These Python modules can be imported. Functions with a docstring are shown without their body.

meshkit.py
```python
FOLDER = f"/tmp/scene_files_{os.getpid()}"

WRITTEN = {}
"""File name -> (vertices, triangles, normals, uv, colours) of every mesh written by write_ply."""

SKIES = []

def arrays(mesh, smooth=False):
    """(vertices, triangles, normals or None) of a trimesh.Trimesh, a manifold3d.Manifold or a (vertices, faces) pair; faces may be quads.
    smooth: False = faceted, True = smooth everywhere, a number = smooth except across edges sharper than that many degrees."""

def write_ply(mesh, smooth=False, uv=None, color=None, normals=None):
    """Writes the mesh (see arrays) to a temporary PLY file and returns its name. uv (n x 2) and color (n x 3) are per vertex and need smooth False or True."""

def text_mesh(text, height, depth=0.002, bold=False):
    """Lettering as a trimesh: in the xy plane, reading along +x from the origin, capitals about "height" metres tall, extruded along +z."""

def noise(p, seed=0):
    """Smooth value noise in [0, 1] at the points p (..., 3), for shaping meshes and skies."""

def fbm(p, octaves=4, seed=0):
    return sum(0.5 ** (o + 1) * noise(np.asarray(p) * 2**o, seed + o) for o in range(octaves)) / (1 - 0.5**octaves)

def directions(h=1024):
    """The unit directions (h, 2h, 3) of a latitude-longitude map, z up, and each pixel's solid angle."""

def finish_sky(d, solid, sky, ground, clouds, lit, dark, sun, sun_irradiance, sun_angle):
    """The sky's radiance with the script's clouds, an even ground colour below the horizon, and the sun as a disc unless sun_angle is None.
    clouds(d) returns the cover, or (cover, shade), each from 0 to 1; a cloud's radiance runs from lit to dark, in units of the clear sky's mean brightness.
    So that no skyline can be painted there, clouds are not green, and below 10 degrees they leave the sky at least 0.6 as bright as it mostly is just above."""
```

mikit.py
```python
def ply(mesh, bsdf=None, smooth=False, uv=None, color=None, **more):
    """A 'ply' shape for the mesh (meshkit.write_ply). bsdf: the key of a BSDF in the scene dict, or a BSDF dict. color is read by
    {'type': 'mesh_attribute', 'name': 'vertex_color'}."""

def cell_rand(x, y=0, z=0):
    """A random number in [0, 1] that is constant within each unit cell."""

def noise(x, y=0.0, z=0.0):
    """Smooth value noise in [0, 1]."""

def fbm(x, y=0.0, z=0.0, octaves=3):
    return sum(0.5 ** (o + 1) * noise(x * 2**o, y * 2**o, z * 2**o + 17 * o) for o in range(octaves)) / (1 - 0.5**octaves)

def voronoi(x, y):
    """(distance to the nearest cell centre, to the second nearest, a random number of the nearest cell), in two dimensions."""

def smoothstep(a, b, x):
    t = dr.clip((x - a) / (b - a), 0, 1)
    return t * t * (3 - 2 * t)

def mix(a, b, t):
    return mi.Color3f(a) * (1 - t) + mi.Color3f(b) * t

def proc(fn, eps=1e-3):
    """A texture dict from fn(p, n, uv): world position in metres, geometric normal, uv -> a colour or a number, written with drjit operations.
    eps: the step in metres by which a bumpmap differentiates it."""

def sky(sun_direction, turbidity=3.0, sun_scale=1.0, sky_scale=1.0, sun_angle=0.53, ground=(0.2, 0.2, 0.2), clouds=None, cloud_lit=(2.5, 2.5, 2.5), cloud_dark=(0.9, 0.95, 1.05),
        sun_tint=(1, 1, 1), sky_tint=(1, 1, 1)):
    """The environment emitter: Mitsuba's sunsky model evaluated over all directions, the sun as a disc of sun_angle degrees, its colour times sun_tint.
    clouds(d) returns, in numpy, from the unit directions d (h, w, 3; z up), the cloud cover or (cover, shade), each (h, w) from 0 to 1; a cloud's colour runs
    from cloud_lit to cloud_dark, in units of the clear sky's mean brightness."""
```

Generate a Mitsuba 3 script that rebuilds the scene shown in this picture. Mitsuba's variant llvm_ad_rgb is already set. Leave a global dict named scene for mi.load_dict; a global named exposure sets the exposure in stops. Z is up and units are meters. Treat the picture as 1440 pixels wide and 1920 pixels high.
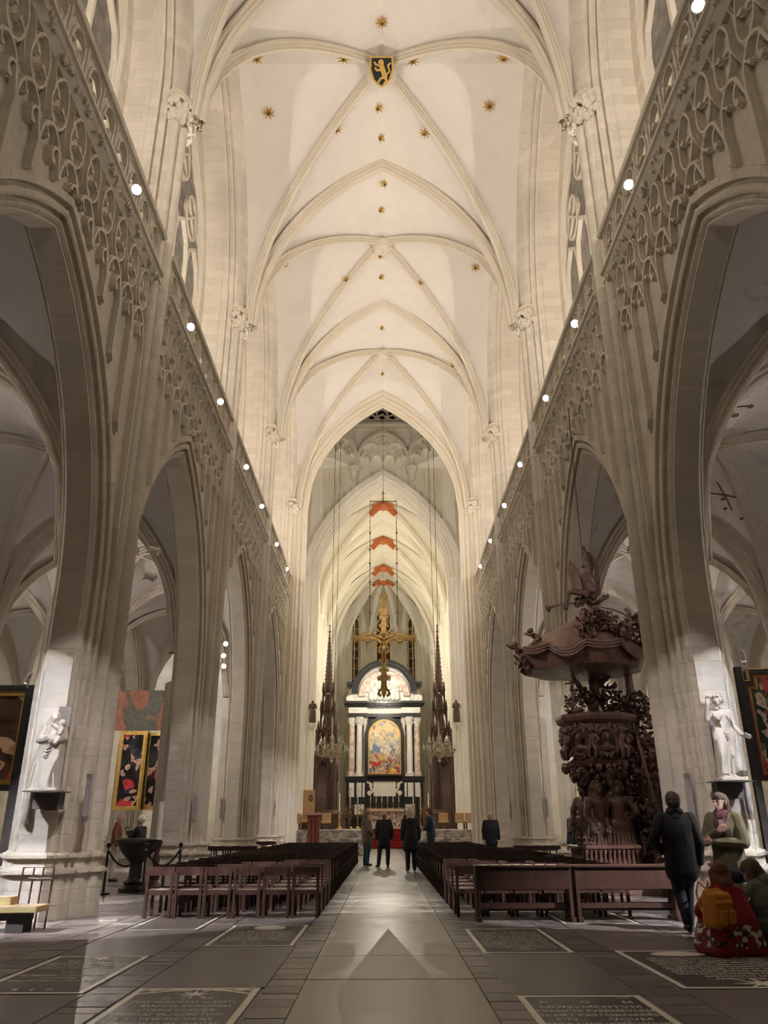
import math, random
import numpy as np, trimesh, shapely, shapely.geometry as sg, shapely.affinity as sa
import drjit as dr, mitsuba as mi, mikit, meshkit
import manifold3d as m3
from shapely.ops import unary_union

# ------------------------------------------------------------------ camera, lights, exposure
scene, labels = {}, {}
exposure = 0.35
T = mi.ScalarTransform4f
FOCAL, PITCH, ROLL, YAW, CAM = 1457.0, math.radians(22.0), math.radians(-0.22), 0.0013, np.array([0.0, 0.0, 1.45])

def camera_axes():
    c, s = math.cos(PITCH), math.sin(PITCH)
    rt, up, fw = np.array([1.0, 0, 0]), np.array([0, -s, c]), np.array([0, c, s])
    rt, up = math.cos(ROLL) * rt + math.sin(ROLL) * up, -math.sin(ROLL) * rt + math.cos(ROLL) * up
    R = np.array([[math.cos(YAW), math.sin(YAW), 0], [-math.sin(YAW), math.cos(YAW), 0], [0, 0, 1]])
    return R @ rt, R @ up, R @ fw

RT, UP, FW = camera_axes()
scene['camera'] = {'type': 'perspective', 'fov': math.degrees(2 * math.atan(720 / FOCAL)), 'fov_axis': 'x', 'near_clip': 0.1, 'far_clip': 400.0,
                   'to_world': T().look_at(origin=CAM.tolist(), target=(CAM + FW).tolist(), up=UP.tolist())}

PY = [-12.05, -2.9, 6.25, 15.4, 24.55, 33.7, 42.85]      # pier centres along the nave
BAY, PX, CHX, CROSS = 9.15, 6.0, 4.9, 54.0
LAMP_Y = [6.9, 14.0, 24.2, 26.3, 31.5, 35.2, 38.6, 41.6]   # floodlights on the balustrade

def rgb(*c): return {'type': 'rgb', 'value': list(c)}
def spot(key, o, t, inten, cutoff=60, beam=None, col=(1, .86, .7), w=1.0):
    up = [0, 0, 1] if abs(t[0] - o[0]) + abs(t[1] - o[1]) > 1e-3 else [0, 1, 0]
    scene[key] = {'type': 'spot', 'to_world': T().look_at(origin=list(o), target=list(t), up=up), 'cutoff_angle': float(cutoff), 'beam_width': float(beam if beam is not None else cutoff * .6),
                  'intensity': rgb(*[inten * c for c in col]), 'sampling_weight': float(w)}
def point(key, o, inten, col=(1, .86, .7), w=1.0):
    scene[key] = {'type': 'point', 'position': list(o), 'intensity': rgb(*[inten * c for c in col]), 'sampling_weight': float(w)}

WARM, CREAM, PINK = (1, .89, .755), (1, .935, .82), (1, .90, .89)
# balustrade floodlights, one to a bay and side: upwards over the clerestory and the vault
for s in (-1, 1):
    for i, y in enumerate((8.6, 17.8, 26.9, 36.1)):
        spot(f'flood_light_{"lr"[s > 0]}{i}', (s * 5.75, y, 14.95), (s * 3.4, y + 4.0, 24), 80, 88, 30, WARM, 1.0)
# general light of the nave, the crossing and the choir
point('nave_light_west', (0.0, 13.0, 14.0), 15, WARM, .5)
point('nave_light_behind', (0.0, 1.5, 11.5), 17, WARM, .5)
point('nave_light_east', (0.0, 43.5, 15.0), 45, WARM, .6)
point('choir_light_west', (0.0, 60.0, 14.5), 66, (1, .94, .78), .8)
point('choir_light_east', (0.0, 71.0, 14.0), 84, (1, .94, .78), .8)
# spots on the statue piers, along the other piers and on the pulpit
for s in (-1, 1):
    n = 'left' if s < 0 else 'right'
    spot(f'statue_light_{n}', (s * 11.2, 9.2, 8.0), (s * 5.95, 14.6, 1.1), 1900, 16.8, 12, PINK, .35)
    spot(f'pier_light_{n}', (s * 1.5, 7.0, 12.0), (s * 5.9, 15.0, .9), 430, 11, 6, PINK, .35)
spot('pier_light_second_left', (1.5, 16.5, 13.0), (-5.6, 24.3, .2), 330, 12, 6, PINK, .25)
spot('pier_light_fourth_left', (2.0, 33.5, 13.0), (-5.4, 42.6, .6), 800, 12, 6, PINK, .25)
spot('pier_light_second_right', (-1.5, 17.0, 13.0), (5.1, 24.3, 2.6), 420, 10, 5, CREAM, .25)
spot('pulpit_light', (-3.5, 11.5, 13.0), (5.2, 20.0, 5.6), 260, 14, 6, WARM, .2)
# aisles and transept
for s in (-1, 1):
    for i, (y, q) in enumerate(((15.0, 13), (30.0, 20))):
        point(f'aisle_light_{"lr"[s > 0]}{i}', (s * 10.0, y, 6.3), q, (1, .89, .80), .35)
    point(f'outer_light_{"lr"[s > 0]}', (s * 16.5, 26.0, 5.5), 55, (1, .92, .84), .25)
    point(f'transept_light_{"lr"[s > 0]}', (s * 14, 49.0, 9.0), 150, CREAM, .25)

# ------------------------------------------------------------------ helpers: scene entries
def numbered(k):
    if k not in taken: taken[k] = 0; return k
    taken[k] += 1
    return f'{k}_{taken[k]:03d}'
taken = {}
def tag(key, label=None, cat=None, group=None, kind=None):
    d = labels.setdefault(key, {})
    for a, b in (('label', label), ('category', cat), ('group', group), ('kind', kind)):
        if b: d[a] = b
    return key
def thing(name, label, cat, group=None):
    return tag(numbered(name), label, cat, group)
def struct(name): return tag(numbered(name), kind='structure')
def put(name, mesh, bsdf, parent=None, smooth=False, tw=None, label=None, kind=None, **more):
    """One entry of the scene; mesh may be a ply dict made before (shared between copies)."""
    key = numbered((parent + '__' + name) if parent else name)
    d = dict(mesh) if isinstance(mesh, dict) else mikit.ply(mesh, bsdf, smooth, **more)
    if tw is not None: d['to_world'] = tw
    scene[key] = d
    if label or kind: tag(key, label, None, None, kind)
    return key
def cply(mesh, col, bsdf='paint', smooth=False):
    """ply with one vertex colour; smooth may be an angle."""
    me = tm(mesh)
    if smooth is not False and smooth is not True:
        me = trimesh.graph.smooth_shade(me, angle=math.radians(smooth), facet_minarea=None); smooth = True
    c = np.tile(np.array(col, float), (len(me.vertices), 1)) if np.ndim(col) == 1 else np.asarray(col)
    return mikit.ply((np.array(me.vertices), np.array(me.faces)), bsdf, smooth, color=c)
def cput(name, mesh, col, parent=None, bsdf='paint', smooth=False, tw=None, label=None, kind=None):
    return put(name, cply(mesh, col, bsdf, smooth), None, parent, tw=tw, label=label, kind=kind)

# ------------------------------------------------------------------ helpers: meshes
def tm(m):
    if isinstance(m, trimesh.Trimesh): return m
    v, f, _ = meshkit.arrays(m); return trimesh.Trimesh(v, f, process=False)
def cat(*ms):
    ms = [tm(m) for x in ms for m in (x if isinstance(x, (list, tuple)) and not (len(x) == 2 and isinstance(x[0], np.ndarray)) else [x])]
    return trimesh.util.concatenate(ms)
def grid(P, close_v=False):
    """P[i, j, 3] -> mesh of quads; close_v joins the last column to the first."""
    P = np.asarray(P, float); n, m = P.shape[:2]
    idx = np.arange(n * m).reshape(n, m)
    if close_v: idx = np.hstack([idx, idx[:, :1]])
    a, b, c, d = idx[:-1, :-1], idx[1:, :-1], idx[1:, 1:], idx[:-1, 1:]
    f = np.stack([a, b, c, d], -1).reshape(-1, 4)
    return trimesh.Trimesh(P.reshape(-1, 3), np.vstack([f[:, [0, 1, 2]], f[:, [0, 2, 3]]]), process=False)
def box(x0, x1, y0, y1, z0, z1, bev=0.0):
    if bev <= 0:
        m = trimesh.creation.box((x1 - x0, y1 - y0, z1 - z0)); m.apply_translation(((x0 + x1) / 2, (y0 + y1) / 2, (z0 + z1) / 2)); return m
    v = [(x, y, z) for X, Y, Z in ((0, bev, bev), (bev, 0, bev), (bev, bev, 0)) for x in (x0 + X, x1 - X) for y in (y0 + Y, y1 - Y) for z in (z0 + Z, z1 - Z)]
    return trimesh.convex.convex_hull(np.array(v))
def xf(m, t=(0, 0, 0), rz=0.0, rx=0.0, ry=0.0, s=1.0):
    m = tm(m).copy()
    M = trimesh.transformations.euler_matrix(rx, ry, rz, 'sxyz'); M[:3, :3] = M[:3, :3] @ np.diag(np.broadcast_to(s, 3)); M[:3, 3] = t
    m.apply_transform(M); return m
def TW(t=(0, 0, 0), rz=0.0, s=1.0):
    return T().translate(list(map(float, t))).rotate([0, 0, 1], math.degrees(rz)).scale(s if np.ndim(s) == 0 else list(s))
def lathe(prof, n=24):
    a = np.linspace(0, 2 * np.pi, n, endpoint=False); p = np.array(prof, float)
    P = np.stack([p[:, None, 0] * np.cos(a), p[:, None, 0] * np.sin(a), np.repeat(p[:, 1:2], n, 1)], -1)
    m = grid(P, True); m.invert(); return m
def tube(pts, r, n=8, cap=True):
    p = np.asarray(pts, float); r = np.broadcast_to(r, (len(p),)).astype(float)
    t = np.gradient(p, axis=0); t /= np.linalg.norm(t, axis=1, keepdims=True) + 1e-12
    ref = np.array([0, 0, 1.0]) if abs(t[:, 2]).mean() < .8 else np.array([1.0, 0, 0])
    a = np.cross(t, ref); a /= np.linalg.norm(a, axis=1, keepdims=True) + 1e-12; b = np.cross(t, a)
    th = np.linspace(0, 2 * np.pi, n, endpoint=False)
    P = p[:, None] + r[:, None, None] * (np.cos(th)[None, :, None] * a[:, None] + np.sin(th)[None, :, None] * b[:, None])
    if cap: P = np.concatenate([np.repeat(p[:1, None], n, 1), P, np.repeat(p[-1:, None], n, 1)])
    return grid(P, True)
def ext(poly, h, z0=0.0):
    """Extrude a shapely polygon along +z."""
    gs = [g for g in getattr(poly, 'geoms', [poly]) if g.geom_type == 'Polygon' and g.area > 1e-7]
    ms = [trimesh.creation.extrude_polygon(g, h, engine='earcut') for g in gs]
    m = trimesh.util.concatenate(ms); m.apply_translation((0, 0, z0)); return m
def flat(poly):
    """Triangulate a polygon in 2D -> (v2, f)."""
    V, F, o = [], [], 0
    for g in getattr(poly, 'geoms', [poly]):
        if g.geom_type != 'Polygon' or g.area < 1e-7: continue
        v, f = trimesh.creation.triangulate_polygon(g, engine='earcut'); V.append(v); F.append(f + o); o += len(v)
    return np.vstack(V), np.vstack(F)
def chamfered(poly, h, c, z0=0.0):
    """An extrusion whose upper rim is cut back by c (in two steps)."""
    ms = [ext(poly, h - c, z0)]
    q = poly.buffer(-c)
    if not q.is_empty: ms.append(ext(q, c, z0 + h - c))
    return trimesh.util.concatenate(ms)
def onplane(m, o, ex, ey, ez):
    """Map a mesh built in xy(z) to axes ex, ey, ez at o."""
    m = tm(m).copy(); M = np.eye(4); M[:3, 0], M[:3, 1], M[:3, 2], M[:3, 3] = ex, ey, ez, o
    m.apply_transform(M)
    return m
def ring2(poly):
    c = np.array(poly.exterior.coords)[:-1]
    return c if sg.LinearRing(c).is_ccw else c[::-1]
def normals2(c, closed=True):
    d = (np.roll(c, -1, 0) - c) if closed else np.vstack([np.diff(c, axis=0), c[-1:] - c[-2:-1]])
    d /= np.linalg.norm(d, axis=1, keepdims=True) + 1e-12
    n = np.stack([d[:, 1], -d[:, 0]], 1)
    prev = np.roll(n, 1, 0) if closed else np.vstack([n[:1], n[:-1]])
    v = n + prev; v /= np.maximum(np.linalg.norm(v, axis=1, keepdims=True), .35)
    return v
def course(c, h, bev, z0=0.0):
    """One stone course: an outline extruded by h, its joint cut back by bev at both ends."""
    n = normals2(c); rows = [(-bev, 0), (0, bev), (0, h - bev), (-bev, h)]
    P = np.array([np.column_stack([c + n * o, np.full(len(c), z0 + z)]) for o, z in rows])
    m = grid(P, True); m.invert(); return m
def arc_pts(cx, cy, r, a0, a1, n): 
    a = np.linspace(a0, a1, n); return np.column_stack([cx + r * np.cos(a), cy + r * np.sin(a)])

# ------------------------------------------------------------------ materials
def pr(key, col, rough=.6, spec=.5, metal=0.0, **k):
    c = col if isinstance(col, dict) else rgb(*col)
    scene[key] = {'type': 'twosided', 'bsdf': {'type': 'principled', 'base_color': c, 'roughness': rough if isinstance(rough, dict) else float(rough), 'specular': float(spec), 'metallic': float(metal), **k}}
def dif(key, col):
    scene[key] = {'type': 'twosided', 'bsdf': {'type': 'diffuse', 'reflectance': col if isinstance(col, dict) else rgb(*col)}}
N, FB, CR, SS, MIX = mikit.noise, mikit.fbm, mikit.cell_rand, mikit.smoothstep, mikit.mix

def stone_fn(p, n, uv):                       # pier and arcade stone: tone by block, soft stains
    zc = dr.floor(p.z / .26)
    r = CR(zc, dr.floor(p.x * 1.1 + .37 * zc), dr.floor(p.y * 1.1 + .61 * zc))
    st = FB(p.x * .8, p.y * .8, p.z * .35, 3)
    g = FB(p.x * 9, p.y * 9, p.z * 9, 2)
    c = MIX((.545, .495, .42), (.615, .56, .475), r)
    c = MIX(c, (.47, .44, .385), SS(.52, .72, st) * .65)
    return c * (.94 + .12 * g)
dif('stone', mikit.proc(stone_fn))
def ashlar_fn(p, n, uv):                      # lighter upper masonry, far blocks drawn
    h = p.x + p.y
    zr = dr.floor(p.z / .3); u = h * 1.3 + .5 * (zr - 2 * dr.floor(zr / 2))
    fz = p.z / .3 - zr; fu = u - dr.floor(u)
    r = CR(zr, dr.floor(u), dr.floor(p.y / 9))
    j = SS(.05, .0, dr.minimum(fz, 1 - fz)) + SS(.02, .0, dr.minimum(fu, 1 - fu))
    st = FB(p.x * .6, p.y * .6, p.z * .3, 3)
    c = MIX((.68, .62, .53), (.77, .71, .62), r)
    c = MIX(c, (.55, .50, .46), SS(.5, .75, st) * .5)
    return c * (1 - .14 * dr.clip(j, 0, 1))
dif('ashlar', mikit.proc(ashlar_fn))
def plaster_fn(p, n, uv):
    s = FB(p.x * .35, p.y * .35, p.z * .35, 3); g = FB(p.x * 2.2, p.y * 2.2, p.z * 2.2, 2)
    return MIX((.735, .695, .645), (.79, .755, .71), s) * (.965 + .07 * g)
dif('plaster', mikit.proc(plaster_fn))
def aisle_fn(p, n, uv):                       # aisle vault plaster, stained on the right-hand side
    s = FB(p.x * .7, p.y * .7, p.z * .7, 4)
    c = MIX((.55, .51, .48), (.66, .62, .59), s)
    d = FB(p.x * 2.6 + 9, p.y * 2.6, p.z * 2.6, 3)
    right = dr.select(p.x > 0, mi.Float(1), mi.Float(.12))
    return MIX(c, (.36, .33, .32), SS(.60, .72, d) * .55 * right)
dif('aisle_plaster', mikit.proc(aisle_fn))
def cream_fn(p, n, uv):
    s = FB(p.x * .5, p.y * .5, p.z * .5, 2)
    return MIX((.80, .76, .66), (.86, .82, .73), s)
dif('choir_stone', mikit.proc(cream_fn))
dif('rib_stone', mikit.proc(lambda p, n, uv: MIX((.66, .60, .50), (.74, .68, .58), FB(p.x * 1.5, p.y * 1.5, p.z * 1.5, 2))))
dif('dark_glass_frame', (.3, .28, .26))
scene['night_glass'] = {'type': 'twosided', 'bsdf': {'type': 'roughplastic', 'diffuse_reflectance': mikit.proc(lambda p, n, uv: MIX((.10, .09, .09), (.30, .27, .26), CR(dr.floor(p.y * 4.0), dr.floor(p.z * 4.0), dr.floor(p.x * 2.0)) * .6)), 'alpha': .15}}
def slate_rough(p, n, uv): return .25 + .16 * FB(p.x * 2.2, p.y * 2.2, 0, 3)
VC = {'type': 'mesh_attribute', 'name': 'vertex_color'}
pr('slate', VC, mikit.proc(slate_rough), .42)
pr('paint', VC, .75, .3)
pr('paint_gloss', VC, .32, .5)
pr('metal_paint', VC, .34, .5, 1.0)
def wood_fn(p, n, uv):
    g = FB(p.x * 14, p.y * 14, p.z * 3.0, 3)
    return MIX((.011, .005, .0035), (.031, .0135, .0095), g)
pr('chair_wood', mikit.proc(wood_fn), .42, .3)
def carved_fn(p, n, uv):
    g = FB(p.x * 8, p.y * 8, p.z * 3, 3)
    return MIX((.045, .022, .017), (.13, .070, .055), g)
pr('carved_wood', mikit.proc(carved_fn), .34, .55)
def gold_fn(p, n, uv): return MIX((.42, .25, .06), (.72, .48, .15), FB(p.x * 9, p.y * 9, p.z * 9, 2))
pr('gilding', mikit.proc(gold_fn), .36, .5, .85)
pr('old_gold', mikit.proc(lambda p, n, uv: MIX((.10, .055, .012), (.26, .16, .045), FB(p.x * 7, p.y * 7, p.z * 7, 2))), .42, .5, .6)
def marble_fn(p, n, uv):
    v = FB(p.x * 3, p.y * 3, p.z * 3, 4)
    return MIX((.50, .36, .31), (.74, .62, .55), SS(.35, .65, v))
pr('pink_marble', mikit.proc(marble_fn), .25, .5)
pr('statue_stone', mikit.proc(lambda p, n, uv: MIX((.46, .41, .35), (.52, .475, .41), FB(p.x * 6, p.y * 6, p.z * 6, 2))), .6, .3)
def grey_marble_fn(p, n, uv):
    v = FB(p.x * 5, p.y * 5, p.z * 5, 4)
    return MIX((.22, .20, .19), (.55, .51, .48), SS(.35, .68, v))
pr('grey_marble', mikit.proc(grey_marble_fn), .3, .5)
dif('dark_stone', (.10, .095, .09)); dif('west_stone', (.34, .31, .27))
# ------------------------------------------------------------------ nave arcade: profiles
ZS, R0, HALF0, ZB, ZC = 5.6, 6.85, BAY / 2 - .42, 1.06, 13.4
JAMB = [(.90, .42), (.965, .43), (.975, .46), (.975, .62), (.93, .635), (.78, .615), (.71, .64), (.69, .69), (.73, .735), (.79, .72), (.85, .75), (.87, .81), (.84, .87), (.78, .90), (.70, .87), (.62, .84), (.555, .87), (.535, .94), (.57, .985), (.62, .99),
        (.62, 1.03), (.50, 1.09), (.47, 1.09), (.45, 1.11), (.45, 1.15)]
JAMB = [(.24 + (a - .45) * .21 / .45, .42 + (b - .42) * .80) for a, b in JAMB]
JAMB = np.array(JAMB + [(-a, b) for a, b in JAMB[::-1]])
def circ(x, y, r, n=14): return sg.Polygon(arc_pts(x, y, r, 0, 2 * np.pi * (1 - 1 / n), n))
SHAFTS = [(.65, 0, .17), (.54, .27, .13), (.54, -.27, .13)]
half = [(a, b) for a, b in JAMB] + [(a, -b) for a, b in JAMB[::-1]]
PIER = unary_union([sg.Polygon(half)] + [circ(s * a, b, r) for a, b, r in SHAFTS for s in (1, -1)]).buffer(.004).simplify(.004)
pier2 = ring2(PIER)
CLUSTER = unary_union([circ(a, b, r) for a, b, r in SHAFTS] + [sg.box(.35, -.40, .48, .40), sg.box(.48, -.2, .55, .2)]).buffer(.003).simplify(.003)
cluster2 = ring2(CLUSTER)
UPJ = [(.80, .40), (.77, .44), (.60, .43), (.56, .47), (.60, .52), (.66, .53), (.67, .58), (.62, .62), (.46, .60), (.40, .64), (.42, .70), (.49, .71), (.50, .76), (.44, .80), (.30, .79), (.27, .85), (-.4, .85)]
UPJ = [(round(a - .25, 3), b) for a, b in UPJ]
UPPER = unary_union([sg.Polygon(UPJ + [(a, -b) for a, b in UPJ[::-1]])] + [circ(a, b, r) for a, b, r in SHAFTS]).buffer(.003).simplify(.003)
upper2 = ring2(UPPER)

def apex_t(d, R, half): return math.acos(np.clip((R - half) / (R - d), -1, 1))
def arch_half(prof, yc, X, s, zs, R, half, side, n=14):
    a, d = prof[:, 0], prof[:, 1]
    tm_ = np.arccos(np.clip((R - half) / (R - d), -1, 1))
    P = []
    for t in np.linspace(0, 1, n):
        th = t * tm_; y = (R - half) - (R - d) * np.cos(th)
        P.append(np.column_stack([s * (X - a), yc + side * y * -1, zs + (R - d) * np.sin(th)]))
    return grid(P)
PROF = np.column_stack([JAMB[:, 0], JAMB[:, 1] - .42])
PN = normals2(np.column_stack([PROF[:, 0], PROF[:, 1]]), False)
def voussoir(yc, X, s, side, t0, t1, bev=.007):
    rows = []
    for t, k in ((t0, 1), (t0 + (t1 - t0) * .04, 0), ((t0 + t1) / 2, 0), (t1 - (t1 - t0) * .04, 0), (t1, 1)):
        a, d = PROF[:, 0] + PN[:, 0] * bev * k, PROF[:, 1] + PN[:, 1] * bev * k
        th = t * np.arccos(np.clip((R0 - HALF0) / (R0 - d), -1, 1))
        y = (R0 - HALF0) - (R0 - d) * np.cos(th)
        rows.append(np.column_stack([s * (X - a), yc - side * y, ZS + (R0 - d) * np.sin(th)]))
    return grid(rows)
def arch_poly(half, R, zs, zlow, n=24, d=0.0):
    """Pointed arch opening (in y about 0, z) as a polygon."""
    tmx = apex_t(d, R, half); th = np.linspace(0, tmx, n)
    y = (R - half) - (R - d) * np.cos(th); z = zs + (R - d) * np.sin(th)
    L = np.column_stack([y, z]); Rr = np.column_stack([-y[::-1], z[::-1]])
    return sg.Polygon(np.vstack([[(L[0, 0], zlow)], L, Rr[1:], [(-L[0, 0], zlow)]]))
def wall_x(poly, x):
    """A polygon in (y, z) as a flat mesh at x."""
    v, f = flat(poly); return trimesh.Trimesh(np.column_stack([np.full(len(v), x), v]), f, process=False)
def slab_x(poly, x0, x1):
    """A polygon in (y, z) extruded between x0 and x1."""
    return onplane(ext(poly, abs(x1 - x0)), (min(x0, x1), 0, 0), (0, 1, 0), (0, 0, 1), (1, 0, 0))

side_name = {-1: 'left', 1: 'right'}
wall = {s: struct(f'wall_{side_name[s]}') for s in (-1, 1)}
aisle_wall = {s: struct(f'wall_aisle_{side_name[s]}') for s in (-1, 1)}
vault = struct('ceiling')

# ------------------------------------------------------------------ piers
base_mesh = cat(ext(PIER.buffer(.10).simplify(.012), .70), ext(PIER.buffer(.15).simplify(.012), .02, .70), ext(PIER.buffer(.17).simplify(.012), .05, .72), ext(PIER.buffer(.13).simplify(.012), .03, .77),
                ext(PIER.buffer(.06).simplify(.008), .14, .80), ext(PIER.buffer(.10).simplify(.008), .02, .94), ext(PIER.buffer(.125).simplify(.008), .05, .96), ext(PIER.buffer(.08).simplify(.008), .025, 1.01), ext(PIER.buffer(.03).simplify(.006), .025, 1.035))
plinth2 = ring2(PIER.buffer(.10).simplify(.012))
ring_mesh = cat(ext(PIER.buffer(.15).simplify(.012), .02, .70), ext(PIER.buffer(.17).simplify(.012), .05, .72), ext(PIER.buffer(.13).simplify(.012), .03, .77), ext(PIER.buffer(.06).simplify(.008), .14, .80),
                ext(PIER.buffer(.10).simplify(.008), .02, .94), ext(PIER.buffer(.125).simplify(.008), .05, .96), ext(PIER.buffer(.08).simplify(.008), .025, 1.01), ext(PIER.buffer(.03).simplify(.006), .025, 1.035))
CH = .26
def share(m, b='stone', sm=False): return mikit.ply(m, b, sm)
ply_ring = share(ring_mesh)
ply_plinth = share(course(plinth2, .7 / 3, .006))
ply_course = {h: share(course(pier2, h, .006), 'stone', 35) for h in (CH, CH * 2)}
nlow = round((ZS - ZB) / CH); ch_low = (ZS - ZB) / nlow
ply_low = {1: share(course(pier2, ch_low, .007), 'stone', 35), 2: share(course(pier2, ch_low * 2, .007), 'stone', 35), 0: share(course(pier2, ch_low * nlow, .0), 'stone', 35)}
nmid = round((ZC - ZS) / CH); ch_mid = (ZC - ZS) / nmid
ply_mid = {1: share(course(cluster2, ch_mid, .006), 'stone', 35), 2: share(course(cluster2, ch_mid * 2, .006), 'stone', 35), 0: share(course(cluster2, ch_mid * nmid, 0), 'stone', 35)}
UPZ0, UPZ1 = ZC, 22.0
ply_up = {1: share(course(upper2, .43, .006), 'ashlar', 35), 0: share(course(upper2, 8.6, .0), 'ashlar', 35)}
def M4(rows): return T(np.array(rows, float))
def pier_tw(s, y, z):           # local (a, b, z) -> world: x = s*(PX - a)
    return M4([[-s, 0, 0, s * PX], [0, -s if False else 1, 0, y], [0, 0, 1, z], [0, 0, 0, 1]]) if s < 0 else M4([[-1, 0, 0, PX], [0, -1, 0, y], [0, 0, 1, z], [0, 0, 0, 1]])
where_p = {2: 'nearest', 3: 'second', 4: 'third', 5: 'fourth'}
extra = {(2, -1): 'moulded stone pier on the left carrying the white mother and child statue', (2, 1): 'moulded stone pier on the right carrying the white bare-chested statue',
         (3, -1): 'second moulded stone pier on the left, behind the black bowl and rope', (3, 1): 'moulded stone pier on the right just behind the carved dark pulpit',
         (4, -1): 'third moulded stone pier on the left, in shade beside the chair rows', (4, 1): 'third moulded stone pier on the right, beyond the pulpit pier',
         (5, -1): 'fourth stone pier on the left, brightly lit beside the marble steps', (5, 1): 'fourth stone pier on the right, beside the bald man in navy'}
piers = {}
for k, y in enumerate(PY):
    if k == 0: continue
    for s in (-1, 1):
        if (k, s) in extra: p = thing('stone_pier', extra[(k, s)], 'pier')
        else: p = struct('pier_behind')
        piers[k, s] = p
        put('base_moulding', ply_ring, None, p, tw=pier_tw(s, y, 0))
        if k >= 2:
            for i in range(3): put('plinth_stone', ply_plinth, None, p, tw=pier_tw(s, y, .7 / 3 * i))
            step = 1 if k <= 4 else 2
            for i in range(0, nlow - step + 1, step): put('stone_course', ply_low[step], None, p, tw=pier_tw(s, y, ZB + i * ch_low))
            if nlow % step: put('stone_course', ply_low[1], None, p, tw=pier_tw(s, y, ZB + (nlow - 1) * ch_low))
            for i in range(0, nmid - step + 1, step): put('shaft_stone', ply_mid[step], None, p, tw=pier_tw(s, y, ZS + i * ch_mid))
            if nmid % step: put('shaft_stone', ply_mid[1], None, p, tw=pier_tw(s, y, ZS + (nmid - 1) * ch_mid))
            for i in range(20): put('upper_stone', ply_up[1], None, p, tw=pier_tw(s, y, ZC + .43 * i))
        else:
            put('plinth', share(course(plinth2, .7, 0)), None, p, tw=pier_tw(s, y, 0)); put('shaft', ply_low[0], None, p, tw=pier_tw(s, y, ZB)); put('wall_shaft', ply_mid[0], None, p, tw=pier_tw(s, y, ZS)); put('upper_shaft', ply_up[0], None, p, tw=pier_tw(s, y, ZC))
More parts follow.
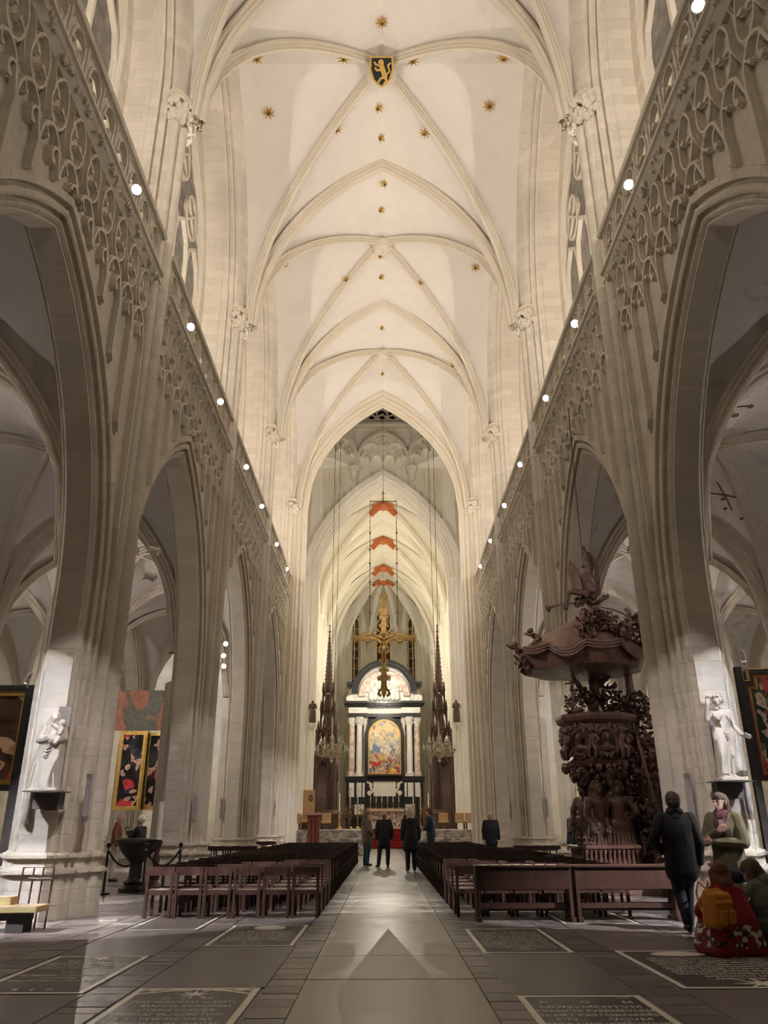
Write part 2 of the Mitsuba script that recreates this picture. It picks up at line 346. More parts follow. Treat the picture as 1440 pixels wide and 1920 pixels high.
# carved capitals under the vault ribs
def leafy(n, seed, h, r0, r1):
    rnd = random.Random(seed); ms = []
    for i in range(n):
        a = rnd.uniform(-1.9, 1.9); z = rnd.uniform(.06, h - .08); r = r0 + (r1 - r0) * z / h
        b = trimesh.creation.icosphere(1, rnd.uniform(.05, .085)); b.apply_scale((1, 1.3, 1.5)); b.apply_transform(trimesh.transformations.euler_matrix(rnd.uniform(-1, 1), rnd.uniform(-1, 1), rnd.uniform(0, 6)))
        b.apply_translation((.48 + r * math.cos(a), r * 1.25 * math.sin(a), z)); ms.append(b)
    return ms
bell = [ext(CLUSTER.buffer(.03), .06), ext(CLUSTER.buffer(.0), .6), ext(CLUSTER.buffer(.16).simplify(.02), .10, .72), ext(CLUSTER.buffer(.22).simplify(.02), .09, .82)]
ply_cap, ply_capleaf = share(cat(*bell), 'rib_stone'), share(cat(*leafy(110, 3, .75, .36, .55)), 'rib_stone', True)
for k in range(1, 7):
    for s in (-1, 1):
        c = put('capital', ply_cap, None, piers[k, s], tw=pier_tw(s, PY[k], 18.55))
        put('carved_leaves', ply_capleaf, None, c, tw=pier_tw(s, PY[k], 18.55), kind='stuff')

# ------------------------------------------------------------------ arcade arches, spandrels, blind tracery, ledge, balustrade
ARCHP = arch_poly(HALF0, R0, ZS, ZS - .01)
NV = 26
def oval(cx, cy, rx, ry, n=20): return sg.Polygon([(cx + rx * math.cos(t) * (1 - .10 * math.sin(t)), cy + ry * math.sin(t)) for t in np.linspace(0, 2 * np.pi, n, endpoint=False)])
def ringp(p, w): return p.buffer(w / 2).difference(p.buffer(-w / 2))
def loz(cx, cy, r): return sg.Polygon([(cx - r, cy), (cx, cy - r * 1.3), (cx + r, cy), (cx, cy + r * 1.3)])
U = (BAY - 1.0) / 10                                           # one tracery unit along the wall
# unit A: leaning oval with cusps, tails running up to the ledge and down to the row below
ovA = sa.rotate(oval(0, 0, .285, .55), -7, origin=(0, 0))
def spline(pts, n=28):
    p = np.array(pts, float); t = np.r_[0, np.cumsum(np.linalg.norm(np.diff(p, axis=0), axis=1))]; from_ = np.linspace(0, t[-1], n)
    from scipy.interpolate import CubicSpline
    return sg.LineString(CubicSpline(t, p)(from_))
def cusp(x0, y0, x1, y1, r=.075):
    return unary_union([sg.LineString([(x0, y0), (x1, y1)]).buffer(.035), sg.Point(x1, y1).buffer(r, 6)])
RING_A = unary_union([ringp(ovA, .08), cusp(-.25, .12, -.10, .06), cusp(.25, -.12, .10, -.05), spline([(-.27, .0), (-.31, .3), (-.40, .56)]).buffer(.026), spline([(.27, .0), (.31, -.3), (.40, -.60)]).buffer(.026)])
def relief(poly, h): return cat(ext(poly.simplify(.012), h * .62), ext(poly.buffer(-.018).simplify(.012), h * .38, h * .62))
# unit B: ogee head over a panel with a hanging cusp, and the mullion below it
headB = spline([(-U / 2, -.5), (-U / 2 + .01, -.05), (-.27, .30), (-.05, .45), (.16, .36), (.29, .10), (U / 2 - .02, -.2), (U / 2, -.5)])
HEAD_B = unary_union([headB.buffer(.048), cusp(-.27, .24, -.17, .12, .06), spline([(.26, .20), (.12, .16), (.06, .02), (.13, -.10)]).buffer(.045), sg.Point(.12, -.10).buffer(.085, 6)])
HOOD_OUT = arch_poly(HALF0 + .02, R0 + .02, ZS, -1)
CLIP = sg.box(-BAY / 2 + .42, ZS, BAY / 2 - .42, 13.4).difference(HOOD_OUT)
CLIPW = sg.box(-BAY / 2 + .40, ZS, BAY / 2 - .40, 13.36).difference(HOOD_OUT)
def wallpl(m, s, yc, a):   # a mesh built in (u, v, h): u along the bay, v up, h towards the nave
    x = s * (PX - a)
    return onplane(m, (x, yc, 0), (0, -s, 0), (0, 0, 1), (-s, 0, 0)) if s < 0 else onplane(m, (x, yc, 0), (0, -1, 0), (0, 0, 1), (-1, 0, 0))
tr_units = []
for i in range(10):
    u = (i - 4.5) * U
    tr_units.append(('tracery_ring', sa.translate(RING_A, u, 12.80).intersection(CLIPW)))
    tr_units.append(('tracery_head', sa.translate(HEAD_B, u + 0.0, 11.78).intersection(CLIPW)))
for i in range(11):
    u = (i - 5) * U
    tr_units.append(('tracery_mullion', sg.box(u - .075, ZS, u + .075, 11.36).intersection(CLIPW)))
tr_units = [(n, q) for n, q in tr_units if q.area > .01]
ply_tr = {}
# balustrade unit: a pierced panel
panel = sg.box(-U / 2, 0, U / 2, 1.02)
hole = sa.rotate(oval(0, .52, .265, .40), -10, origin=(0, .52))
cus = unary_union([sg.Point(-.235, .62).buffer(.10, 5), sg.Point(.235, .42).buffer(.10, 5), sg.LineString([(-.25, .62), (-.08, .58)]).buffer(.03), sg.LineString([(.25, .42), (.08, .46)]).buffer(.03)])
tri = unary_union([sg.Polygon([(-U / 2 + .04, .06), (-.12, .06), (-.27, .30)]), sg.Polygon([(U / 2 - .04, .96), (.12, .96), (.27, .74)]), sg.Polygon([(-U / 2 + .05, .96), (-.22, .96), (-.33, .80)]), sg.Polygon([(U / 2 - .05, .06), (.22, .06), (.33, .22)])]).buffer(-.012)
PANEL = panel.difference(hole.difference(cus)).difference(tri)
PANEL_FRONT = ringp(hole, .06).union(ringp(panel.buffer(-.02), .04))
ply_panel_mesh = cat(ext(PANEL.simplify(.008), .12), ext(PANEL_FRONT.intersection(PANEL).simplify(.01), .03, .12))
rail_prof = sg.Polygon([(-.12, 0), (.14, 0), (.17, .05), (.17, .10), (.08, .16), (-.12, .16)])
ledge_prof = sg.Polygon([(-.1, 0), (.10, 0), (.16, .06), (.30, .20), (.36, .22), (.36, .30), (-.1, .30)])
def along(poly, L):      # profile (h, v) extruded along u, centred
    m = ext(poly, L); return onplane(m, (-L / 2, 0, 0), (0, 0, 1), (0, 1, 0), (1, 0, 0))
rnd = random.Random(7)
def ledge_leaves(L):
    ms = []
    for i in range(int(L / .09)):
        u = -L / 2 + .09 * (i + .5) + rnd.uniform(-.02, .02)
        if (i % 9) in (7, 8): continue
        b = trimesh.creation.icosphere(0, .045); b.apply_scale((1, 1.6, .8)); b.apply_transform(trimesh.transformations.euler_matrix(.8 + rnd.uniform(-.6, .6), 0, rnd.uniform(-1, 1)))
        b.apply_translation((u, .14 + rnd.uniform(-.06, .05), .245 + rnd.uniform(-.03, .03))); ms.append(b)
    return cat(*ms)
LW = BAY - .72
mesh_ledge, mesh_leaves, mesh_rail = along(ledge_prof, LW), ledge_leaves(LW), along(rail_prof, LW)
spand = sg.box(-BAY / 2, ZS, BAY / 2, 13.75).difference(ARCHP)
ASPAND = sg.box(-BAY / 2, ZS, BAY / 2, 12.4).difference(ARCHP)
def prof_mat(s): return None
for k in range(1, 6):
    yc = PY[k] + BAY / 2
    for s in (-1, 1):
        w = wall[s]
        # moulded arch, stone by stone where it is near enough
        for side in (1, -1):
            if k == 1: put('arch', cat(voussoir(yc, PX, s, side, 0, .25, 0), voussoir(yc, PX, s, side, .25, .5, 0), voussoir(yc, PX, s, side, .5, .75, 0), voussoir(yc, PX, s, side, .75, 1, 0)), 'stone', w, 35)
            else:
                nv = NV if k < 4 else NV // 2
                for i in range(nv): put('arch_stone', voussoir(yc, PX, s, side, i / nv, (i + 1) / nv), 'stone', w, 35)
        put('spandrel', wallpl(ext(spand, .06), s, yc, .39), 'stone', w)
        put('aisle_face', wallpl(ext(ASPAND, .06), s, yc, -.45), 'stone', aisle_wall[s])
        for i, (nm, q) in enumerate(tr_units):
            if nm not in ply_tr or True:
                put(nm, wallpl(relief(q, .13), s, yc, .45), 'stone', w)
        lg = put('ledge', wallpl(xf(mesh_ledge, (0, 13.36, 0)), s, yc, .45), 'stone', w)
        put('carved_leaves', wallpl(xf(mesh_leaves, (0, 13.36, 0)), s, yc, .45), 'stone', lg, kind='stuff')
        bal = struct(f'balustrade_{side_name[s]}')
        for i in range(10): put('pierced_panel', wallpl(xf(ply_panel_mesh, ((i - 4.5) * U, 13.66, 0)), s, yc, .53), 'stone', bal)
        put('handrail', wallpl(xf(mesh_rail, (0, 14.66, .08)), s, yc, .53), 'stone', bal)
        put('passage_floor', box(min(s * 5.3, s * 7.2), max(s * 5.3, s * 7.2), yc - BAY / 2, yc + BAY / 2, 13.5, 13.66), 'ashlar', w)

# ------------------------------------------------------------------ clerestory and high vault
ZV, RIDGE, VX = 18.9, 27.0, 5.2
RF = ((BAY / 2) ** 2 + (RIDGE - ZV) ** 2) / BAY - .42
def zl(t):          # pointed vault curve; t = distance from the ridge as a fraction of the half bay
    y = np.clip(np.abs(t), 0, 1) * (BAY / 2); cy = RF + .42 - BAY / 2
    return ZV + np.sqrt(np.maximum((RF + .42) ** 2 - (y + cy) ** 2, 0))
def bay_vault(yc, vx, hb, f, parent, mat, n=14, web='web', cells=(0, 1, 2, 3)):
    t = np.linspace(0, 1, n) ** .8
    for c in cells:
        rows = []
        for i, q in enumerate(t):
            if c in (0, 1):                        # cells against the transverse arches: bounded by x = -+q*vx, towards y = +-hb
                sgn = 1 if c else -1
                yy = np.linspace(q, 1, n) * hb * sgn
                rows.append((q, yy))
        if c in (0, 1):
            Pm = []
            for sx in (1, -1):
                G = np.array([np.column_stack([np.full(n, sx * q * vx), yc + yy, np.full(n, f(q))]) for q, yy in rows]); Pm.append(grid(G))
            put(web, cat(*Pm), mat, parent, True)
        else:
            sx = 1 if c == 3 else -1; Pm = []
            for sy in (1, -1):
                G = np.array([np.column_stack([sx * np.linspace(q, 1, n) * vx, np.full(n, yc + sy * q * hb), np.full(n, f(q))]) for q in t]); Pm.append(grid(G))
            put(web, cat(*Pm), mat, parent, True)
RIBP = np.array([(-.17, -.02), (-.17, .05), (-.11, .08), (-.12, .15), (-.06, .17), (-.07, .24), (0, .27), (.07, .24), (.06, .17), (.12, .15), (.11, .08), (.17, .05), (.17, -.02)])
TRANP = np.array([(-.27, -.02), (-.27, .06), (-.20, .10), (-.21, .18), (-.13, .21), (-.13, .27), (-.07, .32), (0, .34), (.07, .32), (.13, .27), (.13, .21), (.21, .18), (.20, .10), (.27, .06), (.27, -.02)])
def rib(path, prof, hdir):
    """Rib along path (in a vertical plane), profile (across, depth below)."""
    p = np.asarray(path, float); t = np.gradient(p, axis=0); t /= np.linalg.norm(t, axis=1, keepdims=True)
    b = np.array(hdir, float); b /= np.linalg.norm(b); nrm = np.cross(b, t); nrm *= np.where(nrm[:, 2:] > 0, -1, 1)
    return grid(p[:, None] + prof[None, :, :1] * b + prof[None, :, 1:] * nrm[:, None])
BOSS_Y = []
q = np.concatenate([[1.0], np.linspace(.985, 0, 22)])
for k in range(1, 6):
    yc = PY[k] + BAY / 2
    bay_vault(yc, VX, BAY / 2, zl, vault, 'plaster')
    for sy in (1, -1):
        for sx in (1, -1):
            put('diagonal_rib', rib(np.column_stack([sx * q * (VX - .12), yc + sy * q * (BAY / 2 - .1), zl(q)]), RIBP, (sy * BAY / 2, -sx * VX, 0)), 'rib_stone', vault)
    for sx in (1, -1):
        put('transverse_rib', rib(np.column_stack([sx * q * (VX - .15), np.full(len(q), PY[k]), zl(q)]), TRANP if k > 1 else TRANP, (0, 1, 0)), 'rib_stone', vault)
    for s in (-1, 1):
        w = wall[s]
        FP = np.array([(a, b - .42) for a, b in [(.82, .0), (.65, .30)] + UPJ[1:-1] + [(-.60, .85)]])
        for side in (1, -1): put('wall_arch', arch_half(FP, yc, PX, s, ZV, RF, HALF0, side, 16), 'ashlar', w, 35)
        opening = arch_poly(HALF0, RF, ZV, 13.4, d=.43)
        WR = (3.25 ** 2 + 4.9 ** 2) / (2 * 3.25)
        win = arch_poly(3.25, WR, 19.6, 15.2)
        put('clerestory', wallpl(ext(opening.difference(win), .08), s, yc, -.67), 'ashlar', w)
        wd = struct(f'window_{side_name[s]}')
        WP = np.array([(-.60, 0), (-.64, .05), (-.68, .06), (-.71, .12), (-.75, .13), (-.77, .18), (-.83, .19)])
        for side in (1, -1): put('jamb_arch', arch_half(WP, yc, PX, s, 19.6, WR, 3.25, side, 12), 'rib_stone', wd, 35)
        for side in (1, -1):
            G = np.array([np.column_stack([s * (PX - WP[:, 0]), np.full(len(WP), yc) - side * (WP[:, 1] - 3.25), np.full(len(WP), z)]) for z in (15.2, 19.6)])
            put('jamb', grid(G), 'rib_stone', wd, 35)
        put('sill', wallpl(ext(sg.box(-3.25, 15.0, 3.25, 15.2), .5), s, yc, -.85), 'ashlar', wd)
        inner = win.buffer(-.2)
        for i in range(4):
            lite = inner.intersection(sg.box(-3.1 + 1.55 * i, 15, -1.55 + 1.55 * i, 26))
            put('glass_pane', wallpl(ext(lite, .02), s, yc, -.85), 'night_glass', wd)
        bars = [sg.box(u - .06, 15.2, u + .06, 19.8 if u else 20.2) for u in (-1.55, 0, 1.55)]
        for i in range(4):
            c = -2.325 + 1.55 * i
            bars.append(sg.LineString([(c - .77, 19.5), (c - .6, 20.1), (c, 20.6), (c + .6, 20.1), (c + .77, 19.5)]).buffer(.055))
        for c in (-1.55, 1.55): bars += [ringp(oval(c, 21.35, .62, .8), .11), sg.LineString([(c - .45, 20.9), (c + .45, 21.8)]).buffer(.04), sg.LineString([(c + .45, 20.9), (c - .45, 21.8)]).buffer(.04)]
        bars += [ringp(oval(0, 22.7, .7, .85), .11), sg.LineString([(-.5, 22.2), (.5, 23.2)]).buffer(.04), sg.LineString([(.5, 22.2), (-.5, 23.2)]).buffer(.04)]
        put('tracery', wallpl(ext(unary_union(bars).intersection(win), .16), s, yc, -.85), 'rib_stone', wd)

# ------------------------------------------------------------------ aisles
AX0, AX1, OX = 6.42, 12.8, 13.25      # inner aisle between AX0 and AX1, outer arcade on OX
AZ, AR = 6.6, 11.6
def za(t):
    hb = BAY / 2; R = (hb ** 2 + (AR - AZ) ** 2) / (2 * hb); y = np.clip(np.abs(t), 0, 1) * hb
    return AZ + np.sqrt(np.maximum(R ** 2 - (y + R - hb) ** 2, 0))
class Shift:
    pass
def aisle_bay(yc, x0, x1, s, parent, k):
    vx, xc = (x1 - x0) / 2, s * (x0 + x1) / 2
    hb = BAY / 2; n = 9; t = np.linspace(0, 1, n); ms = []
    for sx in (1, -1):
        for sy in (1, -1):
            ms.append(grid(np.array([np.column_stack([np.full(n, xc + sx * qq * vx), yc + sy * np.linspace(qq, 1, n) * hb, np.full(n, za(qq))]) for qq in t])))
            ms.append(grid(np.array([np.column_stack([xc + sx * np.linspace(qq, 1, n) * vx, np.full(n, yc + sy * qq * hb), np.full(n, za(qq))]) for qq in t])))
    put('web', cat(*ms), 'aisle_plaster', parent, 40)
    qq = np.linspace(1, 0, 14)
    for sx in (1, -1):
        for sy in (1, -1):
            put('diagonal_rib', rib(np.column_stack([xc + sx * qq * (vx - .05), yc + sy * qq * (hb - .1), za(qq)]), RIBP * 1.0, (sy * hb, -sx * vx, 0)), 'stone', parent)
        put('transverse_rib', rib(np.column_stack([xc + sx * qq * (vx - .05), np.full(14, yc - hb), za(qq)]), TRANP * 1.15, (0, 1, 0)), 'stone', parent)
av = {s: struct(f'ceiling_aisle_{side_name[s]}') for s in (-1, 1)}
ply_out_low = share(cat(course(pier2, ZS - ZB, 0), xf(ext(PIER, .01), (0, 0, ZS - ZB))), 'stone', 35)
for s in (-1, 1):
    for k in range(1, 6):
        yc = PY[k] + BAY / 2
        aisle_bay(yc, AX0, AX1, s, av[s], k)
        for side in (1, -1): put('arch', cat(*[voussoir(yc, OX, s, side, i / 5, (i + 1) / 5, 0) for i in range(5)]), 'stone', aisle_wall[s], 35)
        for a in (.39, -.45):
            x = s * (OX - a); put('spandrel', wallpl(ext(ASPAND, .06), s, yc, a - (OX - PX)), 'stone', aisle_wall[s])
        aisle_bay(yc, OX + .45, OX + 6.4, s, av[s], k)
        win = arch_poly(1.6, 3.0, 6.2, 3.6)
        put('outer_face', wallpl(ext(sg.box(-BAY / 2, 0, BAY / 2, 12.4).difference(win), .3), s, yc, PX - OX - 6.7), 'stone', aisle_wall[s])
        ow = struct(f'window_aisle_{side_name[s]}')
        put('glass_pane', wallpl(ext(win, .02), s, yc, PX - OX - 6.75), 'night_glass', ow)
        put('mullion', wallpl(ext(unary_union([sg.box(-.06, 3.6, .06, 7.6), sg.box(-.6, 3.6, -.5, 6.8), sg.box(.5, 3.6, .6, 6.8)]), .1), s, yc, PX - OX - 6.7), 'rib_stone', ow)
    for k in range(1, 7):
        y = PY[k]
        if k >= 2: p = thing('aisle_pier', f'shaded moulded stone pier between the {side_name[s]} aisles, {["nearest", "second", "third", "fourth", "farthest"][k - 2]} of five', 'pier', f'piers between the {side_name[s]} aisles')
        else: p = struct('pier_behind')
        tw = M4([[-s, 0, 0, s * OX], [0, -s * -1 if s < 0 else -1, 0, y], [0, 0, 1, 0], [0, 0, 0, 1]])
        put('base', ply_ring, None, p, tw=tw); put('plinth', share(course(plinth2, .7, 0)), None, p, tw=tw)
        put('shaft', ply_out_low, None, p, tw=M4([[-s, 0, 0, s * OX], [0, -s * -1 if s < 0 else -1, 0, y], [0, 0, 1, ZB], [0, 0, 0, 1]]))
# walls that close the nave behind the camera, the transept and the roof space
struct('wall_west'); put('face', box(-21, 21, -3.4, -2.9, 0, 28), 'west_stone', 'wall_west')
tr = struct('wall_transept')
for s in (-1, 1):
    put('east_face', box(min(s * 6.2, s * 30), max(s * 6.2, s * 30), 55.5, 56, 0, 28), 'ashlar', tr)
    put('end_face', box(min(s * 30, s * 30.5), max(s * 30, s * 30.5), 42, 56, 0, 28), 'ashlar', tr)
    put('west_face', box(min(s * 7.4, s * 30), max(s * 7.4, s * 30), 43.6, 44.0, 12.0, 28), 'ashlar', tr)
    put('outer_face', box(min(s * 20.6, s * 30), max(s * 20.6, s * 30), 43.6, 44.0, 0, 12.0), 'ashlar', tr)
    put('high_vault', box(min(s * 5.2, s * 30), max(s * 5.2, s * 30), 43.0, 56, 26.5, 26.8), 'plaster', tr)
# ------------------------------------------------------------------ crossing arches
cross = struct('wall_crossing')
def big_arch(y, prof, f, vx, parent, mat, zlow=0.0, name='arch'):
    qq = np.linspace(1, 0, 26)
    p = np.column_stack([qq * vx, np.full(26, y), f(qq)])
    p = np.vstack([[(vx, y, z) for z in np.linspace(zlow, f(1.0), 6)[:-1]], p])
    for sx in (1, -1):
        G = p * np.array([sx, 1, 1]); t = np.gradient(G, axis=0); t /= np.linalg.norm(t, axis=1, keepdims=True)
        nrm = np.column_stack([-t[:, 2] * sx * -1 * -1, t[:, 1], np.abs(t[:, 0]) * -1]); nrm = np.column_stack([-sx * np.abs(t[:, 2]), np.zeros(len(t)), -np.abs(t[:, 0])])
        # mitre at the apex: keep every point on its own side of the centre line
        M = G[:, None] + prof[None, :, :1] * np.array([0, 1, 0]) + prof[None, :, 1:] * nrm[:, None]
        k = prof[:, 1] / max(1e-6, np.hypot(1, 0)); last = M[-1]; tz = abs(t[-1][2]) / max(1e-6, abs(t[-1][0]))
        last[:, 2] += last[:, 0] * 0 - np.abs(last[:, 0]) * 0; M[-1, :, 2] = G[-1, 2] - prof[:, 1] / abs(t[-1][0]); M[-1, :, 0] = 0
        put(name, grid(M), mat, parent)
H_ = [(.95, -.5), (.95, .0), (.86, .02), (.84, .14), (.74, .10), (.68, .16), (.72, .24), (.70, .34), (.62, .36), (.52, .30), (.46, .36), (.48, .48), (.42, .56), (.32, .52), (.26, .58), (.28, .70), (.20, .76), (.12, .72), (.09, .84), (.05, .92)]
CAP_ = np.array([(-a, b) for a, b in H_] + H_[::-1])
big_arch(PY[6] + .5, CAP_, lambda t: zl(t) + .15, VX + .25, cross, 'rib_stone', 0.0)
CZ, CRG, CHX = 17.5, 25.9, 5.3
def zc(t):
    hb = 4.1; R = (hb ** 2 + (CRG - CZ) ** 2) / (2 * hb); y = np.clip(np.abs(t), 0, 1) * hb
    return CZ + np.sqrt(np.maximum(R ** 2 - (y + R - hb) ** 2, 0))
big_arch(54.2, CAP_ * np.array([.9, .8]), lambda t: zc(t) + .1, CHX + .1, cross, 'choir_stone', 1.2)
# compound piers of the crossing's east side
EP = unary_union([circ(.0, -.75 + .3 * i, .17) for i in range(6)] + [circ(.25, -.3, .2), circ(.25, .1, .2), sg.box(-1.6, -.9, .05, .9)]).buffer(.004).simplify(.005)
ep2 = ring2(EP); ply_ep = share(course(ep2, .52, .006), 'choir_stone', 35); ply_epb = share(cat(ext(EP.buffer(.14).simplify(.01), .6), ext(EP.buffer(.18).simplify(.01), .08, .6), ext(EP.buffer(.08).simplify(.01), .2, .68), ext(EP.buffer(.12).simplify(.01), .08, .88)), 'choir_stone')
for s in (-1, 1):
    p = thing('crossing_pier', f'cream compound pier on the {side_name[s]} where the choir begins, bearing a small dark figure', 'pier')
    tw = lambda z: M4([[-s, 0, 0, s * 5.35], [0, 1, 0, 54.0], [0, 0, 1, z], [0, 0, 0, 1]]) if s < 0 else M4([[-1, 0, 0, 5.35], [0, -1, 0, 54.0], [0, 0, 1, z], [0, 0, 0, 1]])
    put('base', ply_epb, None, p, tw=tw(1.0))
    for i in range(31): put('stone_course', ply_ep, None, p, tw=tw(1.9 + .52 * i))
# ------------------------------------------------------------------ lantern over the crossing
lan = struct('wall_lantern')
def facet(p0, p1, z0, main, curve=None):
    p0, p1 = np.array(p0, float), np.array(p1, float); L = np.linalg.norm(p1 - p0); ex = np.append((p1 - p0) / L, 0); ez = np.array([ex[1], -ex[0], 0.0]); c = np.append((p0 + p1) / 2, 0)
    if ez @ (np.array([0, 48.6, 0]) - c) < 0: ex, ez = -ex, -ez
    pl = lambda m: onplane(m, c, ex, (0, 0, 1), ez)
    hw = L / 2; body = sg.box(-hw, z0, hw, 30.5)
    if curve is not None: body = body.difference(curve)
    put('panel', pl(ext(body, .3, -.3)), 'choir_stone', lan)
    ah = hw - .18; AR_ = (ah ** 2 + 2.7 ** 2) / (2 * ah); arch = arch_poly(ah, AR_, 27.1, 26.0)
    put('arch_rib', pl(ext(ringp(arch, .22).intersection(sg.box(-hw, 26.6, hw, 31)), .5)), 'rib_stone', lan)
    bars = []
    n = 4
    for i in range(1, n): u = -ah + 2 * ah * i / n; bars.append(sg.box(u - .05, z0, u + .05, 27.4))
    for i in range(n):
        u = -ah + 2 * ah * (i + .5) / n; w_ = ah / n
        bars.append(sg.LineString([(u - w_, 27.2), (u - w_ * .7, 27.65), (u, 27.95), (u + w_ * .7, 27.65), (u + w_, 27.2)]).buffer(.05))
    for su in (-1, 1):
        bars += [ringp(sa.rotate(oval(su * ah * .42, 28.35, ah * .34, .5), su * 25), .10), ringp(sa.rotate(oval(su * ah * .62, 27.9, ah * .16, .26), su * 20), .08), sg.LineString([(su * ah * .2, 28.1), (su * ah * .45, 28.4), (su * ah * .4, 28.7)]).buffer(.05)]
    bars += [ringp(oval(0, 29.05, ah * .24, .36), .1), sg.LineString([(-.2, 28.9), (.2, 29.2)]).buffer(.05), sg.LineString([(.2, 28.9), (-.2, 29.2)]).buffer(.05)]
    for b in bars:
        b = b.intersection(arch.union(sg.box(-hw, z0, hw, 27.0)))
        if curve is not None: b = b.difference(curve.buffer(.06))
        if b.area > .02: put('tracery', pl(relief(b, .3)), 'choir_stone', lan)
    put('cornice', pl(cat(ext(sg.box(-hw - .1, 30.3, hw + .1, 30.42), .45, -.1), ext(sg.box(-hw - .1, 30.42, hw + .1, 30.62), .62, -.1), ext(sg.box(-hw - .1, 30.62, hw + .1, 30.75), .52, -.1))), 'rib_stone', lan)
    hol = [sa.rotate(oval(u, 31.4, .34, .42), 15) for u in np.arange(-hw + .45, hw - .2, .82)]
    pp = sg.box(-hw, 30.75, hw, 32.1).difference(unary_union(hol)).union(unary_union([sg.LineString([(u - .3, 31.25), (u + .05, 31.45), (u + .28, 31.2)]).buffer(.06) for u in np.arange(-hw + .45, hw - .2, .82)]))
    put('pierced_panel', pl(ext(pp, .14, .15)), 'rib_stone', lan)
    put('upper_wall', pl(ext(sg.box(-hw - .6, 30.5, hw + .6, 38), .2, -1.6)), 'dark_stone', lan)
CHP = sg.Polygon(np.vstack([[(-(CHX + .1), 0)], [(-(CHX + .1) * t, zc(t) + .05) for t in np.linspace(1, 0, 20)], [((CHX + .1) * t, zc(t) + .05) for t in np.linspace(0, 1, 20)][1:], [(CHX + .1, 0)]]))
facet((-2.15, 54.0), (2.15, 54.0), 24.6, True, sa.translate(CHP, 0, 0))
for s in (-1, 1):
    facet((s * 2.15, 54.0), (s * 5.3, 50.8), 26.9, False)
    put('soffit', trimesh.Trimesh(np.array([(s * 2.15, 54, 26.9), (s * 5.4, 54, 26.9), (s * 5.4, 50.7, 26.9)]), [[0, 1, 2]]), 'choir_stone', lan)
    facet((s * 5.3, 50.8), (s * 5.3, 46.4), 26.4, False)
    facet((s * 5.3, 46.4), (s * 2.15, 43.9), 27.2, False)
    # wall between choir arch and facet
    side = sg.box(2.15, 17, 5.4, 27.0).difference(CHP)
    m = ext(side, .3); put('panel', onplane(m, (0, 54.3, 0), (s, 0, 0), (0, 0, 1), (0, -1, 0)), 'choir_stone', lan)
    for u in (2.55, 3.05, 3.5, 4.0, 4.45):
        zt = float(zc(min(1, u / (CHX + .1)))) + .1
        put('mullion', onplane(relief(sg.box(u - .05, zt, u + .05, 26.6), .22), (0, 54.0, 0), (s, 0, 0), (0, 0, 1), (0, -1, 0)), 'choir_stone', lan)
    cb = put('corbel', xf(lathe([(.02, 0), (.10, .1), (.12, .3), (.2, .5), (.22, .7), (.32, .95), (.34, 1.15), (.42, 1.35), (.44, 1.5), (.25, 1.55), (.2, 2.6), (.3, 2.7), (.02, 2.75)], 10), (s * 2.15, 53.8, 25.4)), 'rib_stone', lan, 40)
    r_ = random.Random(5); lf = []
    for i in range(60):
        a, z = r_.uniform(0, 6.28), r_.uniform(.1, 1.45); rr = .08 + .25 * z; b = trimesh.creation.icosphere(0, .075); b.apply_transform(trimesh.transformations.euler_matrix(*[r_.uniform(0, 6) for _ in '123'])); b.apply_translation((s * 2.15 + rr * math.cos(a), 53.8 + rr * math.sin(a), 25.4 + z)); lf.append(b)
    put('carved_leaves', cat(*lf), 'rib_stone', cb, kind='stuff')
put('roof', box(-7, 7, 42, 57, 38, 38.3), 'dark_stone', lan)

# ------------------------------------------------------------------ choir
ch = struct('wall_choir'); cv = struct('ceiling_choir')
YB = [54.2, 62.4, 70.6, 78.8]
ROLLS = unary_union([circ(.10, 0, .17), circ(.02, .32, .12), circ(.02, -.32, .12), circ(-.02, .58, .10), circ(-.02, -.58, .10), circ(-.05, .84, .13), circ(-.05, -.84, .13), sg.box(-.3, -1.05, 0, 1.05), sg.box(-.3, -1.35, -.10, 1.35)]).buffer(.003).simplify(.005)
rolls2 = ring2(ROLLS); ply_rolls = share(course(rolls2, 17.4, 0), 'choir_stone', 35)
def chp(s, y, z): return M4([[-s, 0, 0, s * CHX], [0, 1 if s < 0 else -1, 0, y], [0, 0, 1, z], [0, 0, 0, 1]])
pr('orange_paint', (.50, .15, .05), .6)
for i in range(3):
    yc = (YB[i] + YB[i + 1]) / 2
    bay_vault(yc, CHX, 4.1, zc, cv, 'choir_stone')
    for sy in (1, -1):
        for sx in (1, -1):
            put('diagonal_rib', rib(np.column_stack([sx * q * (CHX - .1), yc + sy * q * 4.0, zc(q)]), RIBP, (sy * 4.1, -sx * CHX, 0)), 'choir_stone', cv)
            qq = np.linspace(.20, .02, 6)
            put('painted_rib_end', rib(np.column_stack([sx * qq * (CHX - .1), yc + sy * qq * 4.0, zc(qq) - .02]), RIBP * 1.35, (sy * 4.1, -sx * CHX, 0)), 'orange_paint', cv, 40, label='rib end painted orange red')
    put('boss', xf(lathe([(.02, -.75), (.2, -.72), (.42, -.6), (.5, -.4), (.4, -.2), (.2, 0)], 16), (0, yc, CRG)), 'orange_paint', cv, 40)
    for sx in (1, -1):
        if i: put('transverse_rib', rib(np.column_stack([sx * q * (CHX - .1), np.full(len(q), YB[i]), zc(q)]), TRANP, (0, 1, 0)), 'choir_stone', cv)
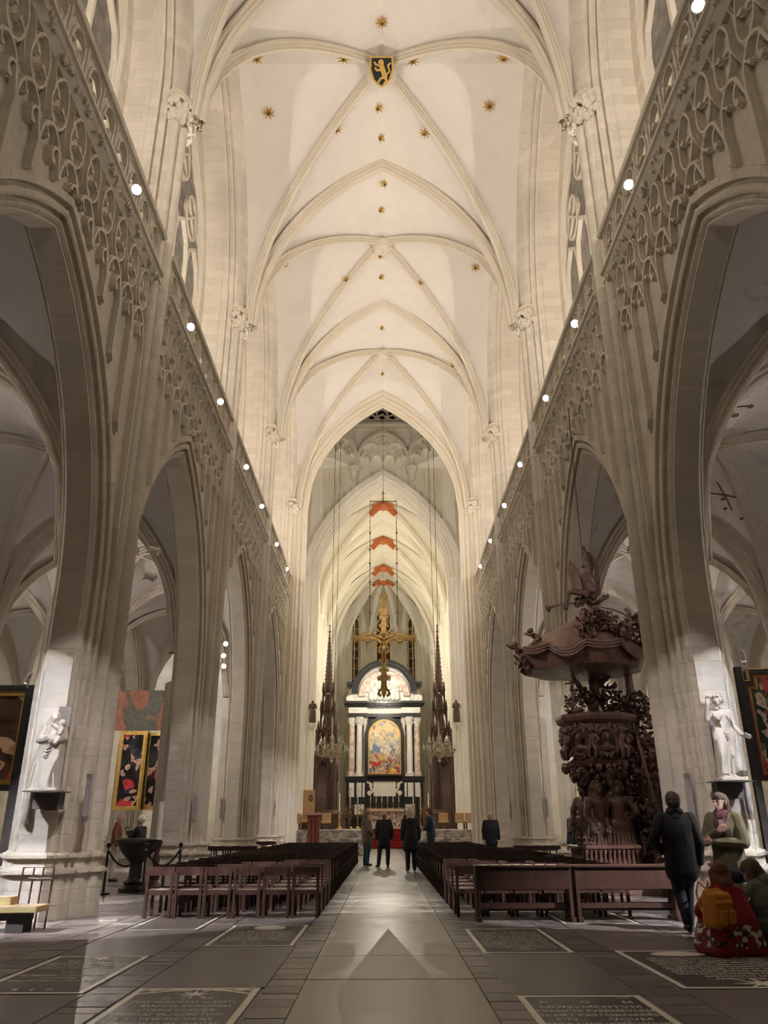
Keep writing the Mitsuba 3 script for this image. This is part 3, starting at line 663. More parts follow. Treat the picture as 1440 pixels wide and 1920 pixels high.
for s in (-1, 1):
    put('face', box(min(s * CHX, s * (CHX + .4)), max(s * CHX, s * (CHX + .4)), 54.5, 79, 1, 27), 'choir_stone', ch)
    for i, y in enumerate(np.arange(58.3, 79, 4.1)):
        put('shaft_cluster', ply_rolls, None, ch, tw=chp(s, y, 1.1))
        put('capital', xf(lathe([(.2, 0), (.24, .1), (.3, .3), (.36, .42), (.36, .5), (.1, .52)], 12), (s * (CHX - .1), y, CZ - .45)), 'choir_stone', ch, 40)
    for y in np.arange(56.2, 79, .82):
        if abs((y - 58.3 + 2.05) % 4.1 - 2.05) > 1.1: put('wall_mullion', box(min(s * CHX, s * (CHX - .14)), max(s * CHX, s * (CHX - .14)), y - .05, y + .05, 8, 22, .03), 'choir_stone', ch)
# apse: five sides with tall windows between shafts
AP = [(-CHX, 79.0), (-4.3, 83.2), (-1.75, 85.6), (1.75, 85.6), (4.3, 83.2), (CHX, 79.0)]
ap = struct('wall_apse')
def stain_fn(p, n, uv):
    a, b, c = mikit.voronoi(p.x * 3.4 + p.y * 2, p.z * 3.2)
    col = MIX((.035, .02, .012), (.30, .17, .05), c) * .8
    return col * SS(.02, .12, b - a)
dif('stained_glass', mikit.proc(stain_fn))
for i in range(5):
    p0, p1 = np.array(AP[i]), np.array(AP[i + 1]); L = np.linalg.norm(p1 - p0); ex = np.append((p1 - p0) / L, 0); ez = np.array([ex[1], -ex[0], 0.0]); c = np.append((p0 + p1) / 2, 0)
    pl = lambda m: onplane(m, c, ex, (0, 0, 1), ez)
    ww = .72 if i == 2 else .62; win = arch_poly(ww, ww * 1.9, 23.2, 7.5)
    put('face', pl(ext(sg.box(-L / 2 - .1, 1, L / 2 + .1, 27).difference(win), .35, -.35)), 'choir_stone', ap)
    wd = struct('window_apse')
    put('glass_pane', pl(ext(win, .03, -.34)), 'stained_glass', wd)
    bars = [sg.box(-.04, 7.5, .04, 22.9), sg.LineString([(-ww, 22.6), (-ww * .5, 23.2), (0, 22.6), (ww * .5, 23.2), (ww, 22.6)]).buffer(.05)] + [ringp(sg.Point(u, z).buffer(r, 6), .07) for u, z, r in ((0, 24.1, .24), (-.26, 23.7, .2), (.26, 23.7, .2))]
    bars += [sg.box(-ww, z - .02, ww, z + .02) for z in np.arange(8.5, 22.5, 1.1)]
    put('tracery', pl(ext(unary_union(bars).intersection(win), .10, -.32)), 'choir_stone', wd)
    put('window_arch', pl(relief(ringp(win.buffer(.10), .18).intersection(sg.box(-3, 7, 3, 27)), .16)), 'choir_stone', ap)
    for sg_ in (-1, 1):
        for d in (.32, .58, .86): 
            if ww + d < L / 2: put('wall_shaft', pl(xf(tube([(0, 1, 0), (0, 22.0, 0)], .075, 8), (sg_ * (ww + d), 0, 0.02))), 'choir_stone', ap, True)
for i in (1, 2, 3, 4):
    x, y = AP[i]
    put('wall_shaft', tube([(x, y, 1), (x, y, CZ)], .2, 12), 'choir_stone', ap, True)
cxy = np.array([0, 78.8])
for i in range(5):                         # apse vault
    a, b = np.array(AP[i]), np.array(AP[i + 1]); nn = 10; Pm = []
    for qv in np.linspace(0, 1, 12):
        pts = a + (b - a) * np.linspace(0, 1, nn)[:, None]; crown = float(zc(1 - qv)); edge = np.abs(np.linspace(-1, 1, nn))
        zz = np.maximum(zc(1 - qv), CZ + (CRG - .3 - CZ) * np.sqrt(np.maximum(1 - edge ** 2, 0)) * (1 if qv < .97 else 1))
        Pm.append(np.column_stack([cxy + (pts - cxy) * (1 - qv), zz]))
    put('apse_web', grid(Pm), 'choir_stone', cv, True)
for i in range(1, 5):
    x, y = AP[i]; put('apse_rib', rib(np.column_stack([x * q, 78.8 + (y - 78.8) * q, zc(q)]), RIBP, (y - 78.8, -x, 0)), 'choir_stone', cv, 40)
put('boss', xf(lathe([(.02, -.75), (.2, -.72), (.42, -.6), (.5, -.4), (.4, -.2), (.2, 0)], 16), (0, 79.4, CRG)), 'orange_paint', cv, 40)
for sx in (1, -1):
    qq = np.linspace(.22, .02, 6)
    for dy in (3.2, -3.6): put('painted_rib_end', rib(np.column_stack([sx * qq * 5.0, 79.4 + dy * qq, zc(qq) - .02]), RIBP * 1.35, (dy, -sx * 5.0, 0)), 'orange_paint', cv, 40)

# ------------------------------------------------------------------ raised floor of the crossing and choir, steps
PZ = 1.25
st = struct('platform')
for s, x0 in ((-1, -1.05), (1, 1.45)):
    for i, (y0, z1) in enumerate(((45.6, .42), (46.0, .83), (46.5, PZ))):
        put('marble_step', box(min(x0, s * 9), max(x0, s * 9), y0, 60.2, z1 - .42 if i else 0, z1, .02), 'grey_marble', st)
put('choir_floor', box(-8, 8, 60.0, 86, 0, PZ), 'grey_marble', st)
pr('red_carpet', (.30, .020, .025), .85, .2)
sr = struct('stair_red')
for i in range(6): put('carpeted_step', box(-.80, 1.30, 58.0 + .36 * i, 60.4, PZ / 6 * i, PZ / 6 * (i + 1), .015), 'red_carpet', sr)
put('carpet', box(-.80, 1.30, 60.4, 65.0, PZ, PZ + .015), 'red_carpet', sr)
# ------------------------------------------------------------------ floor: slabs, strips of tiles, grave slabs
fl = struct('floor')
cput('paving_bed', box(-31, 31, -3, 62, -.3, -.012), (.095, .088, .085), fl, 'slate')
rf = random.Random(11)
def flag(x0, x1, y0, y1, tone, name, jit=.012, g=.004):
    b = .004; z = rf.uniform(-.0015, .0015)
    x0, x1, y0, y1 = x0 + g, x1 - g, y0 + g, y1 - g
    v = np.array([(x0, y0, -.02), (x1, y0, -.02), (x1, y1, -.02), (x0, y1, -.02), (x0 + b, y0 + b, z), (x1 - b, y0 + b, z), (x1 - b, y1 - b, z), (x0 + b, y1 - b, z)])
    f = np.array([(4, 5, 6, 7), (0, 1, 5, 4), (1, 2, 6, 5), (2, 3, 7, 6), (3, 0, 4, 7)])
    c = np.array(tone) * rf.uniform(1 - jit * 12, 1 + jit * 12)
    put(name, mikit.ply((v, f), 'slate', False, color=np.tile(c, (8, 1))), None, fl)
DARK, MID, AISLE = (.075, .068, .066), (.115, .105, .10), (.185, .172, .155)
y = 2.0
while y < 60:
    L = rf.uniform(1.5, 2.1); flag(-.80, .92, y, min(y + L, 58), AISLE, 'aisle_slab', .008, .005); y += L
for x0, x1 in ((-1.16, -.80), (.92, 1.28), (-2.80, -2.40), (2.37, 2.80), (-4.42, -3.99), (4.10, 4.52)):
    y = 2.5
    while y < 24:
        L = rf.uniform(.24, .42); flag(x0, x1, y, y + L, MID if abs(x0) < 1.5 else (.095, .086, .083), 'strip_tile', .028, .005); y += L
for x0, x1 in ((-6.2, -4.42), (4.52, 6.2)):
    y = 2.5
    while y < 24:
        L = rf.uniform(.5, .9)
        xs = [x0, x0 + rf.uniform(.7, 1.1), x1]
        for a, b in zip(xs, xs[1:]): flag(a, b, y, y + L, (.10, .092, .09), 'paving_tile', .02)
        y += L
    while y < 44: flag(x0, x1, y, y + 1.1, (.10, .092, .09), 'paving_tile', .02); y += 1.1
GRAVES = {}
def grave_col(x0, x1, ends, y1=44.0):
    y = 2.5
    for g0, g1 in ends:
        n = max(1, round((g0 - y) / 2.3)); 
        for i in range(n):
            if g0 - y > .2: flag(x0, x1, y + (g0 - y) * i / n, y + (g0 - y) * (i + 1) / n, (.105, .095, .094), 'slab', .012, .005)
        y = g1
    while y < y1: flag(x0, x1, y, y + 2.3, (.10, .092, .09), 'slab', .012, .005); y += 2.3
grave_col(-3.99, -2.80, [(8.43, 10.75), (13.25, 15.6)])
grave_col(-2.40, -1.16, [(6.30, 8.74), (11.5, 13.9)])
grave_col(1.28 - .12, 2.37, [(5.9, 8.30), (10.82, 13.28)])
grave_col(2.80, 4.10, [(8.55, 11.0), (13.85, 16.3)])
WH = (.56, .53, .47)
def text_on(lines, x0, x1, yt, h, gap, name, parent, col=WH, wid=.86, align=None):
    xc, W = (x0 + x1) / 2, (x1 - x0) * wid
    for i, t in enumerate(lines):
        if not t: continue
        m = meshkit.text_mesh(t, h, .0025); w = m.bounds[1, 0] - m.bounds[0, 0]; k = min(1.0, W / w) if len(t) > 6 else 1.0
        m.apply_scale((k, 1, 1)); a = align[i] if align else 0
        xo = (xc - w * k / 2 - m.bounds[0, 0]) if a == 0 else (x0 + .12 if a < 0 else x1 - .12 - w * k)
        m.apply_translation((xo, yt - h - i * gap, .0005)); cput(name, m, col, parent, 'slate')
def grave(label, x0, x1, y0, y1, bw, lines, h, gap, top, emblem=None, align=None, border=True):
    g = thing('grave_slab', label, 'grave slab')
    x0, x1 = x0 + .02, x1 - .02
    b = .004
    v = np.array([(x0, y0, -.02), (x1, y0, -.02), (x1, y1, -.02), (x0, y1, -.02), (x0 + b, y0 + b, 0), (x1 - b, y0 + b, 0), (x1 - b, y1 - b, 0), (x0 + b, y1 - b, 0)])
    f = np.array([(4, 5, 6, 7), (0, 1, 5, 4), (1, 2, 6, 5), (2, 3, 7, 6), (3, 0, 4, 7)])
    put('slab', mikit.ply((v, f), 'slate', False, color=np.tile((.052, .046, .044), (8, 1))), None, g)
    O = sg.box(x0 + .01, y0 + .01, x1 - .01, y1 - .01)
    fr = O.difference(O.buffer(-bw, join_style=2))
    cput('white_border', ext(fr, .003, .0), WH, g, 'slate', label='white inlaid border')
    text_on(lines, x0 + bw, x1 - bw, y1 - top, h, gap, 'inscription', g, align=align)
    if emblem is not None: cput('emblem', ext(emblem, .003), WH, g, 'slate', label='white inlaid emblem')
    return g
def ellipse(cx, cy, rx, ry): return sa.scale(sg.Point(cx, cy).buffer(1, 16), rx, ry)
def star_cross(cx, cy, r): return unary_union([sa.rotate(sg.Polygon([(cx - r, cy), (cx, cy - r * .13), (cx + r, cy), (cx, cy + r * .13)]), a, origin=(cx, cy)) for a in (0, 45, 90, 135)] + [sg.Point(cx, cy).buffer(r * .25, 8)])
def scroll(cx, cy, s):
    return unary_union([sg.LineString([(cx - s * .22, cy - .02), (cx - s * .1, cy + .07), (cx + s * .05, cy + .03), (cx + s * .16, cy + .09), (cx + s * .26, cy + .0)]).buffer(.022), sg.Point(cx - s * .08, cy + .02).buffer(.045, 6), sg.Point(cx + s * .16, cy + .02).buffer(.04, 6)])
A_ = grave('black grave slab at far left with a small cross and worn white lettering', -3.97, -2.81, 8.45, 10.73, .055, ['SEPVLTVRA', 'IOANNIS VAN DEN', 'HEYDEN DOMINI', 'OBIIT ANNO MDCL', '', 'ET', 'BARBARA CORNELIVS', 'VXORIS', 'FRANCISCI LVCIANI', '', '', 'R    I    P'], .075, .155, .34, star_cross(-3.35, 10.53, .14))
B_ = grave('black grave slab in the left foreground with corner scrolls and a white star', -2.40, -1.17, 6.2, 8.72, .06, ['D.  O.  M.', 'PIAE MEMORIAE ALBERTI', 'ET MARIAE SVSANNAE', 'CONIVGVM', 'MARIAE ELISABETHAE', 'ET THERESIAE', 'SVSANNAE FILIAE DEVOTAE', 'OBIIT', 'MARIA OBIIT', 'ET THERESIA OBIIT'], .085, .165, .46,
           unary_union([star_cross(-1.78, 8.40, .20), scroll(-2.12, 8.56, 1), scroll(-1.45, 8.56, -1), sg.LineString([(-2.3, 8.42), (-2.05, 8.55), (-1.78, 8.63), (-1.5, 8.55), (-1.26, 8.42)]).buffer(.025)]))
C_ = grave('black grave slab with a pale oval at its top, in front of the left chairs', -2.40, -1.17, 11.52, 13.86, .05, [], .05, .1, .5, ellipse(-1.76, 13.5, .24, .26))
text_on(['SEPVLTVRE', 'VAN DEN EERSAEMEN', 'PETRVS DE WITTE', 'COOPMAN DIE STERFT', 'ANNO MDCXXXI', 'ENDE ANNA IANSSENS', 'SYNE HVYSVROVWE', 'STERFT DEN XX MEERT', 'BIDT VOOR DE ZIELEN', '', 'R  I  P'], -2.30, -1.27, 13.15, .07, .125, 'inscription', C_)
Cl = grave('plain black grave slab with a thin white border under the left chairs', -3.97, -2.81, 13.27, 15.58, .05, [], .05, .1, .3)
D_ = grave('black grave slab in front of the right dark desks, closely lettered', 1.18, 2.36, 10.84, 13.26, .055, ['D  O  M', 'HIC IACET REVERENDVS', 'DOMINVS GASPAR VAN', 'HEMELAER CANONICVS', 'HVIVS ECCLESIAE QVI', 'OBIIT ANNO MDCXLIV', 'AETATIS SVAE LXXI', 'ET IOANNA SOROR EIVS', 'QVAE OBIIT DIE XIV', 'MENSIS MAII MDCXLVIII', 'NEC NON MARGARITA', 'REQVIESCANT IN PACE', 'AMEN'], .07, .155, .22)
E_ = grave('black grave slab on the right with a pale oval and a sunburst, by the crouching people', 2.82, 4.62, 8.57, 11.0, .06, [], .05, .1, .3, unary_union([ellipse(3.55, 10.72, .33, .17), star_cross(3.72, 8.82, .30)]))
text_on(['SEPVLTVRA NICOLAI VAN DER VEKEN', 'MERCATORIS ET CATHARINAE DE SMIDT', 'CONIVGVM QVI OBIERVNT ANNO MDCLXII', 'DIE TERTIA IVNII ET MDCLXXX DIE QVINTA', 'OCTOBRIS ET FILIORVM EORVM IOANNIS', 'PETRI ET IACOBI QVORVM ANIMAE', 'REQVIESCANT IN PACE SEMPITERNA', 'ORATE PRO EIS FRATRES ET SORORES', 'MEMENTO MORI', 'ANNO DOMINI'], 2.95, 4.5, 10.42, .075, .145, 'inscription', E_)
G_ = grave('black grave slab at the front right lettered D O M in large white capitals', 1.18, 2.36, 5.85, 8.28, .06, [], .05, .1, .3)
text_on(['D         O         M'], 1.3, 2.25, 8.02, .085, .1, 'inscription', G_); text_on(['125'], 2.0, 2.3, 8.19, .045, .1, 'inscription', G_)
text_on(['MONVMENTVM', 'FRANCIS IVERMEYLEN', 'IS MET PASTENMAKERS', 'CO...  ...VCVM', 'ENDE SYNE HVYSVROVW', 'MARIA PEETERS'], 1.24, 2.30, 7.83, .085, .155, 'inscription', G_, wid=.92)
H_s = grave('plain black grave slab with a thin white border under the right desk', 2.82, 4.08, 13.87, 16.28, .05, [], .05, .1, .3)
# floor spots lying on the paving
for i, (x, y, lb) in enumerate(((-4.62, 14.6, 'small pale printed card lying on the floor beside the left pier'), (-4.05, 15.5, 'small pale printed card lying on the floor by the left chair row'))):
    c = thing('floor_card', lb, 'card'); cput('sheet', xf(box(-.14, .14, -.10, .10, 0, .006), (x, y, .001), .3), (.62, .60, .55), c); cput('print', xf(cat(*[box(-.11, .11 - .03 * (k % 2), -.075 + .05 * k, -.055 + .05 * k, .006, .0075) for k in range(4)]), (x, y, .001), .3), (.2, .18, .18), c)
# ------------------------------------------------------------------ rows of chairs
CW_, CD_ = .505, .46
chair_parts = [('left_leg', box(-.235, -.185, -.02, .025, 0, .80, .004)), ('right_leg', box(.185, .235, -.02, .025, 0, .80, .004)), ('front_leg', box(-.235, -.19, .40, .44, 0, .43, .004)), ('front_leg', box(.19, .235, .40, .44, 0, .43, .004)),
               ('backrest', None), ('seat_rail', cat(box(-.19, .19, -.01, .012, .36, .435), box(-.19, .19, .405, .43, .37, .43), box(-.23, -.205, .02, .41, .37, .43), box(.205, .23, .02, .41, .37, .43))), ('seat', None)]
u = np.linspace(-.24, .24, 9); bk = []
for zz, oo in ((.665, 0), (.795, 0)):
    bk.append(np.column_stack([u, -.02 + .018 * np.cos(u / .24 * 1.57), np.full(9, zz) + (.008 * np.cos(u / .24 * 1.57) if zz > .7 else 0)]))
    bk.append(np.column_stack([u, .015 + .018 * np.cos(u / .24 * 1.57), np.full(9, zz) + (.008 * np.cos(u / .24 * 1.57) if zz > .7 else 0)]))
backm = grid(np.array([bk[0], bk[2], bk[3], bk[1], bk[0]]))
seatm = grid(np.array([np.column_stack([np.linspace(-.22, .22, 7), np.full(7, yy), .44 + .012 * (1 - (np.linspace(-1, 1, 7)) ** 2) * (1 if 0 < j < 5 else 0)]) for j, yy in enumerate(np.linspace(.0, .43, 6))])); seatm = cat(seatm, box(-.22, .22, 0, .43, .425, .44))
pr('seat_leather', (.16, .125, .115), .38, .5)
CH_PLY = []
for n, m in chair_parts:
    if n == 'backrest': CH_PLY.append(('backrest', mikit.ply(backm, 'chair_wood', 40)))
    elif n == 'seat': CH_PLY.append(('seat', mikit.ply(seatm, 'seat_leather', 40)))
    else: CH_PLY.append(('seat_rail' if n == 'seat_rail' else ('back_leg' if 'left' in n or 'right' in n else 'front_leg'), mikit.ply(m, 'chair_wood')))
WHOLE = [('frame', mikit.ply(cat(backm, *[m for n, m in chair_parts if m is not None]), 'chair_wood')), ('seat', CH_PLY[-1][1])]
def chair(x, y, label, group, near, rz=0.0):
    t = thing('chair', label, 'chair', group); tw = TW((x, y, 0), rz)
    for n, d in (CH_PLY if near else WHOLE): put(n, d, None, t, tw=tw)
ROW = 1.02
ordn = ['nearest', 'second', 'third', 'fourth', 'fifth', 'sixth', 'seventh', 'eighth', 'ninth', 'tenth'] + [x + 'th' for x in 'eleven twelf thirteen fourteen fifteen sixteen seventeen eighteen nineteen twentie twenty-fir twenty-second'.split()]
ordn[20:] = ['twenty-first', 'twenty-second']
rc = random.Random(2)
for s in (-1, 1):
    for r in range(22):
        y = (14.86 if s < 0 else 14.95) + ROW * r
        for i in range(5 if s > 0 and r > 12 else 6):
            x = s * (1.36 + CW_ * i) + (0 if s < 0 else .12)
            lb = f'dark brown wooden chair, {["first", "second", "third", "fourth", "fifth", "sixth"][i]} from the aisle in the {ordn[r]} row on the {side_name[s]}'
            chair(x, y + rc.uniform(-.015, .015), lb, f'chairs in the {side_name[s]} block', r < 12)
for s, x0, y0, n, rows in ((-1, -6.3, 29.4, 4, 2), (-1, -6.3, 38.4, 3, 2), (1, 4.75, 28.4, 4, 2)):
    for r in range(rows):
        for i in range(n): chair(x0 + CW_ * i, y0 + .95 * r, f'dark chair, {["first", "second", "third", "fourth"][i]} from left in the {["front", "back"][r]} short row by the {"third" if y0 < 30 else "fourth"} {side_name[s]} pier', f'chairs between the {"second and third" if y0 < 30 else "third and fourth"} {side_name[s]} piers', True)

# ------------------------------------------------------------------ two kneeler desks in front of the right block
def desk(x0, x1, label):
    t = thing('desk', label, 'desk'); y = 14.15
    def b(n, *a): put(n, box(*a, .006), 'chair_wood', t)
    b('top', x0, x1, y - .02, y + .42, .80, .835); b('front_panel', x0 + .06, x1 - .06, y + .02, y + .045, .47, .80); b('shelf', x0 + .05, x1 - .05, y + .04, y + .38, .46, .485)
    for xx in (x0 + .01, x1 - .07):
        put('side_panel', onplane(ext(sg.Polygon([(0, .06), (.40, .06), (.36, .80), (.04, .80)]), .06), (xx + .06, y, 0), (0, 1, 0), (0, 0, 1), (1, 0, 0)) if False else box(xx, xx + .06, y + .02, y + .36, .07, .80, .006), 'chair_wood', t)
        b('foot', xx - .01, xx + .07, y - .06, y + .44, 0, .07)
    b('stretcher', x0 + .06, x1 - .06, y + .16, y + .19, .18, .27); b('kneeling_board', x0 + .06, x1 - .06, y + .22, y + .40, .14, .17)
    return y
desk(1.50, 3.10, 'long dark wooden desk in front of the right chairs, strewn with white leaflets'); desk(3.14, 4.82, 'long dark wooden desk nearer the right pier, its top bare')
rl = random.Random(4)
for i in range(7):
    x = 1.66 + .19 * i
    t = thing('leaflet', f'white paper leaflet on the dark desk, {["first", "second", "third", "fourth", "fifth", "sixth", "seventh"][i]} from the aisle', 'leaflet', 'leaflets on the desk')
    cput('sheet', xf(box(-.075, .075, -.10, .10, 0, .004 + .002 * (i % 3)), (x, 14.33 + rl.uniform(-.04, .04), .8355), rl.uniform(-.5, .5)), (.70, .68, .64), t)
t = thing('bench', 'low light wooden bench on a black frame at the left edge beside the pier', 'bench')
put('seat', box(-7.3, -5.16, 12.9, 13.38, .27, .36, .008), 'light_wood', t); put('seat_riser', box(-7.3, -5.66, 13.12, 13.38, .36, .47, .006), 'light_wood', t)
cput('frame', cat(box(-7.2, -5.35, 13.0, 13.3, .16, .27), box(-5.62, -5.36, 12.98, 13.30, 0, .27), box(-6.6, -6.3, 12.98, 13.30, 0, .27)), (.012, .012, .013), t)
pr('light_wood', mikit.proc(lambda p, n, uv: MIX((.42, .25, .11), (.56, .36, .18), FB(p.x * 2, p.y * 22, p.z * 22, 3))), .45, .4)
t = thing('metal_rack', 'black metal tube rack with a crossbar behind the low bench', 'rack')
cput('frame', cat(*[tube(q, .014, 8) for q in ([(-5.72, 13.5, 0), (-5.70, 13.5, .86), (-5.22, 13.5, .86), (-5.24, 13.5, 0)], [(-5.55, 13.5, 0), (-5.53, 13.5, .86)], [(-5.40, 13.5, 0), (-5.38, 13.5, .86)])]), (.03, .022, .02), t, 'paint_gloss', 40)
cput('crossbar', tube([(-5.58, 13.46, .70), (-5.20, 13.46, .70)], .028, 8), (.035, .025, .022), t, 'paint_gloss', 40)
# ------------------------------------------------------------------ figures: bones -> one smooth surface
def V3(*p): return np.array(p, float)
def hullb(*s): return m3.Manifold.batch_hull([m3.Manifold.sphere(r, 10).translate(tuple(map(float, p))) for p, r in s])
def blob(bones, res=.03, it=10, fold=0.0, fk=(9, 9, 2.5), seed=0):
    """bones: lists of (point, radius); the hulls of each list are joined, refined and smoothed."""
    U_ = m3.Manifold.batch_boolean([hullb(*b) for b in bones], m3.OpType.Add).refine_to_length(res)
    m = tm(U_); m.merge_vertices()
    trimesh.smoothing.filter_taubin(m, .5, .52, it)
    if fold:
        n = m.vertex_normals; p = np.array(m.vertices) * np.array(fk)
        m.vertices = m.vertices + n * (fold * (1 - 2 * np.abs(2 * meshkit.fbm(p, 3, seed) - 1)))[:, None]
    return m
def chain(pts, rs): return [[(pts[i], rs[i]), (pts[i + 1], rs[i + 1])] for i in range(len(pts) - 1)]
def hand_bones(w, d, side, palm, curl=.5, s=1.0):
    """A hand on wrist w along d; palm = direction the palm faces, side = direction of the thumb."""
    d, palm = d / np.linalg.norm(d), palm / np.linalg.norm(palm); side = side - d * (side @ d); side /= np.linalg.norm(side); palm = np.cross(d, side) * np.sign(np.cross(d, side) @ palm or 1)
    B = [[(w, .024 * s), (w + d * .045 * s + side * .018 * s, .020 * s), (w + d * .045 * s - side * .018 * s, .018 * s)], [(w + d * .045 * s + side * .018 * s, .020 * s), (w + d * .045 * s - side * .018 * s, .018 * s), (w + d * .09 * s + side * .032 * s, .013 * s), (w + d * .085 * s - side * .032 * s, .012 * s)]]
    for i, (o, L) in enumerate(((.031, .070), (.011, .078), (-.010, .073), (-.031, .058))):
        p = w + d * .088 * s + side * o * s; a = 0.0
        for k, f in enumerate((.45, .32, .23)):
            a += curl * (.5, .8, .6)[k]; q2 = p + (d * math.cos(a) + palm * math.sin(a)) * L * f * s
            B.append([(p, .0095 * s), (q2, .0085 * s)]); p = q2
    p = w + d * .03 * s + side * .026 * s; q2 = p + (d * .6 + side * .7 + palm * .3) * .038 * s; r2 = q2 + (d * .8 + side * .25 + palm * .45) * .032 * s
    return B + [[(p, .014 * s), (q2, .0105 * s)], [(q2, .0105 * s), (r2, .009 * s)]]
STAND = dict(hip=(0, 0, .95), chest=(0, .01, 1.27), neck=(0, .0, 1.46), head=(0, .02, 1.62), look=(0, 1, 0), ls=(-.185, 0, 1.42), rs=(.185, 0, 1.42), le=(-.25, -.03, 1.14), re=(.25, -.03, 1.14), lw=(-.25, .05, .89), rw=(.25, .05, .89),
             lh=(-.09, 0, .92), rh=(.09, 0, .92), lk=(-.10, .02, .50), rk=(.10, .02, .50), la=(-.10, -.02, .09), ra=(.10, -.02, .09), ltoe=(-.02, .16), rtoe=(.02, .16))
def head_bones(c, f, k=1.0):
    """Head round c looking along f."""
    f = f / np.linalg.norm(f); r = np.cross(f, V3(0, 0, 1)); r /= np.linalg.norm(r); up = np.cross(r, f)
    at_ = lambda a, b, z: c + r * a * k + f * b * k + up * z * k
    return [[(at_(0, -.015, .035), .092 * k), (at_(0, .03, .02), .075 * k)], [(at_(0, .02, .02), .078 * k), (at_(0, .035, -.05), .055 * k), (at_(0, .058, -.085), .030 * k)], [(at_(0, .10, .015), .010 * k), (at_(0, .118, -.028), .013 * k), (at_(0, .09, -.03), .016 * k)],
            [(at_(0, .088, -.062), .016 * k), (at_(0, .07, -.06), .024 * k)], [(at_(-.085, -.01, -.02), .014 * k), (at_(-.09, -.015, .015), .018 * k)], [(at_(.085, -.01, -.02), .014 * k), (at_(.09, -.015, .015), .018 * k)],
            [(at_(-.035, .085, .035), .012 * k), (at_(.035, .085, .035), .012 * k)]], at_
def person(label, pos, rz, H, skin=(.50, .31, .24), hair=(.05, .035, .03), hair_style='short', coat=(.01, .01, .011), hem=.80, bulk=1.0, trousers=(.012, .012, .014), shoes=(.012, .01, .01), pose=None, res=.035, face=False,
           extra_coat=(), coat_name='coat', fold=.006, flare=.0, hands=('l', 'r'), curl=.5, parts=(), hood=None, group=None, palm={}):
    J = {k: np.array(v, float) if np.ndim(v) else v for k, v in {**STAND, **(pose or {})}.items()}
    s = H / 1.75; t = thing('person', label, 'person', group); tw = TW(pos, rz, s)
    c, f = J['head'], J['look']; hb, at_ = head_bones(c, f)
    B = [[(J['hip'], .12), (J['chest'], .13)], [(J['chest'], .12), (J['neck'], .055)], [(J['neck'], .055), (c + V3(0, 0, -.05), .05)], [(J['ls'], .05), (J['rs'], .05), (J['chest'], .1)]] + hb
    for a in 'lr':
        B += chain([J[a + 's'], J[a + 'e'], J[a + 'w']], [.05, .04, .030]) + chain([J[a + 'h'], J[a + 'k'], J[a + 'a']], [.09, .055, .042])
        if a in hands:
            d = J[a + 'w'] - J[a + 'e']; sd = palm.get(a, (V3(0, 1, 0), V3(1 if a == 'l' else -1, 0, 0))); B += hand_bones(J[a + 'w'] + d / np.linalg.norm(d) * .01, d, sd[0] + .01 * V3(.3, .5, .7), sd[1], curl)
    body = blob(B, res * .5 if res < .03 else res * .75, 4)
    b = cput('body', body, skin, t, 'paint', True, tw)
    k = bulk
    C = [[(J['ls'], .065 * k), (J['rs'], .065 * k), (J['chest'] + V3(-.08, 0, 0), .125 * k), (J['chest'] + V3(.08, 0, 0), .125 * k)], [(J['chest'] + V3(-.07, 0, -.02), .13 * k), (J['chest'] + V3(.07, 0, -.02), .13 * k), (J['hip'] + V3(-.07, 0, .06), .125 * k), (J['hip'] + V3(.07, 0, .06), .125 * k)],
         [(J['neck'] + V3(0, -.01, -.03), .075 * k), (J['ls'] * .6 + J['rs'] * .4, .075 * k), (J['rs'] * .6 + J['ls'] * .4, .075 * k)]]
    if hem is not None:
        C.append([(J['hip'] + V3(-.06, 0, .05), .13 * k), (J['hip'] + V3(.06, 0, .05), .13 * k), (V3(J['hip'][0] - .08 - flare, J['hip'][1], hem + .05), .12 * k), (V3(J['hip'][0] + .08 + flare, J['hip'][1], hem + .05), .12 * k)])
    for a in 'lr': C += chain([J[a + 's'], J[a + 'e'], J[a + 'w'] - (J[a + 'w'] - J[a + 'e']) * .06], [.075 * k, .06 * k, .046 * k])
    if hood: C += [[(J['neck'] + V3(-.07, -.09, -.02), .06), (J['neck'] + V3(.07, -.09, -.02), .06), (J['neck'] + V3(0, -.11, -.10), .06)]]
    C += list(extra_coat)
    cput(coat_name, blob(C, res, 6, fold, seed=hash(label) % 97 if False else len(label)), coat, t, 'paint', True, tw)
    if trousers is not None:
        Tr = [[(J['lh'], .115), (J['rh'], .115), (J['hip'], .12)]]
        for a in 'lr': Tr += chain([J[a + 'h'], J[a + 'k'], J[a + 'a'] + V3(0, 0, .02)], [.115, .075, .06])
        cput('trousers', blob(Tr, res, 6, fold * .7), trousers, t, 'paint', True, tw)
    for a in 'lr':
        an, to = J[a + 'a'], J[a + 'toe']
        cput('shoe', blob([[(V3(an[0], an[1] - .03, an[2] - .045), .042), (V3(an[0] + to[0] * .6, an[1] + to[1] * .6, an[2] - .05), .042), (V3(an[0] + to[0], an[1] + to[1], an[2] - .057), .034)], [(an, .05), (an + V3(0, -.01, -.04), .045)]], .03, 3), shoes, t, 'paint_gloss', True, tw)
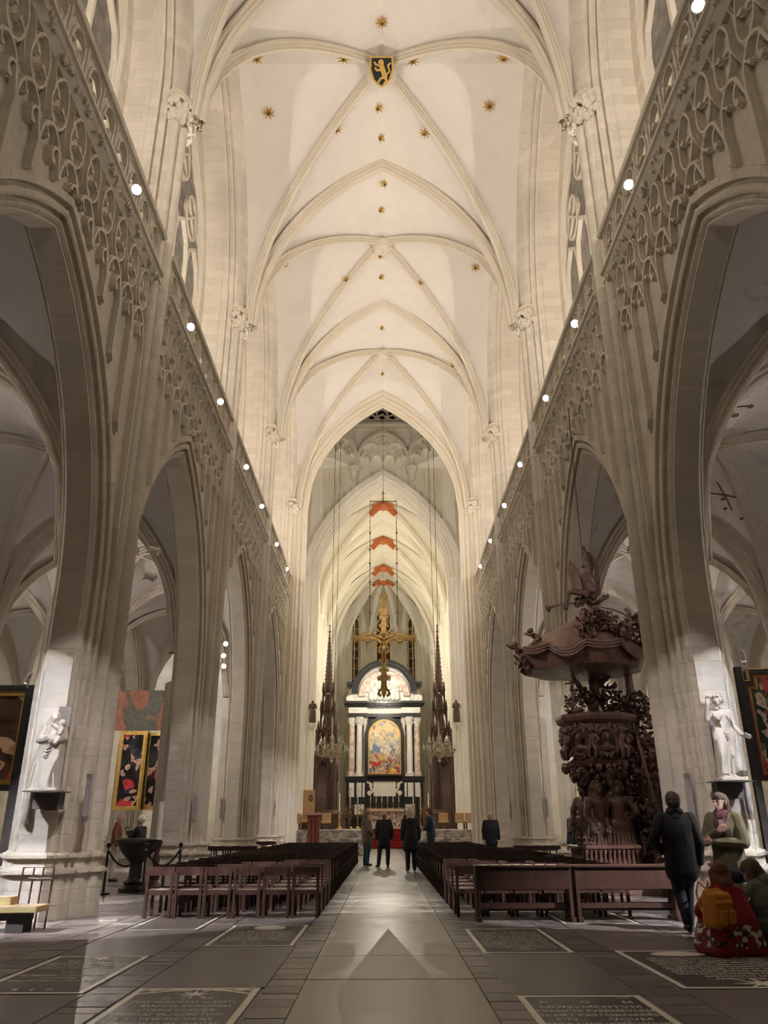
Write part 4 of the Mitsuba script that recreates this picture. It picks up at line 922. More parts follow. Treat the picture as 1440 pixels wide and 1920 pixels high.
    if hair_style:
        Hh = [[(at_(0, -.03, .045), .098), (at_(0, .025, .065), .080)], [(at_(0, -.045, .0), .090), (at_(0, -.04, -.05), .065)]]
        if hair_style == 'bald': Hh = [[(at_(0, -.045, -.015), .085), (at_(0, -.03, -.045), .075)]]
        if hair_style == 'beanie': Hh = [[(at_(0, -.02, .05), .106), (at_(0, .02, .075), .085)], [(at_(0, -.03, .12), .05), (at_(0, -.02, .06), .09)]]
        if hair_style in ('bob', 'long'):
            Ln = .16 if hair_style == 'bob' else .30
            Hh += [[(at_(-.075, -.04, .03), .036), (at_(-.095, -.05, -Ln), .034), (at_(-.03, -.085, -Ln), .05)], [(at_(.075, -.04, .03), .036), (at_(.095, -.05, -Ln), .034), (at_(.03, -.085, -Ln), .05)], [(at_(0, -.06, 0), .07), (at_(-.05, -.08, -Ln), .045), (at_(.05, -.08, -Ln), .045)]]
        cput('hat' if hair_style == 'beanie' else 'hair', blob(Hh, res * .7, 4, .006 if hair_style != 'beanie' else 0, (20, 20, 6)), hair, t, 'paint', True, tw)
    if face:
        for sx in (-1, 1): cput('eye', xf(trimesh.creation.icosphere(1, .0095), at_(sx * .034, .094, .018)), (.03, .02, .02), b, 'paint_gloss', True, tw); cput('eyebrow', tube([at_(sx * .018, .098, .040), at_(sx * .036, .098, .045), at_(sx * .055, .085, .038)], .005, 6), hair if sum(hair) < .5 else (.06, .04, .03), b, 'paint', True, tw)
        cput('mouth', tube([at_(-.028, .083, -.052), at_(-.012, .103, -.060), at_(.012, .103, -.060), at_(.028, .083, -.052)], .006, 6), (.45, .16, .14) if face != 'smile' else (.75, .62, .58), b, 'paint', True, tw)
    for nm, m, col, bs in parts: cput(nm, m, col, t, bs, True, tw)
    return t, J, tw
person('person by the left chairs in a brown puffer jacket and blue jeans', (-.70, 33.5, 0), -1.15, 1.97, hair=(.12, .09, .07), hair_style='bob', coat=(.115, .082, .06), hem=.74, bulk=1.15, trousers=(.035, .055, .085), fold=.012, hood=True,
       pose=dict(lw=(-.16, .16, 1.0), rw=(.16, .16, 1.0), le=(-.27, -.02, 1.15), re=(.27, -.02, 1.15)))
person('person seen from behind in the middle of the aisle, all in black, with a bald head', (.0, 32.3, 0), .05, 1.97, hair=(.16, .11, .09), hair_style='bald', coat=(.010, .010, .011), hem=.66, bulk=1.1, trousers=(.010, .010, .011), fold=.008,
       pose=dict(lk=(-.15, .03, .50), rk=(.13, .02, .5), la=(-.19, -.02, .09), ra=(.12, .0, .09), ltoe=(-.08, .14)))
person('person with grey blond hair in a long black coat by the right chairs', (.93, 29.5, 0), .1, 1.98, hair=(.34, .29, .23), hair_style='bob', coat=(.012, .012, .013), hem=.62, bulk=1.2, trousers=(.011, .011, .012), fold=.012, hood=True, flare=.04)
person('person standing among the right chairs with folded arms in a dark blue sweater', (1.78, 31.98, 0), 1.25, 2.1, hair=(.10, .065, .045), coat=(.022, .028, .040), hem=.84, trousers=(.02, .026, .04), fold=.006, face=True,
       pose=dict(le=(-.24, .10, 1.12), re=(.24, .10, 1.12), lw=(.06, .22, 1.16), rw=(-.06, .24, 1.12), head=(0, .04, 1.61), look=(0, 1, -.25)))
person('bald person in a navy jacket standing by the third right pier', (3.98, 31.35, 0), 3.2, 1.93, hair=(.3, .2, .16), hair_style='bald', coat=(.014, .018, .030), hem=.72, bulk=1.08, trousers=(.012, .014, .02), face=True, parts=())
person('red-haired person in a navy jacket and jeans beside the carved pulpit railing', (5.20, 22.7, 0), 2.2, 1.93, hair=(.14, .055, .03), coat=(.014, .018, .032), hem=.78, trousers=(.06, .10, .18), face=True)
# the walking man in black and the woman in the olive coat
person('person walking away at the right in a black coat and dark jeans, short brown hair', (4.30, 12.35, 0), -.12, 1.90, hair=(.035, .022, .016), coat=(.006, .006, .007), hem=.70, bulk=1.08, trousers=(.008, .010, .016), res=.022, fold=.007,
       pose=dict(le=(-.33, -.05, 1.15), lw=(-.20, .10, 1.0), re=(.27, -.02, 1.12), rw=(.26, .08, .86), rk=(.06, .10, .52), ra=(.05, .20, .10), lk=(-.06, .02, .48), la=(-.045, -.16, .16), ltoe=(-.01, .12)), extra_coat=([(V3(-.06, -.02, 1.50), .055), (V3(.06, -.02, 1.50), .055), (V3(0, -.03, 1.54), .055)],))
def scarf():
    return blob([[(V3(-.07, .02, 1.49), .05), (V3(.07, .02, 1.49), .05), (V3(0, .07, 1.47), .05)], [(V3(-.05, .09, 1.44), .05), (V3(.04, .12, 1.36), .055), (V3(.0, .13, 1.25), .055)], [(V3(.03, .08, 1.46), .05), (V3(-.05, .13, 1.28), .05)]], .02, 4, .008, (20, 20, 10))
person('smiling person with long brown hair in an olive coat and maroon scarf, arms folded', (5.18, 12.75, 0), 2.32, 1.90, skin=(.50, .31, .24), hair=(.032, .018, .012), hair_style='long', coat=(.050, .045, .022), hem=.45, bulk=1.12, trousers=(.012, .011, .012), res=.022, fold=.008, face='smile', flare=.05, coat_name='olive_coat',
       pose=dict(le=(-.27, .06, 1.10), re=(.27, .08, 1.12), lw=(.08, .22, 1.12), rw=(-.02, .26, 1.25), look=(.25, 1, .05), head=(0, .03, 1.62)), curl=.7, palm={'r': (V3(0, .2, 1), V3(-1, -.5, 0)), 'l': (V3(0, .5, 1), V3(0, -1, 0))},
       parts=(('scarf', scarf(), (.042, .012, .017), 'paint'), ('phone', box(-.105, -.035, .235, .245, 1.24, 1.40, .003), (.55, .50, .50), 'paint_gloss')))
# the two crouching people at the right edge
t = thing('person', 'person crouching at the right in a long red patterned dress with a red brown bob', 'person')
o, tw = V3(4.22, 10.62, 0), TW((4.22, 10.62, 0), .25)
c = V3(.0, .10, .87); hb, at_ = head_bones(c, V3(.3, 1, -.35), 1.05)
body = blob(hb + [[(V3(0, .0, .38), .13), (V3(0, .05, .60), .13)], [(V3(0, .05, .6), .11), (c + V3(0, -.03, -.06), .055)], [(V3(0, 0, .36), .14), (V3(-.12, .28, .42), .08)], [(V3(0, 0, .36), .14), (V3(.12, .28, .42), .08)], [(V3(-.12, .28, .42), .06), (V3(-.1, .12, .08), .05)], [(V3(.12, .28, .42), .06), (V3(.1, .12, .08), .05)]]
            + chain([V3(-.18, .06, .66), V3(-.22, .26, .46), V3(-.10, .42, .52)], [.05, .04, .03]) + chain([V3(.18, .06, .66), V3(.24, .26, .46), V3(.14, .42, .52)], [.05, .04, .03]) + hand_bones(V3(-.10, .42, .52), V3(.4, 1, .2), V3(0, 0, 1), V3(1, 0, 0), .4) + hand_bones(V3(.14, .42, .52), V3(-.2, 1, .2), V3(0, 0, 1), V3(-1, 0, 0), .4), .018, 4)
b = cput('body', body, (.48, .30, .23), t, 'paint', True, tw)
cput('red_jacket', blob([[(V3(-.17, .04, .66), .085), (V3(.17, .04, .66), .085), (V3(-.14, -.02, .38), .16), (V3(.14, -.02, .38), .16)], [(V3(0, .04, .73), .075), (V3(-.14, .03, .68), .07), (V3(.14, .03, .68), .07)]] + chain([V3(-.18, .06, .66), V3(-.24, .26, .45), V3(-.12, .38, .5)], [.085, .07, .055]) + chain([V3(.18, .06, .66), V3(.25, .26, .45), V3(.15, .38, .5)], [.085, .07, .055]), .025, 6, .010), (.20, .010, .016), t, 'paint', True, tw, label='red jacket')
def dress_cols(m):
    p = np.array(m.vertices); n = meshkit.fbm(p * np.array([13, 13, 16]), 2, 5); base = np.tile([.15, .008, .012], (len(p), 1)); band = (p[:, 2] > .10) & (p[:, 2] < .34)
    base[band & (n > .50)] = (.012, .010, .012); base[band & (n > .60)] = (.42, .38, .34); return base
dr_ = blob([[(V3(-.15, -.02, .36), .16), (V3(.15, -.02, .36), .16), (V3(-.30, -.12, .06), .06), (V3(.28, -.14, .06), .06), (V3(.26, .30, .08), .08), (V3(-.26, .30, .08), .08), (V3(-.14, .28, .42), .09), (V3(.14, .28, .42), .09)]], .018, 4, .016, (10, 10, 2))
put('dress', cply(dr_, dress_cols(dr_), 'paint', True), None, t, tw=tw, label='red dress with a black and white printed band')
cput('hair', blob([[(at_(0, -.03, .045), .105), (at_(0, .02, .06), .088)], [(at_(-.08, -.01, .02), .05), (at_(-.085, -.01, -.11), .045), (at_(0, -.075, -.11), .06)], [(at_(.08, -.01, .02), .05), (at_(.085, -.01, -.11), .045), (at_(0, -.075, -.11), .06)]], .018, 4, .006, (26, 26, 7)), (.12, .045, .022), t, 'paint', True, tw)
for sx in (-1, 1): cput('shoe', blob([[(V3(sx * .1, .08, .045), .045), (V3(sx * .12, .26, .04), .035)]], .03, 3), (.02, .015, .015), t, 'paint_gloss', True, tw)
t = thing('backpack', 'orange leather backpack worn by the crouching person in red', 'backpack')
bw = TW((4.02, 10.48, .30), .55)
cput('bag', blob([[(V3(-.14, -.06, .06), .05), (V3(.14, -.06, .06), .05), (V3(-.14, .06, .06), .05), (V3(.14, .06, .06), .05), (V3(-.12, -.05, .34), .05), (V3(.12, -.05, .34), .05), (V3(-.12, .05, .34), .05), (V3(.12, .05, .34), .05)]], .02, 5, .008), (.42, .16, .022), t, 'paint', True, bw)
cput('flap', blob([[(V3(-.13, -.09, .28), .03), (V3(.13, -.09, .28), .03), (V3(-.12, .04, .39), .035), (V3(.12, .04, .39), .035)]], .02, 4, .006), (.46, .18, .026), t, 'paint', True, bw)
for sx in (-1, 1): cput('pocket', blob([[(V3(sx * .08 - .04, -.125, .07), .022), (V3(sx * .08 + .04, -.125, .07), .022), (V3(sx * .08 - .04, -.125, .18), .022), (V3(sx * .08 + .04, -.125, .18), .022)]], .02, 3, .004), (.40, .15, .02), t, 'paint', True, bw); cput('strap', tube([(sx * .08, .09, .08), (sx * .1, .17, .2), (sx * .1, .20, .38), (sx * .09, .16, .50), (sx * .06, .06, .40)], .012, 6), (.50, .24, .07), t, 'paint', True, bw)
cput('handle', tube([(-.04, .05, .41), (0, .05, .46), (.04, .05, .41)], .008, 6), (.05, .03, .02), t, 'paint', True, bw)
t = thing('person', 'person crouching at the right edge in a grey green puffer jacket with long brown hair', 'person')
tw = TW((4.86, 11.02, 0), .9)
c = V3(.0, .12, .88); hb, at_ = head_bones(c, V3(0, 1, -.5), 1.05)
b = cput('body', blob(hb + [[(V3(0, 0, .40), .14), (V3(0, .05, .62), .13)], [(V3(0, .05, .62), .11), (c + V3(0, -.03, -.06), .055)], [(V3(0, 0, .36), .13), (V3(-.14, .30, .44), .08)], [(V3(0, 0, .36), .13), (V3(.14, .30, .44), .08)], [(V3(-.14, .30, .44), .06), (V3(-.12, .10, .08), .05)], [(V3(.14, .30, .44), .06), (V3(.12, .10, .08), .05)]] + chain([V3(-.2, .06, .68), V3(-.26, .28, .50), V3(-.12, .46, .5)], [.05, .04, .03]) + chain([V3(.2, .06, .68), V3(.26, .28, .50), V3(.12, .46, .5)], [.05, .04, .03]) + hand_bones(V3(-.12, .46, .5), V3(.3, 1, 0), V3(0, 0, 1), V3(1, 0, 0), .5) + hand_bones(V3(.12, .46, .5), V3(-.3, 1, 0), V3(0, 0, 1), V3(-1, 0, 0), .5), .018, 4), (.48, .30, .23), t, 'paint', True, tw)
pf = [[(V3(-.19, .05, .70), .10), (V3(.19, .05, .70), .10), (V3(-.16, -.02, .52), .19), (V3(.16, -.02, .52), .19)]] + [[(V3(-.15, -.04, z), .19), (V3(.15, -.04, z), .19), (V3(0, .10, z), .19)] for z in (.56, .44, .32)] + [[(V3(-.08, -.04, .76), .09), (V3(.08, -.04, .76), .09), (V3(0, .05, .76), .08)]] + chain([V3(-.2, .06, .68), V3(-.28, .28, .48), V3(-.14, .42, .5)], [.11, .10, .075]) + chain([V3(.2, .06, .68), V3(.28, .28, .48), V3(.14, .42, .5)], [.11, .10, .075])
cput('puffer_jacket', blob(pf, .022, 4, .012, (7, 7, 14)), (.075, .085, .066), t, 'paint', True, tw, label='grey green puffer jacket')
for k in range(3): cput('sleeve_stripe', tube([(-.33, .10 + .035 * k, .60), (-.375, .13 + .035 * k, .55), (-.385, .15 + .035 * k, .49)], .009, 6), (.6, .6, .57), t, 'paint', True, tw)
cput('trousers', blob([[(V3(-.1, 0, .34), .15), (V3(.1, 0, .34), .15), (V3(-.14, .30, .44), .10)], [(V3(.1, 0, .34), .15), (V3(.14, .30, .44), .10)], [(V3(-.14, .3, .44), .10), (V3(-.12, .1, .12), .08)], [(V3(.14, .3, .44), .10), (V3(.12, .1, .12), .08)]], .025, 5, .006), (.055, .062, .052), t, 'paint', True, tw)
for sx in (-1, 1): cput('shoe', blob([[(V3(sx * .12, .06, .045), .045), (V3(sx * .13, .24, .04), .035)]], .03, 3), (.02, .015, .015), t, 'paint_gloss', True, tw)
cput('hair', blob([[(at_(0, -.03, .045), .108), (at_(0, .02, .06), .09)], [(at_(-.08, .0, .02), .05), (at_(-.10, .06, -.20), .045), (at_(-.09, .10, -.42), .03)], [(at_(.08, .0, .02), .05), (at_(.09, .06, -.2), .045), (at_(.08, .1, -.4), .03)], [(at_(0, -.06, 0), .08), (at_(0, -.07, -.12), .07)]], .018, 4, .007, (26, 26, 7)), (.085, .052, .032), t, 'paint', True, tw)
t = thing('stroller', 'low black stroller with small wheels between the crouching people, navy hood', 'stroller')
sw = TW((4.98, 11.6, 0), .9)
def wheel(x, y, r, w): 
    m = xf(lathe([(r * .72, -w), (r, -w), (r, w), (r * .72, w), (r * .72, -w)], 20), (x, y, r), 0, 0, math.pi / 2); return cat(m, *[tube([(x, y, r), (x, y + .74 * r * math.cos(a), r + .74 * r * math.sin(a))], .006, 5) for a in np.arange(0, 6.2, 1.05)])
for x, y, r in ((-.42, -.42, .10), (-.20, -.42, .10), (-.36, .40, .12), (.3, .40, .12)): cput('wheel', wheel(x, y, r, .02), (.02, .02, .022), t, 'paint_gloss', 40, sw)
cput('frame', cat(*[tube(q, .013, 6) for q in ([(-.31, -.42, .12), (-.31, -.1, .40), (-.31, .46, .95)], [(.28, .40, .14), (.28, -.1, .40), (.28, .46, .95)], [(-.31, -.1, .4), (.28, -.1, .4)], [(-.31, .46, .95), (.28, .46, .95)], [(-.36, .40, .14), (-.31, -.1, .4)], [(-.42, -.42, .10), (-.2, -.42, .1)], [(-.36, .4, .12), (.3, .4, .12)])]), (.25, .25, .26), t, 'paint_gloss', 40, sw)
cput('seat', box(-.29, .26, -.15, .30, .34, .42, .02), (.015, .015, .018), t, 'paint', False, sw); cput('hood', blob([[(V3(-.24, .12, .80), .08), (V3(.2, .12, .80), .08), (V3(-.22, .38, .84), .09), (V3(.18, .38, .84), .09)]], .03, 4), (.012, .016, .045), t, 'paint', True, sw, label='navy hood')
# the two people behind the font
person('person in a cream beanie and black coat holding up a phone beyond the black font', (-6.46, 22.3, 0), 1.35, 1.72, hair=(.72, .66, .58), hair_style='beanie', coat=(.012, .012, .013), hem=.70, trousers=(.012, .012, .014), face=True,
       pose=dict(le=(-.22, .16, 1.20), re=(.22, .16, 1.20), lw=(-.06, .34, 1.36), rw=(.06, .34, 1.36)), parts=(('phone', box(-.09, .09, .40, .412, 1.38, 1.47, .003), (.02, .02, .02), 'paint_gloss'), ('scarf', blob([[(V3(-.05, .05, 1.45), .06), (V3(.05, .05, 1.45), .06)]], .03, 3), (.20, .15, .11), 'paint')))
person('balding person in a rust vest and beige trousers leaning at the left pier beyond the font', (-7.82, 24.6, 0), -1.3, 1.86, skin=(.50, .29, .24), hair=(.4, .33, .28), hair_style='bald', coat=(.16, .055, .030), hem=.86, trousers=(.36, .30, .24), pose=dict(head=(0, .08, 1.60), look=(0, 1, -.3)))
# ------------------------------------------------------------------ statues on the near piers
def mirror(m):
    m = tm(m).copy(); m.apply_transform(np.diag([-1.0, 1, 1, 1])); return m      # apply_transform turns the faces back by itself
def statue(label, pos, rz, bones, skin_parts, fold, base, extra=()):
    t = thing('statue', label, 'statue'); tw = TW(pos, rz)
    fl_ = (lambda m: mirror(m)) if skin_parts == 'mirror' else (lambda m: m)
    put('figure', fl_(blob(bones, .022, 5, fold, (9, 9, 1.6), 3)), 'statue_stone', t, True, tw)
    for n, m in extra: put(n, fl_(m), 'statue_stone', t, True, tw)
    put('plinth', base, 'statue_stone', t, False, tw)
    return t, tw
def curly(c, f, k=1.0, beard=False, n=34, seed=1):
    r_ = random.Random(seed); ms = []; f = f / np.linalg.norm(f)
    for i in range(n):
        d = V3(r_.gauss(0, 1), r_.gauss(0, 1), r_.gauss(.4, 1)); d /= np.linalg.norm(d)
        if d @ f > .35 and d[2] < .6: continue
        b = trimesh.creation.icosphere(1, .032 * k); b.apply_translation(c + V3(0, -.01, .03) + d * .098 * k); ms.append(b)
    if beard:
        for i in range(10):
            b = trimesh.creation.icosphere(1, .024 * k); b.apply_translation(c + f * (.075 + r_.uniform(-.01, .02)) * k + V3(r_.uniform(-.05, .05), 0, -.085 - r_.uniform(0, .06)) * k); ms.append(b)
    return cat(*ms)
def face_marks(at_, k=1.0):
    return cat(*[xf(trimesh.creation.icosphere(1, .011 * k), at_(sx * .034, .09, .016)) for sx in (-1, 1)], tube([at_(-.025, .085, -.052), at_(0, .102, -.06), at_(.025, .085, -.052)], .006 * k, 6))
# mother and child (local: facing +y = out of the pier)
c = V3(-.03, .02, 1.20); k = .80; hb, at_ = head_bones(c, V3(.45, 1, -.35), k)
c2 = V3(.145, .09, 1.10); hb2, at2 = head_bones(c2, V3(-.6, .8, .1), .62)
mb = hb + [[(V3(0, 0, .72), .15), (V3(-.02, .01, .98), .13)], [(V3(-.02, .01, .98), .12), (c + V3(0, -.01, -.06), .05)], [(V3(-.16, .0, 1.04), .06), (V3(.13, .0, 1.04), .06), (V3(0, .01, .95), .11)],
      [(V3(-.10, .02, .72), .12), (V3(.10, .02, .72), .12), (V3(-.22, .0, .05), .06), (V3(.16, .02, .05), .07), (V3(0, .14, .05), .07)], [(V3(-.12, .04, .70), .10), (V3(-.30, .02, .04), .05), (V3(-.10, .10, .05), .06)],
      [(c + V3(0, -.04, .03), .095), (V3(-.14, -.03, 1.02), .07), (V3(.10, -.04, 1.02), .07)]] + chain([V3(-.17, .0, 1.04), V3(-.22, .08, .84), V3(-.02, .18, .86)], [.065, .058, .045]) + chain([V3(.14, .0, 1.04), V3(.20, .06, .86), V3(.12, .17, .84)], [.065, .058, .045])
mb += hand_bones(V3(-.02, .18, .86), V3(1, .2, 0), V3(0, 0, 1), V3(0, -1, 0), .5, .85) + hand_bones(V3(.12, .17, .84), V3(-1, .1, .2), V3(0, 0, 1), V3(0, -1, 0), .5, .85)
mb += hb2 + [[(V3(.13, .11, .90), .065), (V3(.135, .10, 1.02), .055)], [(V3(.10, .13, .88), .05), (V3(.03, .20, .80), .035)], [(V3(.16, .13, .88), .05), (V3(.12, .21, .78), .035)], [(V3(.10, .12, 1.02), .032), (V3(.0, .14, 1.08), .022)], [(V3(.17, .12, 1.01), .032), (V3(.17, .19, .93), .022)]]
folds = [tube([(-.20 + .05 * i, .10 - .012 * abs(i - 3), .66 - .02 * i), (-.22 + .055 * i, .13, .40), (-.27 + .07 * i, .13 - .01 * abs(i - 3), .05)], [.014, .022, .03], 6) for i in range(7)] + [tube([(-.20, .08, .78 - .05 * i), (-.03, .17, .68 - .05 * i), (.16, .10, .74 - .05 * i)], .017, 6) for i in range(4)]
sL, sR = (-5.76, 14.06), (5.92, 14.02)
statue('white stone statue of a mother holding a child to her cheek, on the left pier', (sL[0], sL[1], 2.02), math.pi, mb, 'mirror', .012, xf(box(-.24, .24, -.17, .19, 0, .05, .01), (0, 0, 0)), [('drapery', cat(*folds)), ('faces', cat(face_marks(at_, k), face_marks(at2, .62)))])
# bare-chested man with raised arm, cloth round his hips
c = V3(.02, .03, 1.32); k = .88; hb, at_ = head_bones(c, V3(.55, 1, -.1), k)
cb = hb + [[(V3(0, 0, .80), .115), (V3(0, .02, .90), .11)], [(V3(0, .02, .88), .105), (V3(-.06, .03, 1.06), .105), (V3(.06, .03, 1.06), .105)], [(V3(-.15, .0, 1.14), .062), (V3(.15, .0, 1.14), .062), (V3(0, .03, 1.08), .11)], [(V3(0, .0, 1.15), .06), (c + V3(0, -.01, -.07), .045)],
      [(V3(-.06, .12, 1.07), .035), (V3(-.09, .10, 1.02), .05)], [(V3(.06, .12, 1.07), .035), (V3(.09, .10, 1.02), .05)]] + chain([V3(.17, 0, 1.14), V3(.28, .06, 1.02), V3(.25, .14, 1.25)], [.055, .046, .034]) + chain([V3(-.17, 0, 1.13), V3(-.21, .02, .90), V3(-.27, .14, .74)], [.055, .045, .034])
cb += hand_bones(V3(.25, .14, 1.26), V3(-.1, .1, 1), V3(-1, 0, .2), V3(-.3, 1, 0), .35, .9) + hand_bones(V3(-.27, .14, .74), V3(-.7, .5, -.2), V3(0, .4, 1), V3(0, .5, 1), .3, .9)
cb += [[(V3(-.07, .0, .80), .12), (V3(.07, .0, .80), .12), (V3(-.05, .02, .66), .13), (V3(.06, .02, .66), .13)], [(V3(.06, .02, .74), .125), (V3(.10, .06, .44), .10), (V3(.12, .0, .10), .09), (V3(.04, -.02, .10), .09)], [(V3(-.06, .02, .74), .11), (V3(-.06, .08, .42), .075)], [(V3(-.06, .08, .42), .062), (V3(-.05, .0, .10), .042)], [(V3(-.05, .0, .07), .042), (V3(-.07, .14, .05), .03)], [(V3(.10, .02, .07), .042), (V3(.14, .16, .05), .03)]]
fo = [tube([(-.14, .06, .82 - .028 * i), (0, .145, .76 - .035 * i), (.14, .08, .80 - .025 * i)], .016, 6) for i in range(4)] + [tube([(-.10 + .04 * i, .12, .66), (.0 + .035 * i, .13, .42), (.02 + .03 * i, .09, .12)], [.014, .018, .022], 6) for i in range(5)] + [tube([(.16, .05, .82), (.18, .07, .68), (.16, .05, .58)], [.03, .04, .015], 8)]
statue('white stone statue of a bare-chested bearded man raising one hand, on the right pier', (sR[0], sR[1], 2.14), math.pi, cb, None, .004, box(-.22, .22, -.16, .20, 0, .06, .01), [('drapery', cat(*fo)), ('hair', curly(c, V3(.55, 1, -.1), k, True)), ('face', face_marks(at_, k))])
for s, (x, y), z, lb in ((-1, sL, 2.02, 'left'), (1, sR, 2.14, 'right')):
    t = thing('statue_bracket', f'dark grey steel shelf and back plate carrying the {lb} pier statue', 'bracket')
    cput('shelf', box(x - .30, x + .30, y - .24, y + .32, z - .018, z), (.05, .047, .045), t, 'paint_gloss'); cput('back_plate', box(x - .10, x + .13, y + .27, y + .29, z - .3, z + 1.45), (.075, .07, .068), t, 'paint'); cput('gusset', box(x - .22, x + .22, y + .05, y + .30, z - .28, z - .018), (.06, .056, .054), t, 'paint')
# ------------------------------------------------------------------ tube lamps on the piers
dif('lamp_tube_glass', (.42, .40, .40))
tube_spots = [(-6.15, 14.34, 1.9, 'left edge of the left statue pier'), (-5.24, 14.62, 1.93, 'left statue pier, right of the statue'), (5.40, 14.60, 1.9, 'right statue pier, left of the statue'), (6.30, 14.34, 1.93, 'right edge of the right statue pier'),
              (-6.28, 23.45, 1.95, 'second left pier, its far side'), (-5.40, 23.75, 1.95, 'second left pier, its aisle side'), (-6.4, 32.65, 2.1, 'third left pier, its far side'), (-5.52, 33.0, 2.1, 'third left pier, its aisle side'), (-5.55, 42.1, 2.3, 'fourth left pier'),
              (6.4, 32.65, 2.1, 'third right pier, its far side'), (5.52, 33.0, 2.1, 'third right pier, its aisle side'), (6.45, 42.0, 2.2, 'fourth right pier')]
for x, y, z, lb in tube_spots:
    t = thing('wall_lamp', f'vertical grey tube lamp on the {lb}', 'lamp')
    cput('tube', xf(lathe([(.001, -.33), (.052, -.33), (.055, -.30), (.055, .30), (.052, .33), (.001, .33)], 14), (x, y, z)), (.30, .28, .28), t, 'paint_gloss', 40); cput('cap', xf(lathe([(.03, .0), (.062, .0), (.062, .09), (.03, .09)], 14), (x, y, z - .40)), (.5, .48, .47), t, 'metal_paint', 40); cput('cap', xf(lathe([(.03, .0), (.062, .0), (.062, .09), (.03, .09)], 14), (x, y, z + .31)), (.5, .48, .47), t, 'metal_paint', 40)
    cput('bracket', box(x - .015, x + .015, y, y + .16, z - .2, z - .17), (.2, .19, .19), t, 'paint')
# ------------------------------------------------------------------ floodlights on the balustrades and spots on the piers
def lamp(name, label, pos, aim, size=.11, group=None, glow=16.0, w=.02):
    t = thing(name, label, 'lamp', group); p, a = np.array(pos, float), np.array(aim, float); d = (a - p) / np.linalg.norm(a - p)
    Rm = trimesh.geometry.align_vectors([0, 0, 1], d); Rm[:3, 3] = p
    hs = lathe([(.001, -.22), (size * .7, -.22), (size, -.05), (size, 0), (size * .9, 0), (size * .8, -.03)], 16); hs.apply_transform(Rm); cput('housing', hs, (.62, .60, .56), t, 'paint_gloss', 40)
    ln = lathe([(size * .86, -.012), (size * .5, .02), (.001, .03)], 16); ln.apply_transform(Rm)
    k = put('lens', ln, 'lamp_tube_glass', t); scene[k]['emitter'] = {'type': 'area', 'radiance': rgb(glow, glow * .93, glow * .82), 'sampling_weight': w}
    cput('yoke', tube([p - d * .12 + V3(.0, 0, 0), p - d * .12 + V3(0, 0, -.22)], .018, 6), (.3, .29, .27), t, 'paint_gloss')
    return t
for s in (-1, 1):
    ys = (12.9, 17.95, 22.1, 27.2, 31.3, 36.4, 40.6) if s < 0 else (8.85, 12.8, 17.85, 21.95, 27.05, 31.3, 36.0, 40.2)
    for i, y in enumerate(ys):
        bay = sum(y > q for q in PY[2:]) ; lamp('floodlight', f'round white floodlight on the {side_name[s]} balustrade, {["first", "second", "third", "fourth", "fifth", "sixth", "seventh", "eighth"][i]} from the camera', (s * 5.28, y, 14.15 + .012 * (y - 12)), (-s * .5, y - 8, 8), .12, f'floodlights on the {side_name[s]} balustrade')
for x, y, z, n in ((-5.02, 24.5, 6.84, 'top'), (-5.02, 24.3, 6.42, 'middle'), (-5.02, 24.45, 6.12, 'lowest')): lamp('spotlight', f'small lit spotlight on the second left pier, {n} of three', (x, y, z), (0, 12, 1), .085, 'spotlights on the second left pier', 14)
for x, y, z, n in ((-4.98, 15.75, 6.95, 'upper'), (-4.98, 15.72, 6.35, 'lower')):
    t = thing('spotlight', f'white unlit spotlight on the left statue pier, {n} of two', 'lamp', 'white spotlights on the left statue pier')
    cput('housing', xf(lathe([(.001, -.2), (.07, -.2), (.09, .02), (.08, .03), (.001, .0)], 14), (x + .12, y + .1, z), 0, 0, 1.9), (.70, .68, .64), t, 'paint_gloss', 40); cput('bracket', tube([(x - .1, y, z - .05), (x + .1, y + .06, z)], .02, 6), (.5, .49, .47), t)
# ------------------------------------------------------------------ gilded stars on the vault
STARS = [(-0.05, 18.33, 26.98, 0.47, 0, -0.88), (-4.36, 19.21, 26.49, 0, 0.6, -0.8), (-1.34, 19.22, 26.5, 0, 0.6, -0.8), (1.11, 19.41, 26.63, 0, 0.58, -0.82), (4.28, 19.24, 26.51, 0, 0.59, -0.8), (-4.19, 21.26, 26.07, 0, -0.65, -0.76), (-1.79, 21.68, 25.81, 0.64, 0, -0.77), (-0.15, 21.77, 26.93, 0, 0, -1), (-0.05, 23.21, 26.98, 0, 0, -1), (1.71, 21.91, 25.87, -0.63, 0, -0.78), (3.98, 21.1, 26.21, 0, -0.63, -0.77), (0.12, 25.56, 26.94, 0, 0, -1), (-0.07, 27.11, 26.97, 0, 0, -1), (-0.1, 30.1, 26.95, 0, 0, -1), (-4.69, 30, 26.4, 0, -0.61, -0.79), (4.45, 30.15, 26.28, 0, -0.63, -0.78), (-1.73, 30.58, 25.92, 0, -0.67, -0.74), (-0.08, 31.68, 26.96, 0, 0, -1), (1.83, 30.7, 25.81, -0.05, -0.63, -0.78), (-0.04, 35.98, 26.98, 0, 0, -1), (-0.02, 40.69, 26.99, 0, 0, -1), (3.77, 34.46, 23.62, -0.84, 0, -0.55), (-3.96, 34.2, 23.31, 0.86, 0, -0.51)]
sp_ = []
for i in range(16):
    r_ = .27 if i % 2 == 0 else .10
    a = i * math.pi / 8; sp_.append((r_ * math.cos(a), r_ * math.sin(a), .0))
star_m = trimesh.Trimesh(np.array(sp_ + [(0, 0, .07), (0, 0, -.07)]), [(i, (i + 1) % 16, 16) for i in range(16)] + [((i + 1) % 16, i, 17) for i in range(16)], process=False)
ply_star = mikit.ply(star_m, 'gilding'); ply_eye = cply(trimesh.creation.icosphere(1, .075), (.07, .045, .03), 'paint', True)
